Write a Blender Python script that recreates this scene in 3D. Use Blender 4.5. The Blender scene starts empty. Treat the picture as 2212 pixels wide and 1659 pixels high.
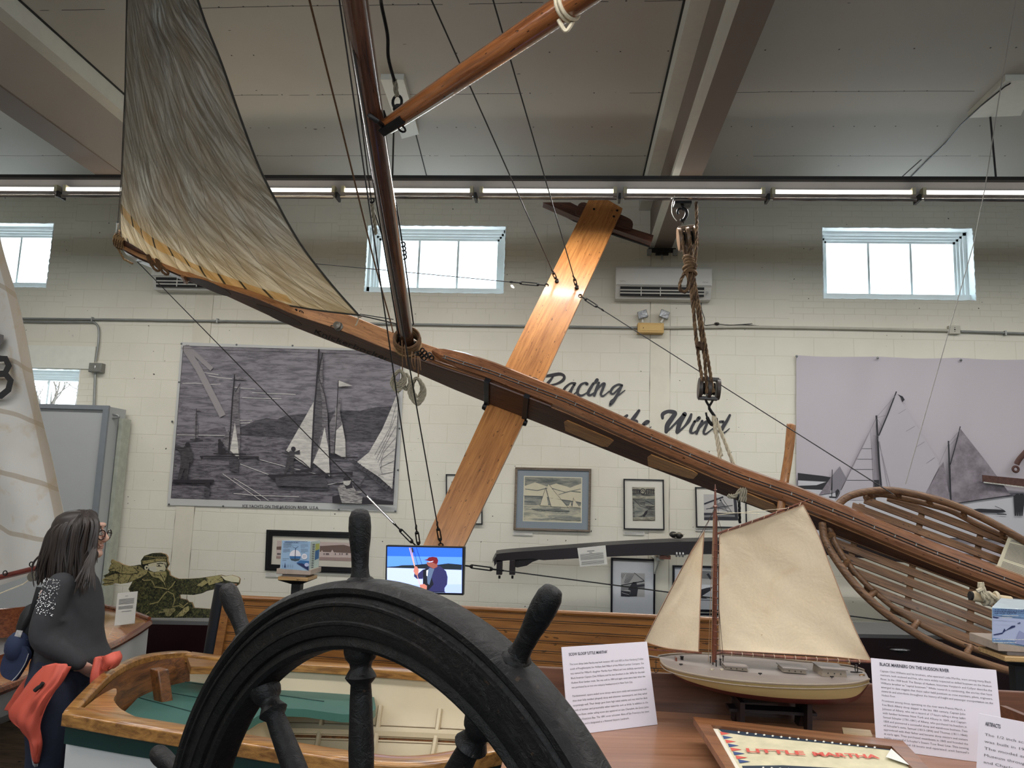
import bpy, math, random
from mathutils import Vector, Matrix, noise
V = Vector
random.seed(7)
SC = bpy.context.scene
COL = SC.collection
# ---------------------------------------------------------------- camera
FPX = 1661.0
RW = ((0.9967197, 0.0734887, 0.0339005), (0.0232653, 0.1410202, -0.9897333), (-0.0775148, 0.9872754, 0.1388479))
EYE = V((0, 0, 1.75))
cd = bpy.data.cameras.new('camera'); cam = bpy.data.objects.new('camera', cd); COL.objects.link(cam)
cd.sensor_fit = 'HORIZONTAL'; cd.sensor_width = 36.0; cd.lens = 36.0 * FPX / 2212.0
cd.clip_start = 0.05; cd.clip_end = 200
X_, Y_, Z_ = V(RW[0]), -V(RW[1]), -V(RW[2])
cam.matrix_world = Matrix(((X_.x, Y_.x, Z_.x, EYE.x), (X_.y, Y_.y, Z_.y, EYE.y), (X_.z, Y_.z, Z_.z, EYE.z), (0, 0, 0, 1)))
SC.camera = cam
SC.view_settings.view_transform = 'Standard'; SC.view_settings.look = 'None'
SC.view_settings.gamma = 1.0; SC.view_settings.use_curve_mapping = False
SC.view_settings.exposure = 0.0

def ray(px, py):
    a, b = (px - 1106) / FPX, (py - 829.5) / FPX
    return V([RW[0][i] * a + RW[1][i] * b + RW[2][i] for i in range(3)])
def P(px, py, Y):            # the point on the plane y = Y seen at a pixel
    d = ray(px, py); return EYE + d * (Y / d.y)
def PZ(px, py, z):           # the point on the level plane z seen at a pixel
    d = ray(px, py); return EYE + d * ((z - EYE.z) / d.z)
def PP(px, py, o, n):        # the point on any plane seen at a pixel
    d = ray(px, py); return EYE + d * ((o - EYE).dot(n) / d.dot(n))

# ---------------------------------------------------------------- world and area lights
w = bpy.data.worlds.new('sky'); SC.world = w; w.use_nodes = True
nt = w.node_tree; bg = nt.nodes['Background']
tc = nt.nodes.new('ShaderNodeTexCoord'); sp = nt.nodes.new('ShaderNodeSeparateXYZ'); rp = nt.nodes.new('ShaderNodeValToRGB')
nt.links.new(tc.outputs['Generated'], sp.inputs[0]); nt.links.new(sp.outputs['Z'], rp.inputs[0]); nt.links.new(rp.outputs[0], bg.inputs[0])
rp.color_ramp.elements[0].position = 0.0; rp.color_ramp.elements[0].color = (0.85, 0.95, 1.0, 1)
rp.color_ramp.elements[1].position = 0.7; rp.color_ramp.elements[1].color = (0.55, 0.85, 1.0, 1)
bg.inputs[1].default_value = 6.0
def area(name, loc, sx, sy, power, color, rot=(0, 0, 0), spread=180):
    l = bpy.data.lights.new(name, 'AREA'); l.shape = 'RECTANGLE'; l.size = sx; l.size_y = sy
    l.energy = power; l.color = color; l.spread = math.radians(spread)
    o = bpy.data.objects.new(name, l); COL.objects.link(o); o.location = loc; o.rotation_euler = rot
    return o
# area lights: two unseen rows added over the room, one along the rail in view
area('lamp_row', (0, 2.0, 4.22), 13, 0.12, 290, (1.0, 0.975, 0.95))
area('lamp_row', (0, -2.4, 4.22), 13, 0.12, 230, (1.0, 0.975, 0.95))
area('lamp_row', (0, 6.36, 4.24), 13, 0.10, 230, (1.0, 0.975, 0.94))
# bluish fill light added in front of the windowless rear wall
area('window_daylight', (0, -5.8, 3.9), 12, 1.0, 260, (0.75, 0.88, 1.0), (math.radians(90), 0, 0))
# ---------------------------------------------------------------- materials
MATS = {}
def _new(name):
    m = bpy.data.materials.new(name); m.use_nodes = True; MATS[name] = m
    return m, m.node_tree.nodes, m.node_tree.links, m.node_tree.nodes['Principled BSDF']
def lin(c):
    return tuple(((x / 255.0) / 12.92 if x <= 10 else ((x / 255.0 + 0.055) / 1.055) ** 2.4) for x in c) + (1.0,)
def coords(N, L, scale=(1, 1, 1), frame=None, uv=False):
    t = N.new('ShaderNodeTexCoord'); out = t.outputs['UV' if uv else 'Object']
    if frame is not None:
        mp = N.new('ShaderNodeMapping'); mp.inputs['Rotation'].default_value = Matrix([tuple(a) for a in frame]).to_euler()
        L.new(out, mp.inputs[0]); out = mp.outputs[0]
    mp = N.new('ShaderNodeMapping'); mp.inputs['Scale'].default_value = scale
    L.new(out, mp.inputs[0]); return mp.outputs[0]
def noise_n(N, L, vec, scale, detail=4, rough=0.6, dist=0.0):
    n = N.new('ShaderNodeTexNoise'); n.inputs['Scale'].default_value = scale; n.inputs['Detail'].default_value = detail
    n.inputs['Roughness'].default_value = rough; n.inputs['Distortion'].default_value = dist
    L.new(vec, n.inputs['Vector']); return n.outputs['Fac']
def ramp(N, L, fac, stops):
    r = N.new('ShaderNodeValToRGB'); L.new(fac, r.inputs[0]); e = r.color_ramp.elements
    while len(e) < len(stops): e.new(0.5)
    for i, (p, c) in enumerate(stops): e[i].position = p; e[i].color = c
    return r.outputs[0]
def mixc(N, L, fac, a, b, mode='MIX'):
    m = N.new('ShaderNodeMix'); m.data_type = 'RGBA'; m.blend_type = mode
    for s, x in ((0, fac), (6, a), (7, b)):
        if hasattr(x, 'links'): L.new(x, m.inputs[s])
        else: m.inputs[s].default_value = x
    return m.outputs[2]
def bump(N, L, bs, h, strength, dist=0.01):
    b = N.new('ShaderNodeBump'); b.inputs['Strength'].default_value = strength; b.inputs['Distance'].default_value = dist
    L.new(h, b.inputs['Height']); L.new(b.outputs[0], bs.inputs['Normal']); return b
def mat(name, c, rough=0.6, metal=0.0, var=0.12, scale=12.0, bmp=0.0, coat=0.0, c2=None, stretch=(1, 1, 1), frame=None, spec=0.5):
    if name in MATS: return MATS[name]
    m, N, L, bs = _new(name); col = lin(c)
    v = coords(N, L, stretch, frame); n = noise_n(N, L, v, scale)
    dk = lin(c2) if c2 else tuple(x * (1 - var * 2) for x in col[:3]) + (1,)
    L.new(ramp(N, L, n, [(0.3, dk), (0.65, col)]), bs.inputs['Base Color'])
    bs.inputs['Roughness'].default_value = rough; bs.inputs['Metallic'].default_value = metal
    bs.inputs['Coat Weight'].default_value = coat; bs.inputs['Coat Roughness'].default_value = 0.12
    bs.inputs['Specular IOR Level'].default_value = spec
    if bmp: bump(N, L, bs, n, bmp)
    return m
def flat(name, c, rough=0.7):
    if name in MATS: return MATS[name]
    m, N, L, bs = _new(name); bs.inputs['Base Color'].default_value = lin(c); bs.inputs['Roughness'].default_value = rough
    return m
def wood(name, c, dark, grain=14.0, rough=0.32, coat=0.35, axis=None, speck=True, bmp=0.15):
    if name in MATS: return MATS[name]
    m, N, L, bs = _new(name)
    fr = None
    if axis is not None:
        a = V(axis).normalized(); b = a.cross(V((0, 0, 1)) if abs(a.z) < .9 else V((0, 1, 0))).normalized(); fr = (a, b, a.cross(b))
    v = coords(N, L, (0.06, 1, 1), fr); v2 = coords(N, L, (0.3, 1, 1), fr)
    n = noise_n(N, L, v, grain * 5, 5, 0.65, 0.6); n2 = noise_n(N, L, v2, 3.0, 3, 0.5)
    base = ramp(N, L, n, [(0.32, lin(dark)), (0.62, lin(c))])
    base = mixc(N, L, ramp(N, L, n2, [(0.35, (0.72, 0.66, 0.6, 1)), (0.6, (1, 1, 1, 1))]), base, base, 'MIX') if False else mixc(N, L, 0.55, base, ramp(N, L, n2, [(0.35, (0.55, 0.5, 0.46, 1)), (0.62, (1, 1, 1, 1))]), 'MULTIPLY')
    if speck:
        s = noise_n(N, L, v2, 60, 2, 0.5)
        base = mixc(N, L, ramp(N, L, s, [(0.28, (1, 1, 1, 1)), (0.32, (0, 0, 0, 1))]), base, tuple(x * .35 for x in lin(dark)[:3]) + (1,))
    L.new(base, bs.inputs['Base Color'])
    bs.inputs['Roughness'].default_value = rough; bs.inputs['Coat Weight'].default_value = coat; bs.inputs['Coat Roughness'].default_value = 0.15
    bump(N, L, bs, n, bmp, 0.004)
    return m
def emis(name, c, s):
    if name in MATS: return MATS[name]
    m, N, L, bs = _new(name); bs.inputs['Base Color'].default_value = lin(c)
    bs.inputs['Emission Color'].default_value = lin(c); bs.inputs['Emission Strength'].default_value = s
    return m
def engrave(name, c, dark, scale=60.0, lines=1.0, rough=0.6):
    """printed ink: fine horizontal hatching broken by noise"""
    if name in MATS: return MATS[name]
    m, N, L, bs = _new(name)
    v = coords(N, L, (0.18, 1, 1.0)); n = noise_n(N, L, v, scale, 5, 0.7, 0.5)
    v3 = coords(N, L, (0.5, 1, 1.0)); n3 = noise_n(N, L, v3, 5.0, 4, 0.6, 0.3)
    a = ramp(N, L, n, [(0.40, lin(dark)), (0.58, lin(c))])
    L.new(mixc(N, L, 0.35, a, ramp(N, L, n3, [(0.35, (0.5, 0.5, 0.5, 1)), (0.62, (1, 1, 1, 1))]), 'MULTIPLY'), bs.inputs['Base Color'])
    bs.inputs['Roughness'].default_value = rough
    return m

# ---------------------------------------------------------------- mesh builder
BASE = {}
class MB:
    def __init__(s): s.v = []; s.f = []; s.m = []; s.mats = []; s.uv = []
    def mi(s, m):
        if m not in s.mats: s.mats.append(m)
        return s.mats.index(m)
    def add(s, vs, fs, m, uvs=None):
        o = len(s.v); s.v += [V(x) for x in vs]; s.uv += (list(uvs) if uvs else [(0.0, 0.0)] * len(vs)); k = s.mi(m)
        for f in fs: s.f.append([i + o for i in f]); s.m.append(k)
        return s
    def poly(s, pts, m): return s.add(pts, [list(range(len(pts)))], m)
    def box(s, c, hx, hy, hz, m):      # centre and three half vectors
        c, hx, hy, hz = V(c), V(hx), V(hy), V(hz)
        vs = [c + hx * i + hy * j + hz * k for i in (-1, 1) for j in (-1, 1) for k in (-1, 1)]
        fs = [(0, 1, 3, 2), (4, 6, 7, 5), (0, 4, 5, 1), (2, 3, 7, 6), (0, 2, 6, 4), (1, 5, 7, 3)]
        if hx.cross(hy).dot(hz) < 0: fs = [f[::-1] for f in fs]
        return s.add(vs, fs, m)
    def bx(s, x0, x1, y0, y1, z0, z1, m):
        return s.box(((x0 + x1) / 2, (y0 + y1) / 2, (z0 + z1) / 2), (abs(x1 - x0) / 2, 0, 0), (0, abs(y1 - y0) / 2, 0), (0, 0, abs(z1 - z0) / 2), m)
    def prism(s, pts, d, m, m2=None):  # polygon pushed along d
        n = len(pts); d = V(d); pts = [V(p) for p in pts]
        s.add(pts, [list(range(n))], m)
        s.add([p + d for p in pts], [list(range(n))[::-1]], m)
        s.add(pts + [p + d for p in pts], [(i, (i + 1) % n, n + (i + 1) % n, n + i) for i in range(n)], m2 or m)
        return s
    def tube(s, pts, r, m, seg=8, flatn=None, ratio=1.0, cap=True):
        pts = [V(p) for p in pts]; n = len(pts); rs = r if isinstance(r, (list, tuple)) else [r] * n
        vs = []; prev = None
        for i, p in enumerate(pts):
            t = (pts[min(i + 1, n - 1)] - pts[max(i - 1, 0)])
            if t.length < 1e-9: t = V((0, 0, 1))
            t.normalize()
            if flatn is not None: a = V(flatn)
            else: a = prev if prev is not None else (V((0, 0, 1)) if abs(t.z) < .9 else V((0, 1, 0)))
            a = a - t * a.dot(t)
            if a.length < 1e-6: a = t.orthogonal()
            a.normalize(); b = t.cross(a); prev = a
            for k in range(seg):
                w_ = 2 * math.pi * k / seg
                vs.append(p + a * (math.cos(w_) * rs[i] * ratio) + b * (math.sin(w_) * rs[i]))
        fs = [(i * seg + k, i * seg + (k + 1) % seg, (i + 1) * seg + (k + 1) % seg, (i + 1) * seg + k) for i in range(n - 1) for k in range(seg)]
        if cap: fs += [tuple(range(seg))[::-1], tuple((n - 1) * seg + k for k in range(seg))]
        uvs = [(i / max(1, n - 1), k / seg) for i in range(n) for k in range(seg)]
        return s.add(vs, fs, m, uvs)
    def lathe(s, o, ax, prof, m, seg=20, sq=1.0, side=None):
        o = V(o); ax = V(ax).normalized(); a = V(side) if side is not None else ax.orthogonal(); a = (a - ax * a.dot(ax)).normalized(); b = ax.cross(a)
        vs = [o + ax * h + a * (math.cos(2 * math.pi * k / seg) * r) + b * (math.sin(2 * math.pi * k / seg) * r * sq) for r, h in prof for k in range(seg)]
        n = len(prof)
        fs = [(i * seg + k, i * seg + (k + 1) % seg, (i + 1) * seg + (k + 1) % seg, (i + 1) * seg + k) for i in range(n - 1) for k in range(seg)]
        fs += [tuple(range(seg))[::-1], tuple((n - 1) * seg + k for k in range(seg))]
        return s.add(vs, fs, m)
    def ball(s, c, r, m, seg=12, ax=(0, 0, 1), side=None):
        r = r if isinstance(r, (tuple, list)) else (r, r, r)
        ax = V(ax).normalized(); a = V(side) if side is not None else ax.orthogonal(); a = (a - ax * a.dot(ax)).normalized(); b = ax.cross(a); c = V(c)
        R_ = max(4, seg // 2); vs = []; 
        for i in range(R_ + 1):
            th = math.pi * i / R_
            for k in range(seg):
                ph = 2 * math.pi * k / seg
                vs.append(c + a * (r[0] * math.sin(th) * math.cos(ph)) + b * (r[1] * math.sin(th) * math.sin(ph)) - ax * (r[2] * math.cos(th)))
        fs = [(i * seg + k, i * seg + (k + 1) % seg, (i + 1) * seg + (k + 1) % seg, (i + 1) * seg + k) for i in range(R_) for k in range(seg)]
        return s.add(vs, fs, m)
    def ring(s, c, n, R_, r, m, seg=16, s2=6, sx=1.0, side=None):
        n = V(n).normalized(); a = V(side) if side is not None else n.orthogonal(); a = (a - n * a.dot(n)).normalized(); b = n.cross(a); c = V(c)
        pts = [c + a * (math.cos(2 * math.pi * k / seg) * R_ * sx) + b * (math.sin(2 * math.pi * k / seg) * R_) for k in range(seg + 1)]
        return s.tube(pts, r, m, s2)
    def grid(s, fn, nu, nv, m, thick=None):
        vs = []; uvs = []
        for j in range(nv + 1):
            for i in range(nu + 1):
                vs.append(V(fn(i / nu, j / nv))); uvs.append((i / nu, j / nv))
        fs = [(j * (nu + 1) + i, j * (nu + 1) + i + 1, (j + 1) * (nu + 1) + i + 1, (j + 1) * (nu + 1) + i) for j in range(nv) for i in range(nu)]
        s.add(vs, fs, m, uvs)
        if thick is not None:
            t = V(thick); s.add([p + t for p in vs], [f[::-1] for f in fs], m, uvs)
            bd = [i for i in range(nu + 1)] + [j * (nu + 1) + nu for j in range(1, nv + 1)] + [nv * (nu + 1) + i for i in range(nu - 1, -1, -1)] + [j * (nu + 1) for j in range(nv - 1, 0, -1)]
            n = len(bd); s.add([vs[i] for i in bd] + [vs[i] + t for i in bd], [(k, n + k, n + (k + 1) % n, (k + 1) % n) for k in range(n)], m)
        return s
    def text(s, txt, o, right, up, size, m, align='LEFT', shear=0.0, xs=1.0, ls=1.0, bold=0.0, width=0.0):
        c = bpy.data.curves.new('lettering', 'FONT'); c.body = txt; c.size = size; c.align_x = align; c.shear = shear; c.resolution_u = 2
        c.space_line = ls; c.offset = bold * size
        ob = bpy.data.objects.new('lettering', c)
        me = bpy.data.meshes.new_from_object(ob)
        o, right, up = V(o), V(right).normalized(), V(up).normalized()
        k = xs
        if width:
            mx = [v.co.x for v in me.vertices]; k = width / max(1e-6, (max(mx) - min(mx)))
        s.add([o + right * (v.co.x * k) + up * v.co.y for v in me.vertices], [list(p.vertices) for p in me.polygons], m)
        bpy.data.objects.remove(ob); bpy.data.curves.remove(c); bpy.data.meshes.remove(me)
        return s
    def build(s, name, parent=None, smooth=40, bevel=0.0, subsurf=0, origin=None):
        me = bpy.data.meshes.new(name); ob = bpy.data.objects.new(name, me); COL.objects.link(ob)
        if parent is not None: o = BASE[parent.as_pointer()]; ob.parent = parent
        else:
            if origin is not None: o = V(origin)
            else:
                xs, ys, zs = [v.x for v in s.v], [v.y for v in s.v], [v.z for v in s.v]
                o = V(((min(xs) + max(xs)) / 2, (min(ys) + max(ys)) / 2, min(zs)))
            ob.location = o
        BASE[ob.as_pointer()] = o
        me.from_pydata([v - o for v in s.v], [], s.f)
        for m in s.mats: me.materials.append(m)
        me.polygons.foreach_set('material_index', s.m)
        ul = me.uv_layers.new(name='UVMap')
        for lp in me.loops: ul.data[lp.index].uv = s.uv[lp.vertex_index]
        me.validate()
        if smooth:
            me.polygons.foreach_set('use_smooth', [True] * len(me.polygons)); me.set_sharp_from_angle(angle=math.radians(smooth))
        if bevel:
            b = ob.modifiers.new('bevel', 'BEVEL'); b.width = bevel; b.segments = 2; b.limit_method = 'ANGLE'; b.angle_limit = math.radians(40)
        if subsurf:
            b = ob.modifiers.new('subsurf', 'SUBSURF'); b.levels = subsurf; b.render_levels = subsurf
        me.update(); return ob
def thing(name, label, cat, loc, group=None):
    o = bpy.data.objects.new(name, None); COL.objects.link(o); o.location = loc; o.empty_display_size = 0.1
    BASE[o.as_pointer()] = V(loc); o['label'] = label; o['category'] = cat
    if group: o['group'] = group
    return o
def tag(o, label, cat, group=None):
    o['label'] = label; o['category'] = cat
    if group: o['group'] = group
    return o
def struct(o): o['kind'] = 'structure'; return o
def lerp(a, b, t): return a + (b - a) * t
def spline(pts, n=8):
    """smooth curve through points (any dimension)"""
    pts = [V(p) for p in pts]; out = []
    for i in range(len(pts) - 1):
        p0, p1, p2, p3 = pts[max(i - 1, 0)], pts[i], pts[i + 1], pts[min(i + 2, len(pts) - 1)]
        for k in range(n):
            t = k / n
            out.append(0.5 * ((2 * p1) + (p2 - p0) * t + (2 * p0 - 5 * p1 + 4 * p2 - p3) * t * t + (3 * p1 - p0 - 3 * p2 + p3) * t ** 3))
    out.append(pts[-1]); return out
def sp2(pts, n=8): return [(p[0], p[1]) for p in spline([(a, b, 0) for a, b in pts], n)]
def rope(mb, pts, r, m, m2, seg=5, tw=1.7):
    """two-strand laid rope along a curve"""
    pts = [V(p) for p in pts]; d = [0]
    for i in range(1, len(pts)): d.append(d[-1] + (pts[i] - pts[i - 1]).length)
    n = max(6, min(260, int(d[-1] / (r * 1.1)))); ln = [[], [], []]
    j = 0
    for i in range(n + 1):
        q = d[-1] * i / n
        while j < len(d) - 2 and d[j + 1] < q: j += 1
        t = (q - d[j]) / max(1e-9, d[j + 1] - d[j]); p = pts[j].lerp(pts[j + 1], t); tg = (pts[j + 1] - pts[j]).normalized()
        a = tg.cross(V((0.1, 1, 0.2))).normalized(); b = tg.cross(a); ph = q / (r * tw)
        for s_ in range(3):
            w_ = ph + s_ * 2.0944; ln[s_].append(p + (a * math.cos(w_) + b * math.sin(w_)) * r * .62)
    for s_ in range(3): mb.tube(ln[s_], r * .52, m if s_ else m2, seg)
    return mb
# ================================================================ THE ROOM
WY = 8.4; CZ = 5.1
def W(px, py, d=0.0): return P(px, py, WY - d)
# painted block wall
m, N, L, bs = _new('painted_block'); MW = m
t = N.new('ShaderNodeTexCoord'); sx_ = N.new('ShaderNodeSeparateXYZ'); L.new(t.outputs['Object'], sx_.inputs[0])
cb = N.new('ShaderNodeCombineXYZ')
hz = N.new('ShaderNodeMath'); hz.operation = 'ADD'; L.new(sx_.outputs['X'], hz.inputs[0]); L.new(sx_.outputs['Y'], hz.inputs[1])
L.new(hz.outputs[0], cb.inputs[0]); L.new(sx_.outputs['Z'], cb.inputs[1])
nn = N.new('ShaderNodeTexNoise'); nn.inputs['Scale'].default_value = 2.5; L.new(t.outputs['Object'], nn.inputs['Vector'])
wv = N.new('ShaderNodeMix'); wv.data_type = 'VECTOR'; wv.inputs[0].default_value = 0.012
L.new(cb.outputs[0], wv.inputs[4]); L.new(nn.outputs['Color'], wv.inputs[5])
def brick(w_, h_, mort, phase):
    b = N.new('ShaderNodeTexBrick'); b.inputs['Scale'].default_value = 1.0; b.inputs['Brick Width'].default_value = w_; b.inputs['Row Height'].default_value = h_
    b.inputs['Mortar Size'].default_value = mort; b.inputs['Mortar Smooth'].default_value = 0.6
    b.inputs['Color1'].default_value = (1, 1, 1, 1); b.inputs['Color2'].default_value = (1, 1, 1, 1); b.inputs['Mortar'].default_value = (0, 0, 0, 1)
    mp = N.new('ShaderNodeMapping'); mp.inputs['Location'].default_value = phase; L.new(wv.outputs[1], mp.inputs[0]); L.new(mp.outputs[0], b.inputs['Vector'])
    return b.outputs['Color']
bl = brick(0.412, 0.2075, 0.0045, (0.1, 0.05, 0)); sm = brick(0.215, 0.068, 0.004, (0, 0, 0))
def cmpn(op, a, v_):
    c = N.new('ShaderNodeMath'); c.operation = op; L.new(a, c.inputs[0])
    if hasattr(v_, 'links'): L.new(v_, c.inputs[1])
    else: c.inputs[1].default_value = v_
    return c.outputs[0]
msk = None
for x0, x1, z0 in ((-8.2, -5.95, 3.72), (-2.75, -0.45, 3.72), (2.35, 4.75, 3.72), (-8.0, -5.45, 1.3)):
    a = cmpn('MULTIPLY', cmpn('GREATER_THAN', sx_.outputs['X'], x0), cmpn('LESS_THAN', sx_.outputs['X'], x1))
    a = cmpn('MULTIPLY', a, cmpn('GREATER_THAN', sx_.outputs['Z'], z0)); a = cmpn('MULTIPLY', a, cmpn('LESS_THAN', sx_.outputs['Z'], z0 + 1.7 if z0 > 3 else 3.1))
    msk = a if msk is None else cmpn('MAXIMUM', msk, a)
jt = mixc(N, L, msk, bl, sm)
def mth0(s): return cmpn('MULTIPLY', s, cmpn('MULTIPLY', noise_n(N, L, t.outputs['Object'], 2.2, 3), 1.1))
sp1 = noise_n(N, L, t.outputs['Object'], 9, 2, 0.5); sp2_ = noise_n(N, L, t.outputs['Object'], 1.1, 4, 0.6); fine = noise_n(N, L, t.outputs['Object'], 70, 4, 0.6)
spk = noise_n(N, L, t.outputs['Object'], 26, 1, 0.4)
base = mixc(N, L, sp2_, lin((203, 199, 183)), lin((230, 226, 212)))
base = mixc(N, L, mth0(ramp(N, L, jt, [(0.0, (1, 1, 1, 1)), (0.5, (0, 0, 0, 1))])), base, lin((200, 194, 172)))
base = mixc(N, L, ramp(N, L, spk, [(0.222, (1, 1, 1, 1)), (0.232, (0, 0, 0, 1))]), base, lin((70, 66, 58)))
base = mixc(N, L, ramp(N, L, sp1, [(0.16, (1, 1, 1, 1)), (0.26, (0, 0, 0, 1))]), base, lin((165, 155, 150)))
L.new(base, bs.inputs['Base Color']); bs.inputs['Roughness'].default_value = 0.62
hh = cmpn('ADD', jt, cmpn('MULTIPLY', fine, 0.35)); bump(N, L, bs, hh, 0.4, 0.005)

MTRIM = mat('white_paint', (222, 222, 212), 0.5, var=0.03)
MWHITE = mat('window_white', (235, 240, 240), 0.45, var=0.02)
# windows: opening rectangles in the wall (x0,x1,z0,z1)
c1, c2 = W(790, 468), W(1090, 630)
WIN = [(-7.75, -6.21, 3.95, 4.74), (-2.39, -0.79, 3.955, 4.745), (2.715, 4.31, 3.955, 4.76), (-7.1, -5.68, 2.05, 2.98)]
XW = (-9.0, 9.5)
mb = MB(); TH = 0.3
xs = sorted({XW[0], XW[1]} | {w_[i] for w_ in WIN for i in (0, 1)}); zs = sorted({0.0, CZ + 0.3} | {w_[i] for w_ in WIN for i in (2, 3)})
def hole(x, z): return any(a < x < b and c < z < d for a, b, c, d in WIN)
for i in range(len(xs) - 1):
    for j in range(len(zs) - 1):
        if not hole((xs[i] + xs[i + 1]) / 2, (zs[j] + zs[j + 1]) / 2):
            mb.add([(xs[i], WY, zs[j]), (xs[i + 1], WY, zs[j]), (xs[i + 1], WY, zs[j + 1]), (xs[i], WY, zs[j + 1])], [(0, 1, 2, 3)], MW)
            mb.add([(xs[i], WY + TH, zs[j]), (xs[i + 1], WY + TH, zs[j]), (xs[i + 1], WY + TH, zs[j + 1]), (xs[i], WY + TH, zs[j + 1])], [(3, 2, 1, 0)], MW)
for a, b, c, d in WIN:                      # reveals, and the rough painted bead round the opening
    for q in (((a, c), (b, c)), ((b, c), (b, d)), ((b, d), (a, d)), ((a, d), (a, c))):
        (x0, z0), (x1, z1) = q
        mb.add([(x0, WY, z0), (x1, WY, z1), (x1, WY + TH, z1), (x0, WY + TH, z0)], [(3, 2, 1, 0)], MWHITE)
        n = 40; pts = [(lerp(x0, x1, k / n) + random.uniform(-.004, .004), WY - .002, lerp(z0, z1, k / n) + random.uniform(-.004, .004)) for k in range(n + 1)]
        mb.tube(pts, [random.uniform(.003, .008) for _ in pts], MWHITE, 5)
struct(mb.build('wall_back', origin=(0, WY, 0), smooth=30))
# flush concrete piers in the wall
for k, (xa, xb, za, zb) in enumerate(((W(376, 1150).x, W(416, 1150).x, 0, 3.95), (W(1404, 800).x, W(1447, 800).x, 0, 4.45))):
    mb = MB(); mb.bx(xa, xb, WY - 0.006, WY + 0.01, za, zb, mat('pier_paint', (216, 211, 194), 0.6, var=0.05, scale=3))
    for x_ in (xa, xb): mb.tube([(x_, WY - 0.004, za + (zb - za) * i / 30) for i in range(31)], [random.choice((.001, .002, .004)) for _ in range(31)], mat('crack', (120, 112, 96), 0.9), 4)
    struct(mb.build('trim_%d' % (k + 1)))
mb = MB(); mb.bx(W(140, 700).x - 1.8, W(612, 800).x - 1.95, WY - .012, WY + .01, 2.98, 3.2, MTRIM)
a = W(60, 748); b = W(205, 786); mb = MB(); mb.bx(-7.4, b.x, WY - .02, WY + .01, 2.99, W(150, 748).z, MTRIM); struct(mb.build('trim_3'))

# windows
glass, N, L, bs = _new('window_glass')
tr = N.new('ShaderNodeBsdfTransparent'); gl = N.new('ShaderNodeBsdfGlossy'); mx = N.new('ShaderNodeMixShader'); mx.inputs[0].default_value = 0.06
gl.inputs['Roughness'].default_value = 0.02
L.new(tr.outputs[0], mx.inputs[1]); L.new(gl.outputs[0], mx.inputs[2]); L.new(mx.outputs[0], N['Material Output'].inputs[0])
MBLK = flat('black_line', (22, 20, 20))
for k, (a, b, c, d) in enumerate(WIN):
    fr = MB(); y0 = WY + 0.14
    for st, (e, yy) in enumerate(((0.035, 0.14), (0.06, 0.165), (0.085, 0.19), (0.11, 0.21))):
        y0 = WY + yy; e0 = 0.0 if st == 0 else e - .03
        for q in ((a + e0, a + e, c, d), (b - e, b - e0, c, d), (a, b, c + e0 * .6, c + e * .6), (a, b, d - e, d - e0)):
            fr.bx(q[0], q[1], y0, y0 + 0.05, q[2], q[3], MWHITE)
    fr.bx(a, b, WY + .10, WY + .26, c, c + .085, MWHITE); fr.bx(a, a + .03, WY + .10, WY + .14, c, d, MWHITE)
    for i in (1, 2):
        x = lerp(a + .11, b - .11, i / 3); fr.bx(x - .012, x + .012, WY + .21, WY + .25, c + .05, d - .1, MWHITE)
    fr = struct(fr.build('window_%d' % (k + 1), smooth=0))
    g = MB(); g.bx(a + .1, b - .1, WY + .235, WY + .24, c + .06, d - .1, glass); g.build('pane', fr, smooth=0)

# ceiling, sloped a touch by nothing: level boards with joints
m, N, L, bs = _new('ceiling_board'); MC = m
t = N.new('ShaderNodeTexCoord'); ts = N.new('ShaderNodeSeparateXYZ'); L.new(t.outputs['Object'], ts.inputs[0])
def mth(op, a, b=None):
    c = N.new('ShaderNodeMath'); c.operation = op
    for i, x in enumerate((a, b)):
        if x is None: continue
        if hasattr(x, 'links'): L.new(x, c.inputs[i])
        else: c.inputs[i].default_value = x
    return c.outputs[0]
wob = mth('MULTIPLY', noise_n(N, L, t.outputs['Object'], 1.5, 3), 0.03)
def joint(sock, period, phase, width):
    q = mth('PINGPONG', mth('ADD', mth('ADD', sock, phase), wob), period / 2); return mth('LESS_THAN', q, width)
brk = mth('GREATER_THAN', noise_n(N, L, t.outputs['Object'], 0.9, 3), 0.42)
j1 = mth('MULTIPLY', joint(ts.outputs['Y'], 1.22, -0.02 + 0.61 * 0, 0.0035), brk)
nx = mth('PINGPONG', mth('ADD', ts.outputs['X'], 0.05), 0.09); nz = mth('PINGPONG', ts.outputs['Y'], 0.305)
nails = mth('MULTIPLY', mth('LESS_THAN', nx, 0.006), mth('LESS_THAN', nz, 0.007)); nails = mth('MULTIPLY', nails, mth('GREATER_THAN', noise_n(N, L, t.outputs['Object'], 3, 2), 0.5))
mpv = coords(N, L, (1, 3, 1)); scf = ramp(N, L, noise_n(N, L, mpv, 7, 3, 0.5, 0.4), [(0.225, (1, 1, 1, 1)), (0.24, (0, 0, 0, 1))])
cbase = mixc(N, L, noise_n(N, L, t.outputs['Object'], 0.8, 3), lin((172, 168, 160)), lin((190, 187, 178)))
cbase = mixc(N, L, mth('MAXIMUM', mth('MAXIMUM', j1, nails), scf), cbase, lin((58, 54, 50)))
L.new(cbase, bs.inputs['Base Color']); bs.inputs['Roughness'].default_value = 0.7
mb = MB(); mb.bx(XW[0], XW[1], -6, WY + TH, CZ, CZ + .15, MC)
struct(mb.build('ceiling', origin=(0, 0.0, CZ), smooth=0))
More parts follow.
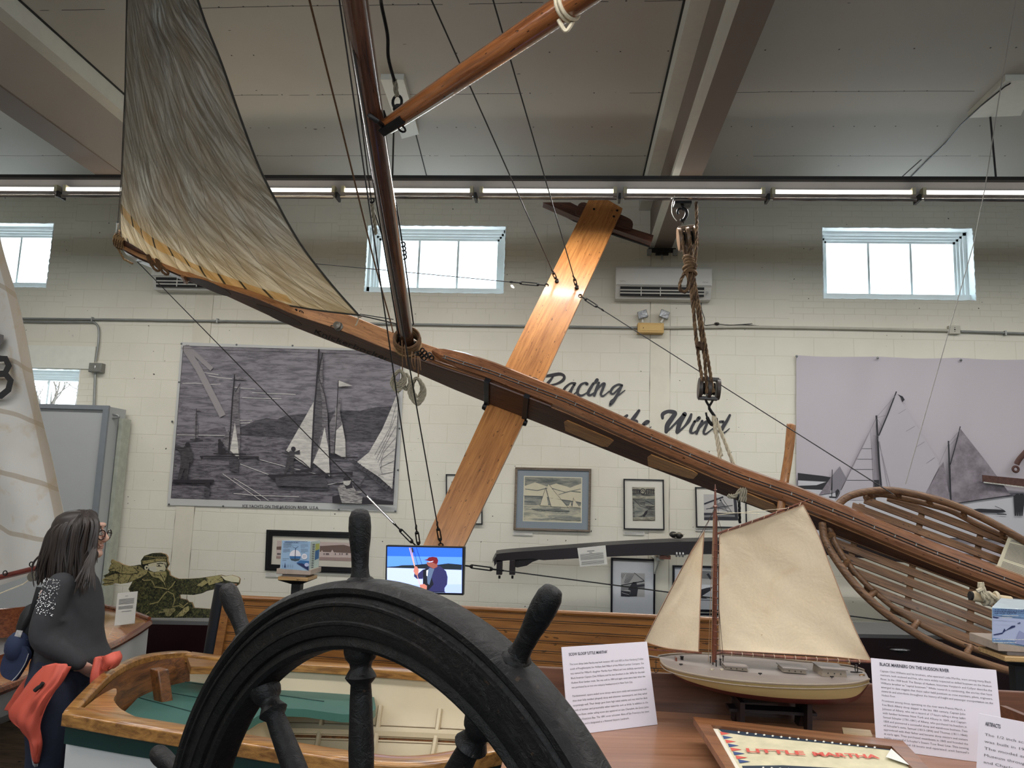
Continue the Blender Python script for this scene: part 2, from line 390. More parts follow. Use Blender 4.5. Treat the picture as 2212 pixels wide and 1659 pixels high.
# roof beams running toward the wall
MBEAM = mat('beam_paint', (128, 114, 104), 0.6, var=0.03, scale=2)  # brown for the beam boxes; the left beam's side face is paler
MGAP = flat('dark_gap', (30, 28, 26))
def pz(px, py, z): return PZ(px, py, z)
BZ = 4.49
xb0, xb1 = PZ(1450, 385, BZ).x, PZ(1519, 385, BZ).x
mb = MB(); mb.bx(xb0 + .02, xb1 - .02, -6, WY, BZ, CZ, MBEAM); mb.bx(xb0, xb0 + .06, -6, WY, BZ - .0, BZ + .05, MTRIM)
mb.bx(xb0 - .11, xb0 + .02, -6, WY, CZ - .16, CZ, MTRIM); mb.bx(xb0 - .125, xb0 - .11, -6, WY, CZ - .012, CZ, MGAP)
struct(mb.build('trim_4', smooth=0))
xl0, xl1 = PZ(203, 375, BZ).x, PZ(263, 375, BZ).x
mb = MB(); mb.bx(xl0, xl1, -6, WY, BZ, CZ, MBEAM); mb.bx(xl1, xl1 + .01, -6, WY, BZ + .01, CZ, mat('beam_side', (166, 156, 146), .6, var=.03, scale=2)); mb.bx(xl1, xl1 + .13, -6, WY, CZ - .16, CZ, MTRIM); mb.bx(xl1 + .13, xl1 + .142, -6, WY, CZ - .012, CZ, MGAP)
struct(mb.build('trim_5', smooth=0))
# short mounting boards and cover strips on the ceiling
for k, q in enumerate((((822, 172), (872, 172), (905, 290), (868, 300)), ((2090, 255), (2172, 174), (2240, 174), (2205, 250)))):
    mb = MB(); ps = [PZ(x, y, CZ - .05) for x, y in q]; mb.prism(ps, (0, 0, .05), MTRIM); struct(mb.build('trim_%d' % (6 + k), smooth=0))
for k, q in enumerate((((868, 172), (922, 382)), ((1990, 345), (1900, 425)))):
    a, b = PZ(*q[0], CZ - .002), PZ(*q[1], CZ - .002); mb = MB(); mb.tube([a, b], .006, MGAP, 4)
    struct(mb.build('trim_%d' % (8 + k), smooth=0))
# floor and the walls out of view
MF = mat('concrete_floor', (70, 74, 80), 0.5, var=0.2, scale=2, bmp=0.05)
mb = MB(); mb.bx(XW[0], XW[1], -6, WY + TH, -.1, 0, MF); struct(mb.build('floor', smooth=0))
for nm, q in (('wall_left', (XW[0] - .15, XW[0], -6, WY + TH, 0, CZ)), ('wall_right', (XW[1], XW[1] + .15, -6, WY + TH, 0, CZ)), ('wall_rear', (XW[0], XW[1], -6.15, -6, 0, CZ))):
    mb = MB(); mb.bx(*q, mat('side_wall_paint', (196, 190, 172), 0.7, var=0.05, scale=2)); struct(mb.build(nm, smooth=0))
# bare tree outside the small lower window
tw = MB(); MTW = mat('bark', (92, 84, 78), 0.9)
random.seed(3)
def twig(p, d, l, r, n):
    q = p + d * l; mid = p.lerp(q, .5) + V((random.uniform(-.1, .1), 0, random.uniform(-.1, .1))) * l
    tw.tube([p, mid, q], [r, r * .8, r * .6], MTW, 5)
    if n: 
        for _ in range(3): twig(q if _ else mid, (d + V((random.uniform(-.8, .8), random.uniform(-.3, .3), random.uniform(-.5, .7)))).normalized(), l * .68, r * .55, n - 1)
tb = P(118, 1000, 13); tb.z = 0
tw.tube([tb, V((tb.x + .1, 13, 1.0)), V((tb.x, 13, 1.9))], [.12, .1, .08], MTW, 8); twig(V((tb.x, 13, 1.9)), V((-.3, 0, 1)).normalized(), .8, .05, 4); twig(V((tb.x, 13, 1.6)), V((.6, 0, 1)).normalized(), .9, .05, 4)
tag(tw.build('bare_tree'), 'bare winter tree outside, seen through the small lower left window', 'tree')

# ---------------------------------------------------------------- steel light rail with fluorescent fixtures
RY = 6.4
rt = thing('light_rail', 'long dark steel rail hung under the ceiling beams across the room', 'rail', (0, RY, 4.47))
MDK = mat('dark_steel', (44, 42, 42), 0.45, .3, var=.1); MGAL = mat('galvanised', (150, 152, 150), 0.42, .5, var=.1, scale=5)
mb = MB(); mb.bx(-8.8, 9.3, RY - .02, RY + .14, 4.458, 4.488, MDK); mb.build('rail_flange', rt, 0)
mb = MB(); mb.bx(-8.8, 9.3, RY + .03, RY + .05, 4.30, 4.458, mat('rail_web', (178, 170, 164), .5, var=.06, scale=3)); mb.build('rail_web', rt, 0)
for q, top in (((848, 383), CZ), ((2152, 392), CZ)):
    a = P(q[0], q[1], RY + .05); mb = MB(); mb.tube([(a.x, a.y, 4.48), (a.x - .02, a.y, top)], .008, MDK, 6); mb.build('hanger_rod', rt)
MTUBE = emis('lit_tube', (255, 250, 238), 3.0)
m, N, L, bs = _new('mirror_reflector'); MREF = m
v = coords(N, L, (1.2, 1, 14)); L.new(ramp(N, L, noise_n(N, L, v, 2.2, 3, .6, .8), [(.3, lin((120, 92, 74))), (.5, lin((200, 196, 190))), (.6, lin((150, 148, 150)))]), bs.inputs['Base Color'])  # pale and brown streaks paint reflections into the mirror colour
bs.inputs['Metallic'].default_value = 1.0; bs.inputs['Roughness'].default_value = 0.16
jx = [140, 430, 735, 1031, 1339, 1656, 1978, 2290]; names = ['above the far left window', 'mostly behind the grey jib', 'just right of the grey jib', 'right of the leaning mast', 'above the top of the varnished runner plank', 'over the hanging rope tackle', 'left of the right window', 'above the right window at the picture edge']
xj = [P(x, 412, RY).x for x in jx]; xj = [xj[0] - 1.25] + xj
for i in range(8):
    a, b = xj[i] + .03, xj[i + 1] - .03
    f = thing('fluorescent_light', 'lit fluorescent tube on the rail, ' + names[i], 'light', ((a + b) / 2, RY, 4.28), 'fluorescent lights along the rail')
    z = 4.335
    mb = MB(); mb.tube([(a + .03, RY - .05, z), (b - .03, RY - .05, z)], .018, MTUBE, 10); mb.build('tube', f)
    mb = MB()
    mb.grid(lambda u, v_: (lerp(a, b, u), RY + .02 - .11 * math.sin(v_ * 1.9), z - .045 - .035 * (1 - math.cos(v_ * 1.7)) * 0.9 + 0.0), 1, 6, MREF)
    mb.grid(lambda u, v_: (lerp(a, b, u), RY - .08 + .01 * v_, z - .092 + .066 * v_), 1, 3, mat('reflector_lip', (206, 198, 192), .22, .55, c2=(120, 96, 82), scale=2, stretch=(2, 1, 20)))  # bright lip, its coloured reflections painted as brown streaks
    mb.bx(a, b, RY - .012, RY - .004, z - .05, z + .035, mat('reflector_white', (165, 158, 152), .35, var=.02))
    mb.build('reflector', f)
    for x in (a + .012, b - .012):
        mb = MB(); mb.bx(x - .014, x + .014, RY - .07, RY - .01, z - .03, z + .035, mat('lamp_holder', (200, 192, 160), .5)); mb.build('lamp_holder', f, 0)
    mb = MB(); mb.bx(b + .015, b + .035, RY - .09, RY + .02, z - .085, z - .03, MDK); mb.build('bracket', f, 0)
# ================================================================ THE ICE YACHT hung across the room
Y0 = 6.15
YC = P(1100, 850, Y0)
h_ = (P(2212, 1280, Y0 - .22) - P(255, 540, Y0 + .17)).normalized()
p_ = P(960, 1178, Y0 - .61) - P(1305, 445, Y0 + .77); p_ = (p_ - h_ * p_.dot(h_)).normalized()      # toward the lower end of the runner plank
m_ = h_.cross(p_)
if m_.y > 0: m_ = -m_
def QN(px, py, n=0.0): return PP(px, py, YC + m_ * n, m_)      # on a plane parallel to the deck
def QT(px, py, t=0.0): return PP(px, py, YC + p_ * t, p_)      # on a plane parallel to the hull side
def LOC(q): q = q - YC; return q.dot(h_), q.dot(p_), q.dot(m_)
def WLD(s, t, n): return YC + h_ * s + p_ * t + m_ * n
WD = wood('oiled_spruce', (178, 128, 84), (126, 82, 50), 12, .38, .4, h_)
WDD = wood('dark_mahogany', (100, 60, 40), (54, 30, 20), 14, .5, .12, h_)
WCAP = wood('varnished_cap', (158, 108, 74), (112, 70, 46), 14, .25, .6, h_)
WPL = wood('varnished_plank', (204, 140, 76), (160, 100, 50), 10, .4, .35, p_, bmp=.35)
WMAST = wood('mast_varnish', (98, 64, 48), (58, 36, 28), 10, .22, .8, m_)
WSL = wood('weathered_slat', (142, 104, 72), (82, 56, 38), 14, .55, .1, h_)
MIRON = mat('black_iron', (34, 32, 33), .5, .5, var=.3, scale=30, bmp=.2)
MWIRE = mat('dark_wire', (52, 50, 50), .5, .5)
MSTEEL = mat('bright_steel', (205, 205, 205), .3, .9, var=.05)
MROPE = mat('hemp_rope', (168, 134, 92), .85, var=.2, scale=60); MROPED = mat('dark_hemp', (108, 78, 50), .9, var=.2, scale=60)
MROPEW = mat('pale_rope', (206, 194, 168), .85, var=.1, scale=60); MROPEG = mat('grey_rope', (160, 152, 132), .85, var=.15, scale=60)
yo = thing('ice_yacht', 'hanging varnished ice yacht with long hull, grey jib, mast and crossing runner plank', 'ice yacht', YC)
T0 = 0.085
# hull: stations of (deck far edge, side top edge, side bottom edge) in the picture, turned into the yacht's own frame
def st(far, top, bot): 
    b = LOC(QT(*top, T0)); c = LOC(QT(*bot, T0)); return b, c
tops = [(262, 536), (300, 556), (393, 596), (470, 618), (550, 643), (637, 681), (732, 712), (830, 752), (878, 770), (981, 805), (1053, 828), (1134, 859), (1220, 892), (1385, 966), (1575, 1048), (1701, 1092), (1800, 1132), (2000, 1215), (2212, 1296)]
bots = [(262, 542), (300, 566), (393, 603), (470, 631), (550, 668), (637, 708), (732, 745), (830, 778), (878, 797), (981, 842), (1053, 871), (1134, 903), (1220, 937), (1385, 1003), (1575, 1075), (1701, 1122), (1800, 1158), (2000, 1232), (2212, 1304)]
TT = [LOC(QT(*q, T0)) for q in tops]; BB = [LOC(QT(*q, T0)) for q in bots]
def itp(tab, s, k=2):
    if s <= tab[0][0]: return tab[0][k]
    for a, b in zip(tab, tab[1:]):
        if s <= b[0]: return lerp(a[k], b[k], (s - a[0]) / (b[0] - a[0]))
    return tab[-1][k]
s0, s1 = TT[0][0], TT[-1][0] + .6
# far edge of the deck: where the picture shows the upper outline of the deck
far = [(262, 520), (520, 633), (620, 660), (691, 671), (830, 724), (862, 738)]
def deck_n(s): return itp(TT, s)
def farT(px, py):
    s = LOC(QT(px, py, T0))[0]; 
    for _ in range(4): q = LOC(QN(px, py, deck_n(s))); s = q[0]
    return q
FF = [farT(*q) for q in far]; FF += [(FF[-1][0] + .4, FF[-1][1], 0), (s1, FF[-1][1], 0)]
print('hull frame', h_, p_, m_, 'far t', [round(q[1], 3) for q in FF], 'deck n', [round(q[2], 3) for q in TT], 'bot n', [round(q[2], 3) for q in BB])
def hullfn(mb, m_side, m_deck, sa, sb, n=60):
    vs = []
    for i in range(n + 1):
        s = lerp(sa, sb, i / n); tn = itp(TT, s); bn = itp(BB, s); ft = -T0 if True else itp(FF, s, 1)
        wdt = min(1.0, .35 + (s - s0) / 1.6) if s < s0 + 1.2 else 1.0
        a = T0; f = -T0 * 1.0
        vs += [WLD(s, a, bn), WLD(s, a, tn), WLD(s, f, tn), WLD(s, f, bn)]
    side = [(4 * i, 4 * i + 4, 4 * i + 5, 4 * i + 1) for i in range(n)] + [(4 * i + 2, 4 * i + 6, 4 * i + 7, 4 * i + 3) for i in range(n)] + [(4 * i + 3, 4 * i + 7, 4 * i + 4, 4 * i) for i in range(n)]
    deck = [(4 * i + 1, 4 * i + 5, 4 * i + 6, 4 * i + 2) for i in range(n)]
    side += [(0, 1, 2, 3), (4 * n + 3, 4 * n + 2, 4 * n + 1, 4 * n)]
    o = len(mb.v); mb.add(vs, side, m_side); k = mb.mi(m_deck)
    for f in deck: mb.f.append([x + o for x in f]); mb.m.append(k)
mb = MB(); hullfn(mb, WDD, WD, s0, s1)
hull = mb.build('hull', yo, 30, bevel=.006)
mb = MB()
sA = LOC(QT(393, 600, T0))[0]; sB = LOC(QT(664, 706, T0))[0]
mb.tube([WLD(s0 - .10, 0, itp(TT, s0) - .01), WLD(s0 - .03, 0, itp(TT, s0) - .012), WLD(s0 + .2, 0, itp(TT, s0 + .2) - .02)], [.05, .062, .05], WDD, 12); mb.build('bow_cap', yo)
# silver painted bow side
mb = MB(); n = 24; vs = []
for i in range(n + 1):
    s = lerp(s0 + .02, LOC(QT(395, 600, T0))[0], i / n); vs += [WLD(s, T0 + .006, itp(BB, s) - .002), WLD(s, T0 + .006, lerp(itp(BB, s), itp(TT, s), .75))]
mb.add(vs, [(2 * i, 2 * i + 2, 2 * i + 3, 2 * i + 1) for i in range(n)], mat('silver_paint', (196, 192, 188), .35, .6, var=.05, scale=20)); mb.build('bow_plate', yo)
mb = MB(); q = WLD(LOC(QT(398, 598, T0))[0], T0, 0); s = LOC(q)[0]; c_ = (itp(TT, s) + itp(BB, s)) / 2
mb.box(WLD(s, T0 + .01, c_), h_ * .016, p_ * .012, m_ * .05, WCAP); mb.build('cleat_block', yo, 30, bevel=.003)
# shallow recesses and handholds in the hull side
def slot(name, pts, matl, raise_=.004, lab=None):
    ps = [QT(x, y, T0 + raise_) for x, y in pts]; mb = MB(); mb.prism([p for p in ps], -p_ * (raise_ + .001), matl, matl)
    o = mb.build(name, yo, 30)
    return o
MREC = wood('recess_shadow', (70, 38, 24), (36, 18, 12), 14, .5, .1, h_)
slot('recess', sp2([(404, 599), (440, 605), (480, 622), (497, 634), (494, 640), (470, 634), (430, 616), (404, 601)], 4), MREC, .003)
slot('recess', sp2([(553, 657), (590, 668), (636, 690), (650, 700), (648, 704), (615, 698), (575, 678), (553, 660)], 4), MREC, .003)
WHD = wood('handhold_oak', (214, 158, 96), (160, 106, 58), 16, .35, .4, h_)
for q in (((1219, 911), (1226, 907), (1318, 946), (1326, 951), (1313, 964), (1301, 963), (1222, 929)), ((1399, 987), (1407, 981), (1497, 1016), (1508, 1023), (1498, 1033), (1486, 1031), (1401, 1005))):
    mb = MB(); ps = [QT(x, y, T0) for x, y in q]; mb.prism([p - p_ * .02 for p in ps], p_ * .028, WHD); mb.build('handhold', yo, 30, bevel=.004)
q = ((1600, 1058), (1672, 1088), (1690, 1108), (1672, 1106), (1598, 1078)); mb = MB(); mb.prism([QT(x, y, T0) for x, y in q], p_ * .008, WHD); mb.build('handhold', yo, 30, bevel=.003)
# painted name on the side
na, nb = QT(676, 720, T0 + .004), QT(846, 784, T0 + .004); rt_ = (nb - na).normalized(); up_ = m_ - rt_ * m_.dot(rt_)
mb = MB(); mb.text('Knickerbocker', na, rt_, up_, .125, MBLK, shear=.45, width=(nb - na).length * .97); mb.build('name_lettering', yo, 0)
# raised cap running aft of the mast, with its track
c0 = LOC(QN(921, 760, .03)); capN = lambda s: itp(TT, s)
mb = MB(); n = 60; vs = []; sC0 = LOC(QT(920, 775, T0))[0]
prof = [(-.07, 0.0), (-.075, .045), (-.05, .07), (.05, .07), (.078, .045), (.075, 0.0)]
for i in range(n + 1):
    s = lerp(sC0, s1, i / n) if i else sC0 - .0; u = min(1, i / 3); kk = (.15 + .85 * math.sqrt(u))
    for t, z in prof: vs.append(WLD(s, t * kk - .03 * (1 - min(1, i / 14)), itp(TT, s) + z * (.5 + .5 * kk)))
k = len(prof)
mb.add(vs, [(i * k + j, (i + 1) * k + j, (i + 1) * k + j + 1, i * k + j + 1) for i in range(n) for j in range(k - 1)] + [tuple(range(k)), tuple(n * k + j for j in range(k))[::-1]], WCAP)
mb.build('cap_rail', yo, 35)
mb = MB()
for dt in (-.012, .012): mb.tube([WLD(s, .02 + dt, itp(TT, s) + .074) for s in [lerp(sC0 + .12, s1, i / 40) for i in range(41)]], .004, MIRON, 5)
for i in range(34):
    s = lerp(sC0 + .14, s1, i / 33); mb.box(WLD(s, .02, itp(TT, s) + .074), h_ * .003, p_ * .012, m_ * .003, MGAL)
mb.build('sheet_track', yo)
mb = MB(); mb.tube([WLD(s, T0 - .005, itp(TT, s) + .012) for s in [lerp(sC0 - .1, LOC(QT(1190, 880, T0))[0], i / 20) for i in range(21)]], .011, WDD, 6)
mb.tube([WLD(s, T0 - .04, itp(TT, s) + .02) for s in [lerp(sC0 - .02, LOC(QT(1050, 830, T0))[0], i / 12) for i in range(13)]], .008, WCAP, 6); mb.build('edge_moulding', yo)
# deck fittings
for x, y, r in ((651, 674, .018), (719, 706, .018), (640, 669, .008)):
    mb = MB(); c = QN(x, y, itp(TT, LOC(QN(x, y, 0))[0]) + .01); mb.ring(c, p_, r, .004, MIRON, 12, 5); mb.ball(c - m_ * .01, .006, MIRON, 8); mb.build('eye_ring', yo)
s_ = LOC(QT(728, 712, T0))[0]; c = QN(730, 704, itp(TT, s_) + .03)
mb = MB(); mb.lathe(c, m_ + p_ * .4, [(.0, -.03), (.035, -.028), (.038, -.01), (.018, -.004), (.018, .012), (.03, .02), (.03, .034), (.0, .04)], mat('pewter', (120, 114, 104), .4, .6), 14); mb.build('fairlead', yo)
# turned handrail blocks / halyard coil ring at mast foot
mf = QN(886, 762, .0); sM = LOC(QT(878, 790, T0))[0]; mf = WLD(LOC(QT(884, 765, 0))[0], 0, itp(TT, sM))
mtop = QT(767, 0, 0); md = (mtop - mf)
mh = mf + md * 1.36
if mh.z > CZ - .08: mh = mf + md * ((CZ - .08 - mf.z) / md.z)
mb = MB(); mb.tube([mf, mf + md * .3, mf + md, mh], [.053, .056, .062, .062], WMAST, 18); mb.build('mast', yo, 60)
mb = MB(); mb.tube([mf + md * (k / 20) * 1.3 - h_ * .06 + p_ * .012 for k in range(21)], .006, MSTEEL, 5); mb.tube([mf + md * (k / 20) * 1.3 - h_ * .052 + p_ * .03 for k in range(21)], .004, MWIRE, 5); mb.build('mast_track', yo)
mb = MB()
for k in range(7): mb.ring(mf + m_ * (.015 + .02 * k), m_, .10 + .005 * math.sin(k * 2.1), .012, MROPE if k % 2 else MROPED, 24, 6)
mb.build('mast_hoop', yo)
mb = MB(); mb.lathe(mf, m_, [(.0, -.05), (.085, -.045), (.08, .0), (.06, .03), (.0, .04)], MIRON, 16); mb.build('mast_step', yo)
# runner plank below the hull
pe = [QN(*q, 0) for q in ((1243, 437), (1343, 450), (1003, 1178), (915, 1178))]
LP = [LOC(QN(*q, -.03)) for q in ((1269, 441), (1345, 450), (1000, 1180), (914, 1180))]
sc, wd = (LP[0][0] + LP[2][0]) / 2, .15
bn0 = itp(BB, LOC(QT(1100, 885, T0))[0])
NP = bn0 - .002
def plank_pt(px, py): return QN(px, py, NP)
U0, U1, D1, D0 = plank_pt(1258, 415), plank_pt(1346, 448), plank_pt(1003, 1178), plank_pt(914, 1178)
ext = 0.10; dn = (D0 - plank_pt(1055, 865)).normalized()
mb = MB(); pts = [plank_pt(1275, 425), plank_pt(1300, 424), plank_pt(1345, 450), plank_pt(1166, 838), D1, D1 + dn * .28, D0 + dn * .28, D0, plank_pt(1087, 800)]
mb.prism(pts, -m_ * .05, WPL)
pk = mb.build('runner_plank', yo, 30, bevel=.004)
for x, y in ((1283, 452), (1333, 455), (1326, 468)):
    mb = MB(); mb.lathe(QN(x, y, NP), m_, [(.012, 0), (.012, .006), (.004, .008)], MIRON, 8); mb.build('bolt', pk)
# runner at the top end of the plank
WRN = wood('runner_oak', (104, 64, 50), (62, 34, 28), 12, .4, .3, h_)
mb = MB(); nr = NP - .05
pts = [QN(x, y, nr - .04) for x, y in ((1172, 437), (1232, 437), (1262, 452), (1300, 470), (1360, 492), (1412, 508), (1408, 523), (1330, 496), (1245, 468))]
mb.prism(pts, -m_ * .07, WRN); rn = mb.build('runner', yo, 30, bevel=.006)
mb = MB(); pts = [QN(x, y, nr - .10) for x, y in ((1175, 440), (1250, 468), (1330, 498), (1408, 525), (1404, 532), (1325, 506), (1240, 476))]; mb.prism(pts, -m_ * .02, MIRON); mb.build('runner_blade', rn, 30)
mb = MB(); pts = [QN(x, y, nr - .02) for x, y in sp2([(1250, 441), (1262, 437), (1300, 449), (1345, 465), (1366, 478), (1362, 496), (1330, 489), (1275, 471), (1244, 462), (1250, 441)], 3)]; mb.prism(pts, -m_ * .03, WRN); mb.build('runner_chock', rn, 30, bevel=.006)
# straps clamping hull and plank
MSTR = mat('black_strap', (26, 28, 34), .4, .2, var=.2, scale=20)
for x, y0, y1 in ((1052, 826, 876), (1135, 862, 906)):
    s = LOC(QT(x, (y0 + y1) / 2, T0))[0]; tn, bn = itp(TT, s), itp(BB, s)
    mb = MB(); mb.box(WLD(s, T0 + .008, (tn + bn) / 2), h_ * .022, p_ * .008, m_ * ((tn - bn) / 2 + .03), MSTR); mb.box(WLD(s, 0, tn + .03), h_ * .022, p_ * (T0 + .012), m_ * .006, MSTR)
    mb.lathe(WLD(s, T0 + .02, bn - .04), h_, [(.0, -.03), (.025, -.028), (.03, 0), (.025, .03), (.0, .032)], MIRON, 10); mb.build('clamp_strap', yo, 30, bevel=.003)
# tiller standing above the hull, cockpit basket
WT = wood('tiller_oak', (178, 122, 70), (120, 74, 38), 14, .4, .3, p_)
mb = MB(); a, b = QN(1708, 922, .02), QN(1680, 1125, .02); n_ = 14
mb.tube(spline([QN(1709, 916, .12), QN(1708, 935, .12), QN(1703, 985, .10), QN(1692, 1055, .07), QN(1683, 1130, .02)], 5), [.018] + [.036] * 8 + [.034] * 6 + [.03] * 6, WT, 10, flatn=m_, ratio=.6); mb.build('tiller', yo, 50)
NB = -.06
def BQ(px, py, dn_=0.0): return QN(px, py, NB + dn_)
up = sp2([(1798, 1104), (1830, 1074), (1880, 1061), (1940, 1061), (2040, 1084), (2125, 1120), (2212, 1168), (2290, 1215)], 6)
lo = sp2([(1776, 1130), (1784, 1170), (1818, 1226), (1865, 1282), (1930, 1337), (2010, 1386), (2100, 1424), (2182, 1450), (2240, 1462)], 6)
bk = bpy.data.objects.new('basket', None); 
mb = MB(); mb.tube([BQ(x, y, .07) for x, y in up], .028, WSL, 10); mb.build('basket_rim', yo, 50)
mb = MB(); mb.tube([BQ(x, y, .07) for x, y in lo], .028, WSL, 10); mb.build('basket_rim', yo, 50)
def inset(c, k):
    cx, cy = 2110, 1250
    return [(lerp(x, cx, k), lerp(y, cy, k * 1.0)) for x, y in c]
upi = sp2([(1868, 1076), (1900, 1068), (1950, 1076), (2000, 1088), (2055, 1104), (2110, 1132), (2175, 1162), (2230, 1190)], 6)
loi = sp2([(1792, 1140), (1806, 1176), (1836, 1222), (1880, 1270), (1945, 1322), (2020, 1365), (2110, 1404), (2200, 1432)], 6)
for cv in (upi, loi):
    pts = [BQ(x, y, .0) for x, y in cv]; mb = MB(); mb.tube(pts, .022, WSL, 8); mb.build('basket_lower_rail', yo, 50)
for cv, cu in ((upi, up), (loi, lo)):
    for k in range(3, len(cv) - 3, 8):
        x, y = cv[k]; j = min(range(len(cu)), key=lambda i: (cu[i][0] - x) ** 2 + (cu[i][1] - y) ** 2)
        mb = MB(); a, b = BQ(*cv[k], .0), BQ(*cu[j], .07); mb.tube([a, a.lerp(b, .3), a.lerp(b, .5), a.lerp(b, .7), b], [.03, .02, .024, .02, .03], WSL, 8, flatn=h_); mb.build('rail_spindle', yo, 50)
# slats clipped to the basket outline
OUT = [LOC(BQ(x, y)) for x, y in upi]; OLO = [LOC(BQ(x, y)) for x, y in loi]
poly2 = [(a[0], a[1]) for a in OUT] + [(OUT[-1][0] + .4, .2)] + [(a[0], a[1]) for a in OLO[::-1]] + [(OLO[0][0] - .02, .0)]
def span(t):
    xs_ = []
    for i in range(len(poly2)):
        a, b = poly2[i], poly2[(i + 1) % len(poly2)]
        if (a[1] - t) * (b[1] - t) < 0: xs_.append(a[0] + (b[0] - a[0]) * (t - a[1]) / (b[1] - a[1]))
    return (min(xs_), max(xs_)) if len(xs_) > 1 else None
tmin, tmax = min(a[1] for a in OUT), max(a[1] for a in OLO); print('basket t', tmin, tmax)
t = tmin + .06; rnd = random.Random(5)
while t < tmax - .03:
    sp = span(t)
    if sp and sp[1] - sp[0] > .12:
        a, b = sp; dz = .035 * (1 - ((t - (tmin + tmax) / 2) / (tmax - tmin) * 2) ** 2)
        mb = MB(); mb.box(WLD((a + b) / 2, t, NB - .03 - dz), h_ * ((b - a) / 2), p_ * .031, m_ * .007, WSL); mb.build('slat', yo, 30, bevel=.002)
    t += .086
sE = max(a[0] for a in OUT)
s = min(a[0] for a in OLO) + .22
while s < sE:
    ts_ = [tt for tt in [tmin + .02 * k for k in range(int((tmax - tmin) / .02))] if span(tt) and span(tt)[0] + .03 < s < span(tt)[1] + .3]
    if len(ts_) > 4:
        mb = MB(); mb.tube([WLD(s, tt, NB - .052 - .035 * (1 - ((tt - (tmin + tmax) / 2) / (tmax - tmin) * 2) ** 2)) for tt in ts_], .026, WSL, 6, flatn=m_, ratio=.4); mb.build('crosspiece', yo, 50)
    s += .44

# boom with its iron jaws
g0, g1 = QT(838, 272, 0), QT(1420, -112, 0)
g1 = g0 + (QT(1240, 3, 0) - g0) * 1.35
WBM = wood('boom_varnish', (166, 104, 58), (112, 64, 34), 10, .2, .8, g1 - g0)
mb = MB(); mb.tube([g0.lerp(g1, k / 10) for k in range(11)], [.044, .05, .053, .055, .056, .057, .058, .058, .058, .057, .056], WBM, 16); bm = mb.build('boom', yo, 60)
gd = (g1 - g0).normalized(); gs = gd.cross(p_).normalized()
mb = MB(); mb.tube([g0 + gd * .02, g0 - gd * .02 + gs * .02, QT(815, 262, .07), QT(800, 250, .06), QT(785, 245, .0)], .014, MIRON, 8); mb.tube([g0 + gs * .02, QT(832, 258, -.06), QT(826, 240, -.07)], .014, MIRON, 8)
mb.box(g0 + gd * .08 + p_ * .05, gd * .10, p_ * .008, gs * .022, MIRON); mb.box(g0 + gd * .08 - p_ * .05, gd * .10, p_ * .008, gs * .022, MIRON)
mb.ring(QT(868, 278, .03), p_, .022, .006, MIRON, 10, 5); mb.build('gooseneck', bm)
c = g0 + gd * ((QT(1222, 14, 0) - g0).length); mb = MB(); mb.ring(c, gd, .062, .009, MROPEW, 18, 6); mb.ring(c + gd * .02, gd, .062, .009, MROPEW, 18, 6)
mb.tube(spline([c - gs * -.06, c + V((.02, 0, -.09)), c + V((.0, 0, -.11)), c + V((-.03, 0, -.06))], 5), .009, MROPEW, 6); mb.build('rope_lashing', bm)
mb = MB()
mb.tube([g0 + gd * (.2 + k * .1) + p_ * 0 + V((0, 0, -.056)) for k in range(5)], .003, MSTEEL, 5); mb.build('jackstay', bm)  # short bright rod drawn as the thin highlight under the boom

# ---- jib
ll = [(262, 522), (258, 470), (262, 400), (265, 330), (269, 250), (271, 150), (273, 60), (276, -20), (277, -90), (278, -160)]
lr = [(776, 681), (715, 612), (650, 527), (600, 440), (560, 360), (520, 255), (480, 140), (445, 52), (424, -10), (396, -90), (368, -160)]
def curve(tab):
    s_ = sp2(tab, 8)
    def f(t):
        q = t * (len(s_) - 1); i = min(int(q), len(s_) - 2); return lerp(s_[i][0], s_[i + 1][0], q - i), lerp(s_[i][1], s_[i + 1][1], q - i)
    return f
fl, frr = curve(ll), curve(lr); ft = curve([(262, 522), (300, 555), (340, 580), (400, 603), (455, 625), (520, 643), (600, 656), (690, 671), (776, 681)])
def jib(u, v):
    a, b = fl(v), frr(v)
    x, y = lerp(a[0], b[0], u), lerp(a[1], b[1], u)
    f0 = ft(u); bx_, by_ = lerp(262, 776, u), lerp(522, 681, u); w_ = (1 - v) ** 3
    x += (f0[0] - bx_) * w_; y += (f0[1] - by_) * w_
    bl = .10 * math.sin(math.pi * u) * (1 - .5 * v) * min(1, v * 5) 
    nz = noise.noise(V((u * 9 + v * 14, v * 5 - u * 3, 0))) * .034 * min(1, 8 * v) * math.sin(math.pi * u)
    nz += noise.noise(V(((u * 1.0 + v * 1.6) * 24, (v - u) * 3, 4))) * .014 * min(1, 10 * v) * math.sin(math.pi * u)
    return QT(x, y, .02) + p_ * (bl + nz)
m, N, L, bs = _new('jib_canvas')
uv = N.new('ShaderNodeTexCoord'); us = N.new('ShaderNodeSeparateXYZ'); L.new(uv.outputs['UV'], us.inputs[0]); U, VV = us.outputs[0], us.outputs[1]
def mm(op, a, b=None):
    c = N.new('ShaderNodeMath'); c.operation = op
    for i, x in enumerate((a, b)):
        if x is None: continue
        if hasattr(x, 'links'): L.new(x, c.inputs[i])
        else: c.inputs[i].default_value = x
    return c.outputs[0]
rv = N.new('ShaderNodeCombineXYZ'); L.new(mm('ADD', mm('MULTIPLY', U, 1.0), mm('MULTIPLY', VV, 1.1)), rv.inputs[0]); L.new(mm('MULTIPLY', mm('SUBTRACT', VV, U), .12), rv.inputs[1])
st1 = noise_n(N, L, rv.outputs[0], 34, 5, .7, .8); st2 = noise_n(N, L, rv.outputs[0], 9, 4, .6, .5); st3 = noise_n(N, L, uv.outputs['UV'], 5, 4, .6)
